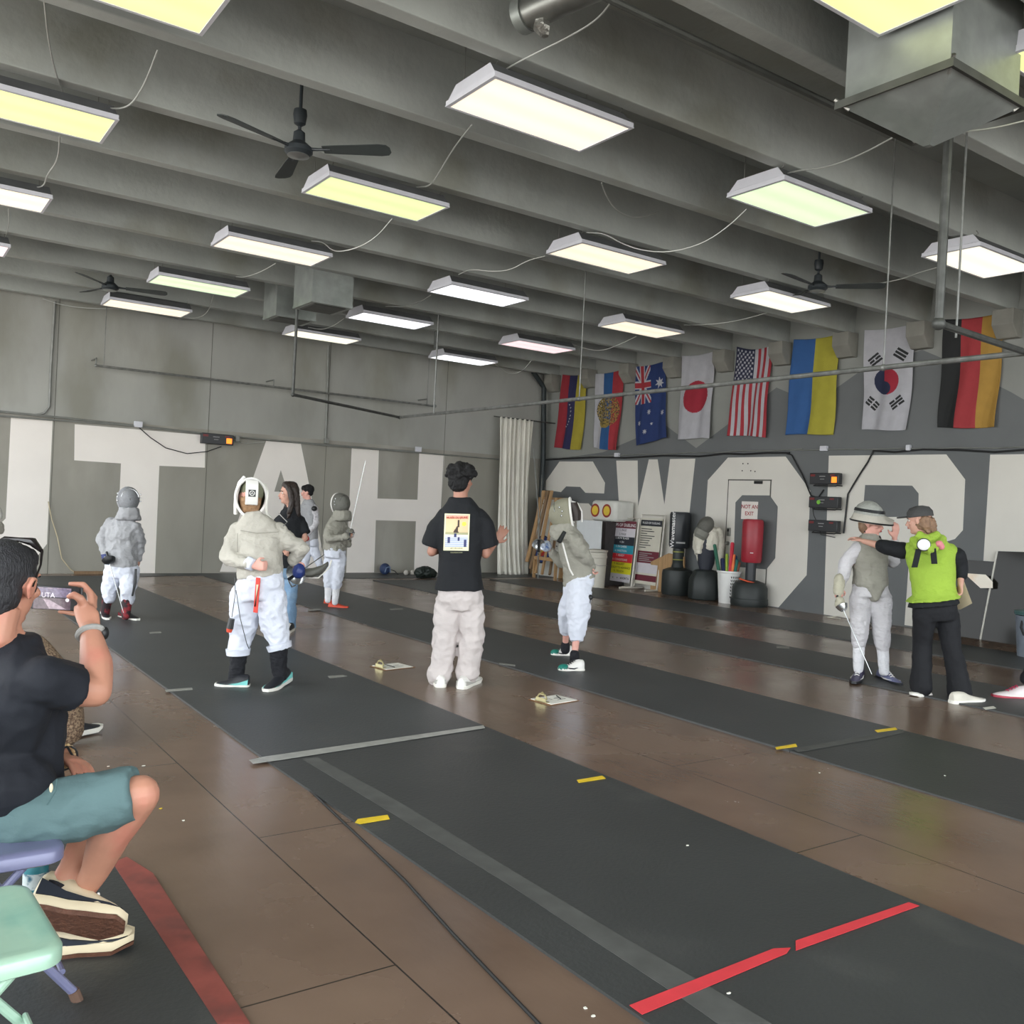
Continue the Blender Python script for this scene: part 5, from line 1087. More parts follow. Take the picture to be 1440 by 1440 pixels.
MB().tube([P(338, 746, -.13), P(362, 750, -.16), P(392, 748, -.1)], .003, 5).tube([P(334, 750, -.12), P(334, 790, -.13)], .003, 5).build('back_seam', m_lame3, parent=F.r)
F.fin(MB().tube([P(348, 791, -.18), P(357, 795, -.2)], [.052, .046], 14), 'cuff', m_whc, .008, .006)
mb = MB(); mb.ell([(P(366, 805), F.side*.155, F.dp*.125), (P(366, 822), F.side*.175, F.dp*.135), (P(365, 842), F.side*.165, F.dp*.125)])
mb.limb([P(345, 838), P(342, 880, .02), P(335, 914, .0)], [.105, .098, .066]); mb.limb([P(381, 838), P(386, 880), P(393, 905, .02)], [.105, .098, .070]); F.fin(mb, 'breeches', m_whc, .010, .034, .11)
MB().tube([P(335, 912, 0), P(335, 921, 0)], [.092, .084], 18).build('breeches_cuff', m_whc, parent=F.r, angle=60); MB().tube([P(392, 905, .02), P(394, 913, .02)], [.096, .088], 18).build('breeches_cuff', m_whc, parent=F.r, angle=60)
F.fin(MB().limb([P(336, 920), P(334, 938), P(331, 955)], [.062, .058, .052]), 'sock', m_blks, .01, .01, .05); F.fin(MB().limb([P(392, 912, .02), P(392, 935, .03), P(394, 952, .03)], [.066, .060, .05]), 'sock', m_blks, .01, .01, .05)
shoe(F, onz(350, 967), onz(303, 966), .05, m_shk, m_sole, .095, trim=m_aqua, label='black and aqua sneaker with thick white sole')
a = onz(404, 962); a.z = .035; shoe(F, a, onz(374, 975), .052, m_shk, m_sole, .095, trim=m_aqua, label='black and aqua sneaker, heel lifted')
fmask(F, hc, fdir, k=1.0, mesh=mat('olive grey mesh', (118, 120, 98), .6, .1, bump=.4, bscale=150), rim=m_shw, bib=False, back=True, shine=False)
mb = MB(); f_, r_, u_ = F.frame(fdir); MB().sph(hc+u_*.045-f_*.012+r_*.012, (.088, .098, .10), (r_, f_, u_), 20).build('mask_lining', MATS['olive grey mesh'], parent=F.r); mb.ell([(hc+u_*.0-f_*.03, r_*.080, f_*.082), (hc-u_*.05-f_*.03, r_*.075, f_*.07), (hc-u_*.115-f_*.02, r_*.062, f_*.05)]); F.fin(mb, 'hair', m_hairg, .01, .012, .03)
pr = [P(360, 812, -.165), P(366, 813, -.165), P(362, 862, -.15), P(356, 861, -.15)]
lb = MB().prism(pr, FW*.01).build('red_label_strip', mat('red label', (214, 70, 60), .6), parent=F.r); MB().loft([[P(358.5+2, 822, -.17), P(361.5+2, 822, -.17)], [P(359.5, 853, -.16), P(356.5+1, 853, -.16)]], closed=False).build('label_print', m_cream, parent=lb)
mb = MB().tube([P(330, 812, -.12), P(331, 835, -.14), P(326, 868, -.14)], .003, 5).tube([P(332, 830, -.14), P(338, 870, -.14), P(347, 905, -.12), P(350, 912, -.1)], .003, 5); mb.build('body_cord', m_blkg, parent=F.r)
MB().tube([P(326, 870, -.14), P(323, 884, -.14)], [.022, .026], 10).mat(1).tube([P(323, 884, -.14), P(322, 889, -.14)], [.024, .018], 10).build('cord_plug', [m_blkg, m_ored], parent=F.r)
mb = MB().tube([P(398, 740, -.08), P(404, 734, -.06), P(392, 722, -.05)], .004, 6).build('cord_clip', m_alu, parent=F.r)
gl = MB().sph(P(420, 803, .12), (.05, .05, .06)); F.fin(gl, 'glove', m_blued, .009, .01, .04)
sword(P(420, 805, .2), P(456, 780, .55), .085, 'sabre with a wide guard held at the hip by the fencer seen from behind', gm=m_alu, knuckle=True)
# mask carried low at the side: see-through grey bowl
c = P(437, 797, .25); r = empty('spare_mask', V((c.x, c.y, c.z)), 'grey wire mesh mask dangling beside the hip of the fencer seen from behind', 'mask')
MB().ell([(c-CX*.13-CY*.03, CY*.012, FW*.03), (c-CX*.08-CY*.045, CY*.028, FW*.08), (c+CX*.02-CY*.045, CY*.036, FW*.1), (c+CX*.09-CY*.02, CY*.034, FW*.08), (c+CX*.13+CY*.02, CY*.02, FW*.04)], 20).build('mesh_bowl', m_mesh, parent=r)
MB().tube([c-CX*.15-CY*.03, c-CX*.06-CY*.085, c+CX*.06-CY*.085, c+CX*.14-CY*.01, c+CX*.16+CY*.05], .006, 8).build('rim', m_sole, parent=r)

# ---------------------------------------------------------------- girl in the black tee
F = Fig(9.86, (402, 886), 'person with long dark hair in plain black T-shirt and light blue jeans'); P = F.P
nb, sL, sR, wa, pe = P(410, 716), P(390, 728, -.05), P(426, 728, .08), P(404, 776), P(401, 800)
hc = P(405, 694, -.02); fdir = (-CX*.85-FW*.45); w = (.135, .14, .125, .15); d = (.085, .11, .1, .12)
eR, wR = P(429, 757, .03), P(416, 770, -.12); eL, wL = P(384, 755, .0), P(395, 775, -.12)
mb = MB(); F.body(mb, nb, sL, sR, wa, pe, w, d, hc, [[sL, eL, wL], [sR, eR, wR]], [[P(394, 805), P(396, 842), P(397, 876)], [P(408, 805), P(407, 842), P(404, 878)]], .9); F.head(mb, hc, fdir, .92)
hand(mb, wR, CX*-.6-FW*.6, -UZ, .85, .5); hand(mb, wL, CX*.5-FW*.4, -UZ, .85, .5)
F.fin(mb, 'body', m_skin, .008, 0, sm=1); F.face()
mb = MB(); mb.ell(F.torso(nb, sL, sR, wa, pe, w, d, .014, hem=P(401, 798), hemw=(.16, .135), neckr=.062)); mb.limb([sR, P(429, 751, .04)], [.075, .08], cap=False); mb.limb([sL, P(384, 749, 0)], [.075, .075]); F.fin(mb, 't_shirt', m_blkt, .011, .014, .12)
mb = MB(); mb.ell([(P(402, 795), F.side*.15, F.dp*.12), (P(401, 812), F.side*.16, F.dp*.125)]); mb.limb([P(394, 812), P(396, 845), P(397, 878)], [.085, .075, .085]); mb.limb([P(409, 812), P(407, 845), P(405, 880)], [.085, .075, .085]); F.fin(mb, 'jeans', m_jean, .011, .014, .1)
f_, r_, u_ = F.frame(fdir); g = lambda a, b, h: hc+f_*a+r_*b+u_*h
mb = MB(); mb.ell([(g(-.01, 0, .13), r_*.03, f_*.04), (g(-.015, 0, .115), r_*.065, f_*.075), (g(-.03, 0, .06), r_*.085, f_*.085), (g(-.06, 0, .0), r_*.088, f_*.06), (g(-.075, 0, -.1), r_*.085, f_*.05), (g(-.09, 0, -.22), r_*.08, f_*.04), (g(-.1, 0, -.34), r_*.05, f_*.025)])
for q in (-1, 1): mb.tube([g(.03, .05*q, .10), g(.0, .084*q, .02), g(-.02, .086*q, -.08), g(.0, .085*q, -.18), g(.02, .07*q, -.27)], [.028, .03, .03, .028, .012], 10)
F.fin(mb, 'hair', m_hairb, .009, .012, .03)
shoe(F, onz(404, 884), onz(393, 888), .04, m_shk, m_sole, .08); shoe(F, onz(410, 886), onz(400, 892), .042, m_shk, m_sole, .08, lace=m_sole)

# ---------------------------------------------------------------- boy at the back wall
F = Fig(15.5, (440, 807), 'person with black hair in grey fencing vest and white sleeves walking by the white A'); P = F.P
nb, sL, sR, wa, pe = P(434, 704), P(424, 712, .1), P(444, 713, -.05), P(436, 745), P(436, 758)
hc = P(432, 692); fdir = (-CX*.95-FW*.2); w = (.15, .15, .13, .14); d = (.1, .11, .1, .11); eR, wR = P(444, 735, -.05), P(432, 752, -.12)
mb = MB(); F.body(mb, nb, sL, sR, wa, pe, w, d, hc, [[sL, P(424, 735, .1), P(422, 752, .1)], [sR, eR, wR]], [[P(432, 762), P(430, 785), P(428, 803)], [P(440, 762), P(446, 783), P(451, 802)]], .9); F.head(mb, hc, fdir, .95); hand(mb, wR, -UZ-CX, CX, .9, .8); F.fin(mb, 'body', m_skin3, .011, 0, sm=1); F.face()
mb = MB(); mb.ell(F.torso(nb, sL, sR, wa, pe, w, d, .012, hem=P(434, 768), hemw=(.15, .12))); F.fin(mb, 'lame_vest', m_lame2, .014, .014)
F.fin(MB().limb([sR, eR, P(434, 750, -.12)], [.07, .06, .045]).limb([sL, P(424, 735, .1), P(423, 750, .1)], [.07, .06, .045]), 'sleeves', m_whk, .012, .02, .08)
MB().sph(sR+(-FW)*.07+CX*.02, (.05, .05, .045)).build('shoulder_patch', m_blkg, parent=F.r)
mb = MB(); mb.ell([(P(436, 758), F.side*.14, F.dp*.115), (P(436, 768), F.side*.15, F.dp*.12)]); mb.limb([P(432, 768), P(430, 786), P(428, 801)], [.085, .07, .05]); mb.limb([P(440, 768), P(446, 784), P(451, 800)], [.085, .07, .05]); F.fin(mb, 'breeches', m_whc, .012, .02)
F.fin(MB().sph(P(430, 757, -.13), (.06, .06, .05)), 'red_glove', mat('red glove', (206, 50, 62), .6), .01, .01)
f_, r_, u_ = F.frame(fdir); mb = MB().sph(hc+u_*.05-f_*.02, (.092, .1, .082), (r_, f_, u_)).sph(hc+u_*.07+f_*.05, (.07, .05, .04), (r_, f_, u_)).sph(hc-f_*.05, (.08, .05, .07), (r_, f_, u_)); F.fin(mb, 'hair', m_hairk, .01, .02, .04)
shoe(F, onz(431, 809), onz(421, 809), .042, m_shw, m_sole); shoe(F, onz(455, 807), onz(446, 809), .042, m_shw, m_sole)

# ---------------------------------------------------------------- small fencer with raised sabre
F = Fig(11.9, (468, 854), 'person in grey fencing jacket, mask and orange-red shoes holding a sabre upright'); P = F.P
nb, sL, sR, wa, pe = P(475, 728), P(463, 736, -.12), P(485, 735, .12), P(471, 762), P(470, 775)
hc = P(479, 708); fdir = (CX*.8-FW*.6); w = (.14, .15, .14, .14); d = (.095, .12, .12, .12); eL, wL = P(462, 758, -.18), P(488, 755, -.22)
mb = MB(); F.body(mb, nb, sL, sR, wa, pe, w, d, hc, [[sL, eL, wL], [sR, P(488, 752, .1), P(490, 768, .1)]], [[P(466, 780), P(463, 812), P(461, 843)], [P(477, 780), P(474, 812), P(472, 846)]], .88); F.head(mb, hc, fdir, .88); hand(mb, wL, CX*.9+UZ*.3, FW, .85, 1.2); F.fin(mb, 'body', m_skin, .01, 0, sm=1)
mb = MB(); mb.ell(F.torso(nb, sL, sR, wa, pe, w, d, .012, hem=P(470, 774), hemw=(.145, .13))); mb.limb([sL, P(461, 752, -.16), eL, P(482, 756, -.22)], [.075, .07, .066, .045]); mb.limb([sR, P(488, 752, .1), P(490, 766, .1)], [.07, .06, .045]); F.fin(mb, 'jacket', m_lame3, .012, .024, .08)
mb = MB(); mb.ell([(P(471, 770), F.side*.135, F.dp*.12), (P(471, 784), F.side*.14, F.dp*.13)]); mb.limb([P(466, 784), P(463, 808), P(462, 822)], [.09, .08, .062]); mb.limb([P(477, 784), P(475, 808), P(473, 824)], [.09, .08, .065]); F.fin(mb, 'breeches', m_whc, .012, .022, .09)
for a, b_ in ((P(462, 820), P(461, 844)), (P(473, 822), P(471, 847))): F.fin(MB().limb([a, b_], [.052, .04]), 'sock', m_sock, .01, .006, .05)
shoe(F, onz(457, 849), onz(474, 851), .042, m_ored, m_ored, .075); shoe(F, onz(463, 854), onz(489, 856), .044, m_ored, m_ored, .075)
fmask(F, hc, fdir, k=.95, bibm=m_lame3, rim=m_shw)
F.fin(MB().sph(P(487, 754, -.24), (.055, .055, .05)), 'glove', m_lame3, .009, .008, .05)
sword(P(493, 744, -.26), P(514, 648, -.3), .06, 'sabre held upright in front of the white H by the red-shoed fencer', knuckle=True, kv=CX)

# ---------------------------------------------------------------- man in the printed black tee
F = Fig(7.3, (640, 962), 'person in black T-shirt with a poster print on the back and grey sweatpants'); P = F.P
nb, sL, sR, wa, pe = P(647, 703, -.02), P(619, 722, 0), P(680, 722, 0), P(647, 790), P(646, 822)
hc = P(649, 676); fdir = (FW*.85+CX*.5); w = (.165, .175, .155, .16); d = (.1, .115, .105, .12); eL, wL, eR, wR = P(607, 776, .0), P(622, 772, .26), P(683, 779, .02), P(697, 762, .25)
mb = MB(); F.body(mb, nb, sL, sR, wa, pe, w, d, hc, [[sL, eL, wL], [sR, eR, wR]], [[P(630, 830), P(626, 895), P(620, 950)], [P(662, 830), P(662, 895), P(656, 950)]], 1); F.head(mb, hc, fdir, 1.0)
mb.tube([P(648, 690), P(647, 708, -.02)], [.056, .062], 14)
hand(mb, wR, (P(706, 749, .27)-wR), FW*.9-CX*.3, 1.05, .22, -1, 2.2); hand(mb, wL, FW*.3+CX*.8, CX, 1, .6)
F.fin(mb, 'body', m_skin2, .008, 0, sm=1); F.face()
MB().tube([P(694+1, 763, .22)+(CX*math.cos(t)+(CY*.9+FW*.2)*math.sin(t))*.034 for t in [q*2*PI/14 for q in range(15)]], .005, 6).build('bracelet', m_blkg, parent=F.r)
mb = MB(); mb.ell(F.torso(nb, sL, sR, wa, pe, w, d, .022, hem=P(646, 829), hemw=(.198, .168), neckr=.06)); mb.limb([sL, P(614, 742), P(606, 768, .0)], [.085, .088, .098], cap=False); mb.limb([sR, P(683, 742, 0), P(687, 769, .02)], [.085, .088, .10], cap=False)
tee = F.fin(mb, 't_shirt', m_blkt, .011, .014, .16)
# poster print that follows the back
mb = MB(); nx, ny = 14, 20; mt = {}
pm = {k: mat('print '+k, v, .8, var=.05) for k, v in dict(cream=(232, 226, 190), peach=(226, 196, 156), pink=(228, 176, 156), olive=(170, 168, 130), blue=(170, 182, 208), navy=(60, 66, 110), dark=(70, 58, 52), yel=(236, 226, 90), red=(176, 70, 50), pale=(220, 220, 216)).items()}
pk = list(pm)
def pcol(u, v):
    if u < .06 or u > .94 or v < .04 or v > .95: return 'cream'
    if math.hypot((u-.78)*.66, v-.27) < .06: return 'yel'
    if v < .14: return 'pink'
    if abs(u-(.52+.05*math.sin(v*9))) < .10*max(0, min(1, (v-.30)*5))*(v < .52) or (abs(u-.56) < .03 and .16 < v < .36): return 'dark'
    if abs(u-.44) < .05 and .53 < v < .64: return 'navy'
    if v < .50: return 'peach'
    if v < .57: return 'olive'
    if v < .63: return 'pale'
    if (abs(u-.2) < .05 and v < .80) or (abs(u-.58) < .04 and v < .74) or (abs(u-.86) < .05 and v > .70 and v < .9): return 'navy'
    if v < .9: return 'blue' if int(v*40) % 2 else 'pale'
    return 'cream'
nx, ny = 40, 60; vs = []
TL, TR, BR, BL = (625.5, 722), (661, 723), (659, 774.5), (623.5, 774)
import mathutils
dg = bpy.context.evaluated_depsgraph_get(); te = tee.evaluated_get(dg); tme = te.to_mesh(); off = V(tee['_o'])
bvh = mathutils.bvhtree.BVHTree.FromPolygons([v.co+off for v in tme.vertices], [tuple(p.vertices) for p in tme.polygons]); te.to_mesh_clear()
def hitback(x, y):
    rd = ray(x, y).normalized(); h_ = bvh.ray_cast(EYE, rd)
    return h_[0] if h_[0] is not None else P(x, y, -.13)
pd_ = [[hitback(TL[0]*(1-u)*(1-v)+TR[0]*u*(1-v)+BR[0]*u*v+BL[0]*(1-u)*v, TL[1]*(1-u)*(1-v)+TR[1]*u*(1-v)+BR[1]*u*v+BL[1]*(1-u)*v)-FW*.006 for u in [i/nx for i in range(nx+1)]] for v in [j/ny for j in range(ny+1)]]
mb.loft(pd_, closed=False); mb.m = [pk.index(pcol((i+.5)/nx, (j+.5)/ny)) for j in range(ny) for i in range(nx)]
pr = mb.build('poster_print', [pm[k] for k in pk], parent=F.r, angle=180, fix=False)
text('MUSÉE DU JEUNE', .0215, hitback(643, 728)-FW*.012, CX, CY, pm['red'], F.r, name='print_title', bold=.02); text('ART EN LIGNE', .015, hitback(642, 771)-FW*.012, CX, CY, pm['dark'], F.r, name='print_caption')
text('FOUNDATION', .014, hitback(642, 777)-FW*.012, CX, CY, pm['olive'], F.r, name='print_caption')
mb = MB(); mb.ell([(P(646, 822), F.side*.165, F.dp*.13), (P(646, 840), F.side*.185, F.dp*.14), (P(646, 856), F.side*.175, F.dp*.12)])
mb.limb([P(630, 852), P(626, 895), P(622, 935), P(618, 953)], [.10, .098, .088, .085]); mb.limb([P(663, 852), P(664, 895), P(658, 935), P(656, 948)], [.10, .098, .088, .082])
mb.ell([(P(619, 940), F.side*.09, F.dp*.09), (P(618, 952), F.side*.095, F.dp*.1), (P(617, 958), F.side*.075, F.dp*.09)]); mb.ell([(P(657, 936), F.side*.085, F.dp*.09), (P(658, 947), F.side*.09, F.dp*.1), (P(658, 953), F.side*.07, F.dp*.09)])
F.fin(mb, 'sweatpants', m_sweat, .010, .03, .12)
f_, r_, u_ = F.frame(fdir); rn = random.Random(5); mb = MB().sph(hc+u_*.045-f_*.02, (.1, .105, .085), (r_, f_, u_)).sph(hc-u_*.02-f_*.05, (.085, .06, .07), (r_, f_, u_))
for k in range(60):
    a, b_ = rn.uniform(0, 2*PI), rn.uniform(-.05, .95); q = V((math.cos(a)*math.sqrt(max(0, 1-b_*b_)), math.sin(a)*math.sqrt(max(0, 1-b_*b_)), b_))
    if q.y > .5 and q.z < .5: continue
    mb.sph(hc+u_*.045-f_*.015+r_*q.x*.108+f_*q.y*.108+u_*q.z*.088, rn.uniform(.016, .030), n=8)
F.fin(mb, 'hair', m_hairk, .008, .02, .03, sm=0)
shoe(F, onz(620, 967), onz(612, 957), .048, m_shw, m_sole, .09, lace=m_shg, label='white chunky sneaker pointing away', trim=m_shg); 
shoe(F, onz(648, 969), onz(673, 957), .05, m_shw, m_sole, .09, trim=m_shg)

# ---------------------------------------------------------------- fencer at right of centre, arm behind
F = Fig(8.55, (797, 930), 'person in grey fencing jacket and mask seen from the side, bare calves and teal-toed sneakers'); P = F.P
nb, sN, sF, wa, pe = P(800, 748), P(803, 752, -.13), P(800, 752, .14), P(812, 792), P(814, 810)
hc = P(794, 722); fdir = (-CX*.95+FW*.15-UZ*.12); up = (CY*.95+CX*.05)
w = (.14, .14, .14, .15); d = (.1, .125, .12, .125); eN, wN = P(824, 778, -.16), P(831, 794, -.02)
eF, wF = P(792, 792, .14), P(772, 772, .10)
mb = MB(); F.body(mb, nb, sF, sN, wa, pe, w, d, hc, [[sN, eN, wN], [sF, eF, wF]], [[P(812, 818, -.09), P(813, 868, -.14), P(808, 922, -.16)], [P(812, 818, .09), P(798, 862, .12), P(795, 905, .30)]], .95); F.head(mb, hc, fdir, .95, up)
hand(mb, wN, CX*.2-UZ, CX, .9, .8); hand(mb, wF, P(764, 764, .08)-wF, FW, .9, 1.1); F.fin(mb, 'body', m_skin3, .009, 0, sm=1)
mb = MB(); mb.ell(F.torso(nb, sF, sN, wa, pe, w, d, .014, hem=P(816, 816), hemw=(.155, .14))); mb.ell([(P(803, 808), F.side*.1, F.dp*.07), (P(797, 824), F.side*.05, F.dp*.03)])
mb.limb([sN, P(812, 768, -.17), P(822, 782, -.16), P(831, 796, -.04)], [.085, .082, .072, .05]); mb.limb([sF, eF, P(777, 777, .11)], [.075, .068, .05]); mb.ell([(nb+up*.02, F.side*.07, F.dp*.07), (nb-up*.04, F.side*.1, F.dp*.09)]); F.fin(mb, 'jacket', m_lame3, .011, .028, .1)
MB().tube([P(791, 763, -.16), P(796, 782, -.16), P(801, 800, -.16), P(806, 809, -.15)], .008, 6).build('white_zip', m_shw, parent=F.r)
mb = MB(); mb.ell([(P(816, 808), F.side*.15, F.dp*.13), (P(815, 826), F.side*.165, F.dp*.14)]); mb.limb([P(815, 826, -.09), P(813, 865, -.13), P(811, 893, -.15)], [.11, .105, .072]); mb.limb([P(810, 826, .09), P(799, 862, .11), P(797, 884, .18)], [.11, .095, .07]); F.fin(mb, 'breeches', m_whc, .011, .03, .1)
MB().tube([P(811, 891, -.15), P(811, 899, -.15)], [.066, .062], 16).build('breeches_cuff', m_whc, parent=F.r, angle=60); MB().tube([P(797, 882, .18), P(797, 890, .2)], [.062, .058], 16).build('breeches_cuff', m_whc, parent=F.r, angle=60)
F.fin(MB().limb([P(808, 920, -.17), P(808, 930, -.16)], [.045, .045]), 'sock', m_blks, .01, 0); F.fin(MB().limb([P(795, 907, .3), P(795, 914, .3)], [.045, .045]), 'sock', m_blks, .01, 0)
for hp, tp in (((820, 944), (786, 944)), ((804, 923), (775, 922))):
    h_, t_ = onz(*hp), onz(*tp); shoe(F, h_, t_, .05, m_shw, m_sole, .1, lace=m_shk, stripe=m_shk)
    fd = (t_-h_).normalized(); sd_ = fd.cross(UZ); MB().sph(t_-fd*.045+UZ*.03, (.055, .053, .036), (fd, sd_, UZ)).build('teal_toe_cap', m_teal, parent=F.r)
fmask(F, hc, fdir, up, k=1.0, mesh=mat('beige mesh', (142, 140, 122), .6, .1, bump=.5, bscale=150), rim=m_shw, bibm=m_lame3)
f_, r_, u_ = F.frame(fdir, up); MB().ell([(hc-f_*.08+u_*.09, r_*.08, f_*.05), (hc-f_*.1, r_*.085, f_*.055), (hc-f_*.09-u_*.08, r_*.07, f_*.05)]).build('hair', m_hairb, parent=F.r)
MB().tube([hc-f_*.02+u_*.13, hc-f_*.13+u_*.08, hc-f_*.16-u_*.0, hc-f_*.15-u_*.1], .008, 8).build('mask_strap', m_shw, parent=F.r)
MB().box(hc-f_*.12+u_*.0-r_*.0, (.035, .08, .13), (f_, r_, u_)).build('padded_tongue', m_sole, parent=F.r, bev=.01)
F.fin(MB().sph(P(768, 768, .08), (.055, .05, .055)), 'glove', mat('white blue glove', (190, 200, 214), .6, c2=(60, 90, 140), c2s=20), .009, .006, .05)
MB().tube([P(820, 812, -.14), P(824, 828, -.16), P(829, 838, -.16)], .003, 5).sph(P(830, 840, -.16), .026).tube([P(830, 842, -.16), P(828, 858, -.15)], .008, 6).build('body_cord', m_blkg, parent=F.r)
MB().tube([P(794, 748, -.12), P(786, 762, -.16)], [.02, .024], 8).build('mask_plug', m_blkg, parent=F.r)
sword(P(758, 762, .05), P(762, 668, .9), .065, 'sabre pointing away, held in front by the fencer with teal-toed sneakers', gm=m_alu, knuckle=True)

# ---------------------------------------------------------------- fencer with the mask flipped up
F = Fig(8.48, (1228, 955), 'person with fencing mask flipped up like a wide hat, grey vest and white breeches'); P = F.P
nb, sL, sR, wa, pe = P(1223, 756), P(1201, 768, .0), P(1244, 768, .02), P(1224, 808), P(1224, 828)
hc = P(1226, 737); fdir = (CX*.75-FW*.65-UZ*.12); w = (.145, .155, .145, .165); d = (.09, .12, .115, .125)
eL, wL = P(1188, 802, -.02), P(1180, 826, -.1); eR, wR = P(1256, 790, .12), P(1258, 756, .04)
kL, kR, aL, aR = P(1209, 888, -.02), P(1240, 892, -.03), P(1207, 940), P(1243, 944, -.03)
mb = MB(); F.body(mb, nb, sL, sR, wa, pe, w, d, hc, [[sL, eL, wL], [sR, eR, wR]], [[P(1211, 838), kL, aL], [P(1238, 838), kR, aR]], .98); F.head(mb, hc, fdir, .97)
hand(mb, wL, P(1181, 846, -.15)-wL, FW, .95, 1.1); hand(mb, wR, P(1261, 738, .0)-wR, -CX*.3+FW, 1.0, .35); F.fin(mb, 'body', m_skin3, .008, 0, sm=1); F.face()
mb = MB(); mb.ell(F.torso(nb, sL, sR, wa, pe, w, d, .014, hem=P(1224, 826), hemw=(.15, .125), neckr=.066)); mb.ell([(P(1224, 818), F.side*.155, F.dp*.14), (P(1225, 832, -.02), F.side*.085, F.dp*.135), (P(1225, 845, -.03), F.side*.02, F.dp*.11)]); mb.ell([(nb+UZ*.04, F.side*.06, F.dp*.06), (nb-UZ*.02, F.side*.085, F.dp*.075)]); F.fin(mb, 'lame_vest', m_lame3, .011, .014, .1)
F.fin(MB().limb([sL, P(1190, 790, -.01), eL, P(1181, 822, -.08)], [.072, .064, .06, .046]), 'sleeve', m_whk, .01, .012, .08); F.fin(MB().limb([sR, eR, P(1258, 764, .05)], [.07, .06, .045]), 'sleeve', m_whk, .01, .012, .08)
mb = MB(); mb.ell([(P(1224, 818), F.side*.15, F.dp*.12), (P(1224, 838), F.side*.172, F.dp*.13)]); mb.limb([P(1210, 842), kL, P(1208, 906, -.01)], [.098, .078, .062]); mb.limb([P(1239, 842), kR, P(1241, 910, -.03)], [.098, .078, .062]); F.fin(mb, 'breeches', m_whk, .011, .014, .07)
F.fin(MB().limb([P(1208, 898, -.012), aL], [.056, .046]), 'sock', m_sock, .01, .006, .05); F.fin(MB().limb([P(1241, 902, -.03), aR], [.056, .046]), 'sock', m_sock, .01, .006, .05)
shoe(F, onz(1205, 953), onz(1203, 962), .046, mat('violet navy sneaker', (66, 62, 92), .5), m_shk, .09, lace=m_shw) if False else shoe(F, onz(1210, 950), onz(1201, 963), .048, mat('violet navy sneaker', (66, 62, 92), .5), m_shk, .09, lace=m_shw, stripe=m_shw)
shoe(F, onz(1236, 953), onz(1266, 965), .048, mat('violet grey sneaker', (108, 112, 146), .5), m_shk, .09, lace=m_shw, stripe=m_shw)
# flipped-up mask
ux = (CY*.985+CX*.12-FW*.1).normalized(); rx = ux.cross(FW).normalized()*-1; rx = rx if rx.dot(CX) > 0 else -rx; fx = ux.cross(rx)
mc = P(1225, 727, -.02); g = lambda a, b, h: mc+rx*a+fx*b+ux*h
crown = MB().ell([(g(-.02, 0, .02), rx*.135, fx*.15), (g(-.025, 0, .06), rx*.125, fx*.14), (g(-.03, 0, .10), rx*.10, fx*.115), (g(-.03, 0, .135), rx*.055, fx*.07), (g(-.03, 0, .145), rx*.02, fx*.03)], 28, 2.0).build('flipped_mask', mat('pale mesh', (160, 162, 156), .6, .1, var=.12, scale=50, bump=.5, bscale=150), parent=F.r, angle=60)
MB().ell([(g(-.022, 0, .045), rx*.137, fx*.152), (g(-.024, 0, .072), rx*.127, fx*.142)], 28, 2.0).build('mask_band', m_blkg, parent=crown)
MB().loft([[g(-.02+.13*math.cos(t), .14*math.sin(t), .03) for t in [q*2*PI/30 for q in range(30)]], [g(.01+.19*math.cos(t), .19*math.sin(t), -.005-.025*math.cos(t)*-1-.02) for t in [q*2*PI/30 for q in range(30)]], [g(.01+.185*math.cos(t), .185*math.sin(t), -.035-.02) for t in [q*2*PI/30 for q in range(30)]], [g(-.02+.125*math.cos(t), .135*math.sin(t), .0) for t in [q*2*PI/30 for q in range(30)]]], caps=False).build('bib_brim', m_lame, parent=crown, angle=60)
MB().tube([g(.01+.187*math.cos(t), .187*math.sin(t), -.045) for t in [q*2*PI/30 for q in range(31)]], .008, 6).build('brim_edge', m_blkg, parent=crown)
MB().tube([hc+(fdir.normalized())*.085-UZ*.11, hc+fdir.normalized()*.05-UZ*.125, hc-CX*.06-UZ*.07, hc-CX*.085+UZ*.0], [.016, .018, .01, .006], 8).build('chin_strap', m_blkg, parent=F.r)
F.fin(MB().sph(hc+UZ*.06-fdir.normalized()*.03, (.09, .09, .07)).sph(hc-fdir.normalized()*.06-UZ*.02, (.07, .06, .08)), 'hair', m_hairl, .01, .01, .04)
F.fin(MB().limb([P(1181, 814, -.07), P(1179, 832, -.11)], [.052, .046]).sph(P(1181, 848, -.16), (.05, .045, .062)), 'glove', cloth('pale canvas glove', (176, 172, 154)), .009, .008, .05)
sword(P(1186, 857, -.2), P(1226, 948, -.5), .055, 'foil held low by the flipped-mask fencer, tip near the floor', name='foil', gm=m_alu, knuckle=False)

# ---------------------------------------------------------------- coach in lime green
F = Fig(7.85, (1325, 985), 'person in lime green hooded vest, dark cap and black flared trousers'); P = F.P
nb, sL, sR, wa, pe = P(1303, 755), P(1275, 770, .12), P(1340, 772, -.02), P(1313, 822), P(1315, 845)
hc = P(1292, 732, .02); fdir = (-CX*.75+FW*.55-UZ*.1); w = (.175, .175, .165, .165); d = (.11, .125, .12, .13)
eL, wL = P(1240, 768, .25), P(1214, 761, .42); eR, wR = P(1351, 800, .0), P(1351, 822, -.08)
kL, kR, aL, aR = P(1297, 905, .05), P(1338, 910, -.05), P(1297, 965, .0), P(1349, 975, -.1)
mb = MB(); F.body(mb, nb, sL, sR, wa, pe, w, d, hc, [[sL, eL, wL], [sR, eR, wR]], [[P(1300, 855), kL, aL], [P(1332, 855), kR, aR]], .98); F.head(mb, hc, fdir, .97)
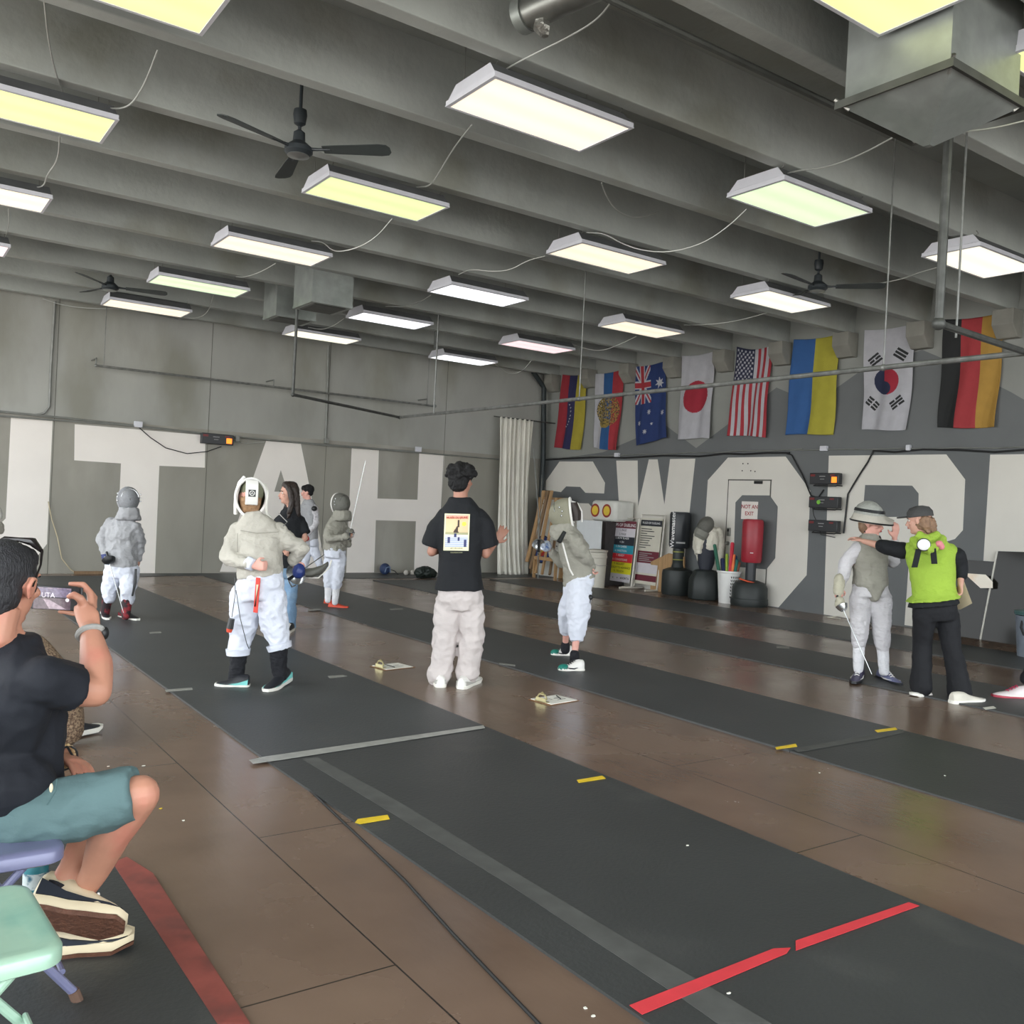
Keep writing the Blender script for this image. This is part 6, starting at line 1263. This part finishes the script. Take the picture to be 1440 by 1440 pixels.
hand(mb, wL, P(1199, 754, .52)-wL, -UZ+FW*.0, 1.0, .35); hand(mb, wR, -UZ, -CX, .95, .9); F.fin(mb, 'body', m_skin, .008, 0, sm=1); F.face()
mb = MB(); mb.ell(F.torso(nb, sL, sR, wa, pe, w, d, .022, hem=P(1312, 843), hemw=(.225, .18), neckr=.075)); mb.limb([sL, P(1272, 774, .13)], [.095, .075]); mb.limb([sR, P(1343, 781, -.02)], [.095, .075]); F.fin(mb, 'hooded_vest', m_lime, .011, .013, .14)
mb = MB(); mb.tube([P(1278+6, 758, -.06), P(1290, 768, -.15), P(1305, 772, -.17), P(1320, 766, -.15), P(1326, 756, -.06)], [.035, .045, .05, .045, .035], 12); mb.tube([P(1290, 752, -.05), P(1305, 760, -.12), P(1318, 752, -.05)], [.04, .045, .04], 12); mb.ell([(P(1302, 752, .0), F.side*.085, F.dp*.09), (P(1302, 765, -.02), F.side*.13, F.dp*.12)]); F.fin(mb, 'hood', m_lime, .011, .016, .07)
MB().lathe([(0, .01), (.035, .012), (.052, .006), (.056, 0), (.05, -.01)], P(1299, 766, -.21), 24, (CX, CY*.85, -FW)).build('white_eye_patch', mat('white felt', (226, 226, 224), .8), parent=F.r)
MB().tube([P(1299, 766, -.21)+CX*.056*math.cos(t)+CY*.052*math.sin(t) for t in [q*PI/10 for q in range(21)]], .004, 6).build('patch_outline', m_blkg, parent=F.r)
F.fin(MB().sph(P(1321, 765, -.19), (.04, .03, .03)).sph(P(1324, 769, -.19), .026), 'pink_pompom', mat('pink felt', (206, 128, 134), .8), .008, .006, .03)
for a, b_ in (((1292, 772), (1286, 798)), ((1312, 771), (1314, 793))):
    p_, q_ = P(*a, -.2), P(*b_, -.185); MB().box((p_+q_)/2, (.05, .008, (p_-q_).length), (CX, FW, (p_-q_).normalized())).build('black_ribbon', m_blkt, parent=F.r, bev=.002)
F.fin(MB().limb([P(1268, 774, .14), P(1252, 771, .2), P(1240, 768, .25)], [.075, .066, .06]), 'sleeve', m_blkt, .011, .012); F.fin(MB().limb([P(1345, 782, -.02), P(1350, 797, 0), P(1351, 808, -.03)], [.075, .064, .055]), 'sleeve', m_blkt, .011, .012)
mb = MB(); mb.ell([(P(1313, 838), F.side*.17, F.dp*.13), (P(1313, 851), F.side*.212, F.dp*.168)]); F.fin(mb, 'shirt_tail', m_blkt, .012, .012)
mb = MB(); mb.ell([(P(1314, 840), F.side*.165, F.dp*.13), (P(1315, 858), F.side*.18, F.dp*.14), (P(1315, 872), F.side*.17, F.dp*.12)]); mb.limb([P(1300, 866), kL, P(1296, 945, .02), P(1295, 966, .0)], [.098, .076, .082, .092]); mb.limb([P(1332, 866), kR, P(1347, 950, -.08), P(1350, 976, -.1)], [.098, .076, .086, .098]); F.fin(mb, 'flared_trousers', m_blkp, .011, .012, .12)
shoe(F, onz(1306, 978), onz(1282, 979), .048, m_cream if False else m_shw, m_sole, .08); shoe(F, onz(1338, 989), onz(1382, 987), .05, mat('bone sneaker', (206, 202, 190), .6), m_sole, .09)
f_, r_, u_ = F.frame(fdir); g = lambda a, b, h: hc+f_*a+r_*b+u_*h
mb = MB(); mb.ell([(g(-.015, 0, .03), r_*.092, f_*.108), (g(-.015, 0, .075), r_*.09, f_*.105), (g(-.015, 0, .11), r_*.065, f_*.08), (g(-.015, 0, .125), r_*.025, f_*.03)], 24, 2)
cap = mb.build('cap', cloth('charcoal cap', (62, 62, 62)), parent=F.r, angle=60); MB().ell([(g(.12, 0, .035), r_*.065, f_*.055), (g(.125, 0, .045), r_*.06, f_*.05)], 20, 2).build('visor', MATS['charcoal cap'], parent=cap, angle=60)
mb = MB().sph(g(-.04, 0, -.02), (.088, .075, .075), (r_, f_, u_)).tube([g(-.06, .05, .02), g(-.075, .06, -.07), g(-.085, .05, -.11)], [.04, .035, .012], 10).tube([g(-.06, -.05, .02), g(-.07, -.06, -.07), g(-.08, -.05, -.12)], [.04, .035, .012], 10).tube([g(-.08, 0, 0), g(-.1, 0, -.08), g(-.11, 0, -.13)], [.05, .04, .012], 10); F.fin(mb, 'hair', m_hairl, .009, .02, .03, sm=1)
MB().tube([g(.075, .04, .005), g(.06, .08, .008), g(-.01, .085, .01)], .003, 5).build('glasses', m_blkg, parent=F.r)
pp = [P(1347, 818, -.12), P(1351, 815, -.12), P(1362, 850, -.02), P(1350, 856, -.02)]
tag(MB().prism([P(1346, 815, .02), P(1350, 813, .0), P(1363, 848, .03), P(1346, 857, .12)], CX*.012-FW*.03).build('paper_pad', mat('cream paper', (206, 192, 160), .7), base=pp[0], bev=.002), 'cream paper pad held at the side by the person in lime green', 'paper')
# flat bright shape standing in for a reflection in the dark mirror
pm_ = [onx(x, y, XR-.16) for x, y in ((1356, 806), (1386, 808), (1396, 818), (1396, 827), (1379, 827))]
tag(MB().prism(pm_, (-.006, 0, 0)).build('painted_reflection', mat('painted mirror reflection', (236, 228, 214), .25, var=.02, c2=(226, 196, 160), c2s=3, c2t=.62), base=pm_[0], angle=0), 'painted bright reflection on the dark mirror beside the person in lime green', 'sheet')

# ---------------------------------------------------------------- leg at the right edge
F = Fig(7.75, (1425, 988), 'person cut by the right edge, only a pink-laced sneaker and dark trouser leg showing'); P = F.P
nb, sL, sR, wa, pe = P(1520, 752), P(1490, 765, .1), P(1550, 765, -.1), P(1518, 820), P(1516, 845)
mb = MB(); w = (.17, .17, .15, .17); d = (.1, .12, .11, .12); hc = P(1518, 722)
F.body(mb, nb, sL, sR, wa, pe, w, d, hc, [[sL, P(1482, 810), P(1478, 850)], [sR, P(1560, 810), P(1562, 850)]], [[P(1500, 850), P(1470, 910), P(1442, 958)], [P(1532, 850), P(1534, 915), P(1536, 975)]], 1); F.head(mb, hc, -CX); hand(mb, P(1478, 850), -UZ, CX); hand(mb, P(1562, 850), -UZ, -CX); F.fin(mb, 'body', m_skin, .012, 0)
mb = MB(); mb.ell(F.torso(nb, sL, sR, wa, pe, w, d, .016)); mb.limb([sL, P(1482, 800)], [.08, .08]); mb.limb([sR, P(1560, 800)], [.08, .08]); F.fin(mb, 't_shirt', m_blkt, .014, .015)
mb = MB(); mb.ell([(P(1516, 840), F.side*.17, F.dp*.13), (P(1516, 862), F.side*.18, F.dp*.14)]); mb.limb([P(1500, 862), P(1472, 912), P(1446, 954)], [.095, .075, .065]); mb.limb([P(1532, 862), P(1534, 915), P(1536, 972)], [.095, .075, .065]); F.fin(mb, 'trousers', m_blkp, .014, .015)
F.fin(MB().sph(hc+UZ*.04+CX*.02, (.095, .1, .09)), 'hair', m_hairb, .012, .01)
shoe(F, onz(1450, 984), onz(1396, 981), .05, mat('pinkish white sneaker', (214, 204, 204), .5), mat('crimson sole', (170, 60, 76), .5), .11, lace=mat('pink lace', (214, 60, 106), .5), trim=m_sole, label='white sneaker with pink laces and crimson sole')
shoe(F, onz(1545, 995), onz(1500, 998), .05, MATS['pinkish white sneaker'], MATS['crimson sole'], .11, lace=MATS['pink lace'])
# ---------------------------------------------------------------- folding chairs
def fchair(c, yaw, col, label, w=.42, dpt=.40, h=.44, legs=None):
    r = empty('folding_chair', c, label, 'chair', 'metal folding chairs'); X = V((math.cos(yaw), math.sin(yaw), 0)); Y = V((-math.sin(yaw), math.cos(yaw), 0)); R = (X, Y, UZ)
    mb = MB(); n = 8
    def rr(hx, hy, rad, z):
        o = []
        for cx, cy, a0 in ((1, 1, 0), (-1, 1, 1), (-1, -1, 2), (1, -1, 3)):
            for k in range(n+1): a = (a0+k/n)*PI/2; o.append(c+X*(cx*(hx-rad)+rad*math.cos(a))+Y*(cy*(hy-rad)+rad*math.sin(a))+UZ*z)
        return o
    hx, hy = dpt/2, w/2
    mb.loft([rr(hx-.008, hy-.008, .05, h-.045), rr(hx, hy, .055, h-.04), rr(hx, hy, .055, h-.012), rr(hx-.006, hy-.006, .052, h-.003), rr(hx-.02, hy-.02, .045, h), rr(hx-.05, hy-.05, .03, h-.006)])
    mb.build('seat', col, parent=r, angle=50)
    for s in (-1, 1):
        mb = MB().tube([c+X*(hx+.04)+Y*s*(hy-.02)+UZ*.03, c-X*.05+Y*s*(hy-.01)+UZ*(h-.06), c-X*(hx+.02)+Y*s*(hy)+UZ*(h+.12), c-X*(hx+.09)+Y*s*(hy-.01)+UZ*(h+.40)], .0125, 10)
        lg = mb.build('leg', col, parent=r); MB().tube([c+X*(hx+.05)+Y*s*(hy-.02), c+X*(hx+.035)+Y*s*(hy-.02)+UZ*.04], .0155, 10).build('rubber_foot', mat('worn brown rubber', (92, 70, 58), .8), parent=lg)
        mb = MB().tube([c-X*(hx+.04)+Y*s*(hy-.05)+UZ*.03, c+X*(hx-.10)+Y*s*(hy-.04)+UZ*(h-.05)], .0115, 10)
        lg = mb.build('leg', col, parent=r); MB().tube([c-X*(hx+.05)+Y*s*(hy-.05), c-X*(hx+.035)+Y*s*(hy-.05)+UZ*.04], .0145, 10).build('rubber_foot', MATS['worn brown rubber'], parent=lg)
    MB().tube([c+X*(hx+.005)+Y*(-hy+.02)+UZ*.1, c+X*(hx+.005)+Y*(hy-.02)+UZ*.1], .008, 8).build('stretcher', col, parent=r)
    bb = [c-X*(hx+.09+.01*math.cos(t*PI))+Y*(t*(hy-.02))+UZ*(h+.32) for t in [q/6-1 for q in range(13)]]
    MB().loft([[p+UZ*.08 for p in bb], [p-UZ*.07 for p in bb], [p-UZ*.07-X*.012 for p in bb], [p+UZ*.08-X*.012 for p in bb]], closed=False).build('backrest', col, parent=r, angle=40)
    return r
m_cg = mat('mint green enamel', (164, 196, 174), .25, .1, var=.06, scale=4, c2=(132, 176, 160), c2s=2.5); m_cl = mat('lavender enamel', (112, 114, 144), .3, .1, var=.06)
a = onz(84, 1300, .44)
fchair(V((.40-.21, 2.36, 0)), .06, m_cg, 'mint green metal folding chair in the lower left corner')
fchair(V((.49-.20, 2.93, 0)), .02, m_cl, 'lavender metal folding chair the man with the phone sits on', h=.455)
b0 = at(48, 1225, 2.9); b0.z = 0; b0 = at(51, 1216, 2.98); b0.z = 0
r = empty('water_bottle', b0, 'teal bottle standing under the lavender chair', 'bottle'); MB().lathe([(0, 0), (.036, 0), (.038, .02), (.038, .2), (.03, .24), (.02, .25), (0, .25)], b0, 20).build('flask', mat('teal label', (36, 116, 128), .4), parent=r)
MB().lathe([(0, .25), (.02, .25), (.02, .29), (0, .29)], b0, 16).build('cap', m_shw, parent=r); MB().lathe([(.0385, .14), (.0385, .19)], b0, 20, caps=False).build('label_band', mat('pale label', (190, 200, 200), .5, c2=(40, 90, 110), c2s=30), parent=r)

# ---------------------------------------------------------------- seated man filming
F = Fig(2.62, (110, 1330), 'person in navy T-shirt and teal shorts seated at the left, filming with a phone'); P = F.P
nb = P(2, 905, .06); sN, sF = P(42, 948, -.04), P(-6, 950, .36); wa, pe = P(12, 1085, .12), P(4, 1150, .12)
hc = P(8, 822, .06); fdir = (CX*.10+FW*.99-UZ*.05)
w = (.18, .17, .155, .17); d = (.11, .13, .125, .13)
eN, wN = P(134, 972, .10), P(127, 886, .24); hN = P(119, 843, .30)
eF, wF = P(30, 1060, .42), P(88, 1064, .30)
hpN, knN, anN = P(20, 1150, .0), P(196, 1118, .05), P(112, 1262, .22)
hpF, knF, anF = P(20, 1150, .26), P(168, 1130, .42), P(76, 1258, .15)
mb = MB(); F.body(mb, nb, sF, sN, wa, pe, w, d, hc, [[sN, eN, wN], [sF, eF, wF]], [], 1.0, ar=(.052, .046, .029))
mb.limb([sN, P(96, 968, .04), eN, P(136, 935, .16), wN], [.054, .05, .047, .047, .029])
for a, k_, b_ in ((hpN, knN, anN), (hpF, knF, anF)): 
    cf = k_.lerp(b_, .35)-CX*.02-UZ*.0; mb.limb([a, k_], [.072, .058]); mb.limb([k_, cf, k_.lerp(b_, .72), b_], [.058, .062, .043, .031])
F.head(mb, hc, fdir, 1.05, V((0, 0, 1))); 
f_, r_, u_ = F.frame(fdir); g = lambda a, b, h: hc+(f_*a+r_*b+u_*h)*1.05
# near ear with a rim, jaw and nape
mb.tube([g(-.02, .084, -.035), g(-.034, .09, -.0), g(-.02, .092, .022), g(.0, .088, .02), g(.006, .082, -.005)], [.006, .008, .008, .007, .005], 8)
mb.tube([g(-.03, 0, -.06), g(-.05, 0, -.14), V(nb)], [.064, .066, .074], 16)
# right hand: thumb in front of the phone, fingers over the top and one below
d1 = (hN-wN).normalized(); s1 = (-CX).normalized()
mb.ell([(wN-d1*.01, CX*.026, FW*.022), (wN+d1*.03, CX*.036, FW*.022), (wN+d1*.065-CX*.002, CX*.040, FW*.020), (wN+d1*.095-CX*.006, CX*.032, FW*.018)], 14)
ph = P(81, 841, .30)
T = lambda x, y, dd: P(x, y, dd)
mb.tube([T(118, 852, .285), T(113, 842, .265), T(103, 836, .26), T(97, 839, .258)], [.016, .014, .0125, .0095], 10); mb.sph(T(97, 839, .258), .0095, n=8)
mb.tube([T(128, 852, .31), T(127, 834, .325), T(117, 822, .33), T(99, 821, .325)], [.013, .0125, .0115, .0085], 10); mb.sph(T(99, 821, .325), .0085, n=8)
mb.tube([T(131, 856, .315), T(132, 840, .345), T(124, 829, .36), T(108, 828, .36)], [.012, .012, .011, .008], 10)
mb.tube([T(130, 866, .31), T(129, 855, .35), T(116, 850, .365), T(104, 851, .36)], [.012, .011, .010, .008], 10)
mb.tube([T(124, 866, .29), T(112, 864, .31), T(96, 861, .315), T(84, 860, .31)], [.012, .0105, .0095, .0075], 10); mb.sph(T(84, 860, .31), .0078, n=8)
# left hand resting on the thigh
hand(mb, wF, P(128, 1082, .20)-wF, CY*-.8-FW*.3, 1.02, .18, -1, 1.2)
F.fin(mb, 'body', mat('warm tan skin', (182, 130, 108), .5, var=.07, scale=14, c2=(186, 122, 104), c2s=6), .0055, 0, sm=2)
F.face()
# hair: short crop
mb = MB(); mb.sph(g(-.018, 0, .038), (.083, .101, .094), (r_, f_, u_), 24); mb.sph(g(-.048, 0, -.02), (.078, .062, .075), (r_, f_, u_), 20); mb.sph(g(.045, 0, .07), (.062, .045, .045), (r_, f_, u_), 16); mb.tube([g(-.01, .074, .03), g(.01, .076, .0), g(.014, .077, -.02)], [.016, .012, .006], 8)
mb.sph(g(-.06, 0, -.06), (.058, .04, .045), (r_, f_, u_), 16)
F.fin(mb, 'hair', mat('short dark hair', (34, 34, 38), .6, var=.35, scale=120, bump=.6, bscale=220, stretch=(1, 1, .3)), .006, .004, .02, sm=2)
sg = MB(); sg.tube([g(.03, -.078, .098), g(.045, -.04, .122), g(.044, 0, .126), g(.045, .04, .122), g(.03, .078, .098)], [.006, .013, .007, .013, .006], 8); sg.tube([g(.03, .080, .098), g(.01, .092, .06), g(-.02, .093, -.0)], [.004, .003, .0025], 6); sg.tube([g(.03, -.080, .098), g(.01, -.092, .06), g(-.02, -.093, .0)], [.004, .003, .0025], 6)
sg.build('sunglasses', mat('glossy dark frame', (28, 24, 24), .15), parent=F.r)
mb = MB(); mb.ell(F.torso(nb, sF, sN, wa, pe, w, d, .02, hem=P(-6, 1166, .10), hemw=(.225, .175), neckr=.075)); mb.limb([sN, P(66, 955, -.02), P(98, 964, .04)], [.082, .084, .084], cap=False); mb.limb([sF, P(12, 1010, .42)], [.085, .085]); mb.tube([P(92, 963, .03), P(105, 967, .055)], [.070, .072], 18)
mb.sph(P(14, 1106, .0), (.125, .12, .10)); mb.limb([V(nb)-UZ*.02, V(sN)], [.085, .098]); mb.limb([V(nb)-UZ*.02, V(sF)], [.085, .09]); mb.limb([V(sN)+CY*-.01, wa.lerp(V(sN), .5)-FW*.03], [.095, .11])
F.fin(mb, 't_shirt', mat('dark navy cotton', (13, 17, 27), .85, var=.08, scale=4, bump=.5, bscale=9), .008, .016, .14)
mb = MB(); mb.ell([(P(8, 1130, .12), F.side*.14, F.dp*.10), (P(8, 1165, .12), F.side*.17, F.dp*.13)]); mb.limb([hpN, P(90, 1140, .02), P(150, 1127, .04)], [.098, .09, .084]); mb.limb([hpF, P(80, 1138, .36), P(130, 1130, .40)], [.098, .092, .082]); mb.tube([P(145, 1128, .04), P(170, 1122, .045), P(192, 1117, .05)], [.084, .082, .080], 20)
F.fin(mb, 'shorts', m_short, .008, .018, .12)
MB().tube([P(80, 1096, -.04), P(78, 1112, -.06), P(66, 1132, -.075)], .0025, 5).build('pocket_seam', mat('dark teal seam', (66, 92, 94), .8), parent=F.r); MB().sph(P(72, 1108, -.06), (.005, .004, .013)).build('pocket_tag', m_cream, parent=F.r)
wx = wN.lerp(eN, .06); dx_ = (eN-wN).normalized(); e1 = dx_.cross(FW).normalized(); e2 = dx_.cross(e1)
MB().tube([wx+(e1*math.cos(t)*.037+e2*math.sin(t)*.033) for t in [q*2*PI/20 for q in range(21)]], .0095, 8, flat=(dx_, 1.0)).build('watch_band', mat('grey woven band', (150, 150, 146), .7, var=.15, scale=40), parent=F.r)
MB().sph(wx+CX*.040+FW*.012, (.010, .018, .02), (CX, FW, CY)).build('watch_case', m_blkg, parent=F.r)
bx = wF; d2 = (P(128, 1082, .20)-wF).normalized(); e1 = d2.cross(FW).normalized(); e2 = d2.cross(e1); mb = MB()
for q in range(16): t = q*2*PI/16; mb.sph(bx+(e1*math.cos(t)+e2*math.sin(t))*.036, .0075, n=8)
mb.build('bead_bracelet', mat('amber bead', (206, 176, 130), .4), parent=F.r)
MB().tube([bx+d2*.022+(e1*math.cos(t)+e2*math.sin(t))*.037 for t in [q*2*PI/16 for q in range(17)]]+[bx+d2*.05+CX*.02-UZ*.01], .0035, 6).build('cord_bracelet', m_blkg, parent=F.r)
sd_ = F.dp
# sneakers: crossed ankles, upper one rolled to show its sole
h_, t_ = onz(62, 1322), onz(186, 1330); h_.z = t_.z = .012
h_ = onz(60, 1335, .026); t_ = onz(186, 1322, .026); shoe(F, h_, t_, .053, m_cream, m_cream, .10, out=m_gum, lace=m_shw, trim=mat('dark navy suede', (30, 36, 46), .7), label='cream and navy sneaker flat on the mat')
h_ = P(40, 1282, .10); t_ = P(172, 1305, .14); shoe(F, h_, t_, .062, m_cream, m_cream, .125, roll=-.95, out=m_gum, lace=m_shw, trim=MATS['dark navy suede'], label='cream and navy sneaker resting on top of the other, sole showing')
MB().tube([anF.lerp(knF, .01), anF.lerp(knF, .06)], [.046, .044], 18).build('shoe_collar', m_blks, parent=F.r)
# phone
c = P(80, 841, .30); X = (P(115, 842, .30)-P(45, 838, .30)).normalized(); Y = (CY-X*CY.dot(X)).normalized(); N = X.cross(Y); R = (X, Y, N)
r = empty('phone', c-Y*.038, 'black phone held sideways by the seated man, its screen showing the room', 'phone')
MB().box(c, (.163, .076, .009), R).build('case', m_blkg, parent=r, bev=.003)
scr = {k: mat('screen '+k, v, .15, var=.25, scale=60, emit=.25) for k, v in dict(top=(122, 112, 134), mid=(150, 138, 150), low=(84, 72, 78), ui=(40, 38, 44))}.items() if False else None
def sc(n, col): return mat('screen '+n, col, .15, var=.3, scale=90, emit=.2)
o = c+N*.0055
mb = MB()
mb.box(o+Y*.018-X*.012, (.118, .030, .001), R).mat(1).box(o-Y*.018-X*.012, (.118, .036, .001), R).mat(2).box(o+X*.060, (.026, .068, .001), R).mat(3).prism([o-Y*.004-X*.04+N*.0006, o-Y*.034-X*.02+N*.0006, o-Y*.034+X*.035+N*.0006, o-Y*.006-X*.02+N*.0006], N*.0004)
for q in range(4): mb.box(o+Y*.031+X*(-.05+q*.03)+N*.0008, (.014, .002, .0006), R)
s_o = mb.build('screen', [sc('ceiling view', (112, 104, 124)), sc('floor view', (88, 76, 84)), m_blkg, sc('light marks', (150, 134, 144))], parent=r, angle=0)
text('UTA', .022, o+Y*.008-X*.025+N*.0006, X, Y, sc('letters', (214, 206, 214)), r, depth=.0006)
for q, yy in enumerate((.018, -.0)): MB().lathe([(.006, 0), (.006, .001)], o+X*.045+Y*(yy-.004)-X*(.008*q)+N*.001, 14, R).build('screen_button', sc('button', (230, 226, 230)), parent=r)

# ---------------------------------------------------------------- neighbour hidden behind him
F = Fig(4.7, (60, 1030), 'person seated beyond the filming man, only a brown knit trouser leg and shoe showing'); P = F.P
q = onz(112, 1040); D0 = depth(q)
F.D = D0-.1; P = F.P
nb, sL, sR, wa, pe = P(-60, 800), P(-62, 818, -.18), P(-58, 818, .2), P(-64, 880), P(-66, 905)
hc = P(-54, 770); w = (.16, .15, .14, .17); d = (.1, .12, .12, .13)
mb = MB(); F.body(mb, nb, sR, sL, wa, pe, w, d, hc, [[sL, P(-50, 870, -.2), P(-15, 890, -.15)], [sR, P(-50, 870, .2), P(-15, 890, .15)]], [[P(-60, 908, -.1), P(40, 912, -.08), P(85, 1010, -.05)], [P(-60, 908, .12), P(40, 912, .14), P(70, 1005, .14)]], .98); F.head(mb, hc, CX); hand(mb, P(-15, 890, -.15), CX, -UZ); hand(mb, P(-15, 890, .15), CX, -UZ); F.fin(mb, 'body', m_skin, .011, 0)
mb = MB(); mb.ell(F.torso(nb, sR, sL, wa, pe, w, d, .016)); mb.limb([sL, P(-50, 870, -.2), P(-22, 888, -.16)], [.07, .06, .05]); mb.limb([sR, P(-50, 870, .2), P(-22, 888, .16)], [.07, .06, .05]); F.fin(mb, 'jumper', cloth('grey jumper', (110, 110, 112)), .012, .012)
mb = MB(); mb.ell([(P(-66, 890), F.side*.17, F.dp*.14), (P(-64, 915), F.side*.18, F.dp*.16)]); mb.limb([P(-60, 912, -.1), P(45, 916, -.08), P(85, 965, -.06), P(92, 1024, -.05)], [.1, .095, .095, .10]); mb.limb([P(-60, 912, .12), P(40, 916, .14), P(70, 1008, .14)], [.1, .09, .08]); F.fin(mb, 'knit_trousers', m_knit, .011, .008)
F.fin(MB().sph(hc+UZ*.04-CX*.02, (.1, .1, .1)), 'hair', m_hairb, .012, .01)
h_ = onz(92, 1040); t_ = onz(118, 1030); t_ = h_+(CX*.9+FW*.3).normalized()*.0+V((.20, .12, 0)).normalized()*.24; h_.z = t_.z = 0.012; h_ = t_+(h_-t_)*1.0
shoe(F, h_, t_, .045, m_shk, m_sole, .08); shoe(F, h_+V((-.1, .25, 0)), t_+V((-.1, .25, 0)), .045, m_shk, m_sole, .08)
fchair(V((P(-62, 905).x, P(-62, 905).y, 0)), .1, m_cl, 'lavender folding chair under the person beyond the man with the phone')

# ================================================================ light
w_ = bpy.data.worlds.new('daylight'); SC.world = w_; w_.use_nodes = True; nt = w_.node_tree; bg = nt.nodes['Background']
tc = nt.nodes.new('ShaderNodeTexCoord'); sp = nt.nodes.new('ShaderNodeSeparateXYZ'); nt.links.new(tc.outputs['Generated'], sp.inputs[0])
cr = nt.nodes.new('ShaderNodeValToRGB'); cr.color_ramp.elements[0].position = .45; cr.color_ramp.elements[0].color = (.95, .93, .88, 1); cr.color_ramp.elements[1].position = .56; cr.color_ramp.elements[1].color = (.92, .97, 1.0, 1)
mr = nt.nodes.new('ShaderNodeMapRange'); mr.inputs[1].default_value = -1; mr.inputs[2].default_value = 1; nt.links.new(sp.outputs['Z'], mr.inputs[0]); nt.links.new(mr.outputs[0], cr.inputs[0]); nt.links.new(cr.outputs[0], bg.inputs[0]); bg.inputs[1].default_value = 3.4
SC.view_settings.view_transform = 'Standard'; SC.view_settings.look = 'None'; SC.view_settings.gamma = 1; SC.view_settings.use_curve_mapping = False
SC.view_settings.exposure = 0.68
for o in SC.objects:
    for k in ('_o',):
        if k in o.keys(): del o[k]
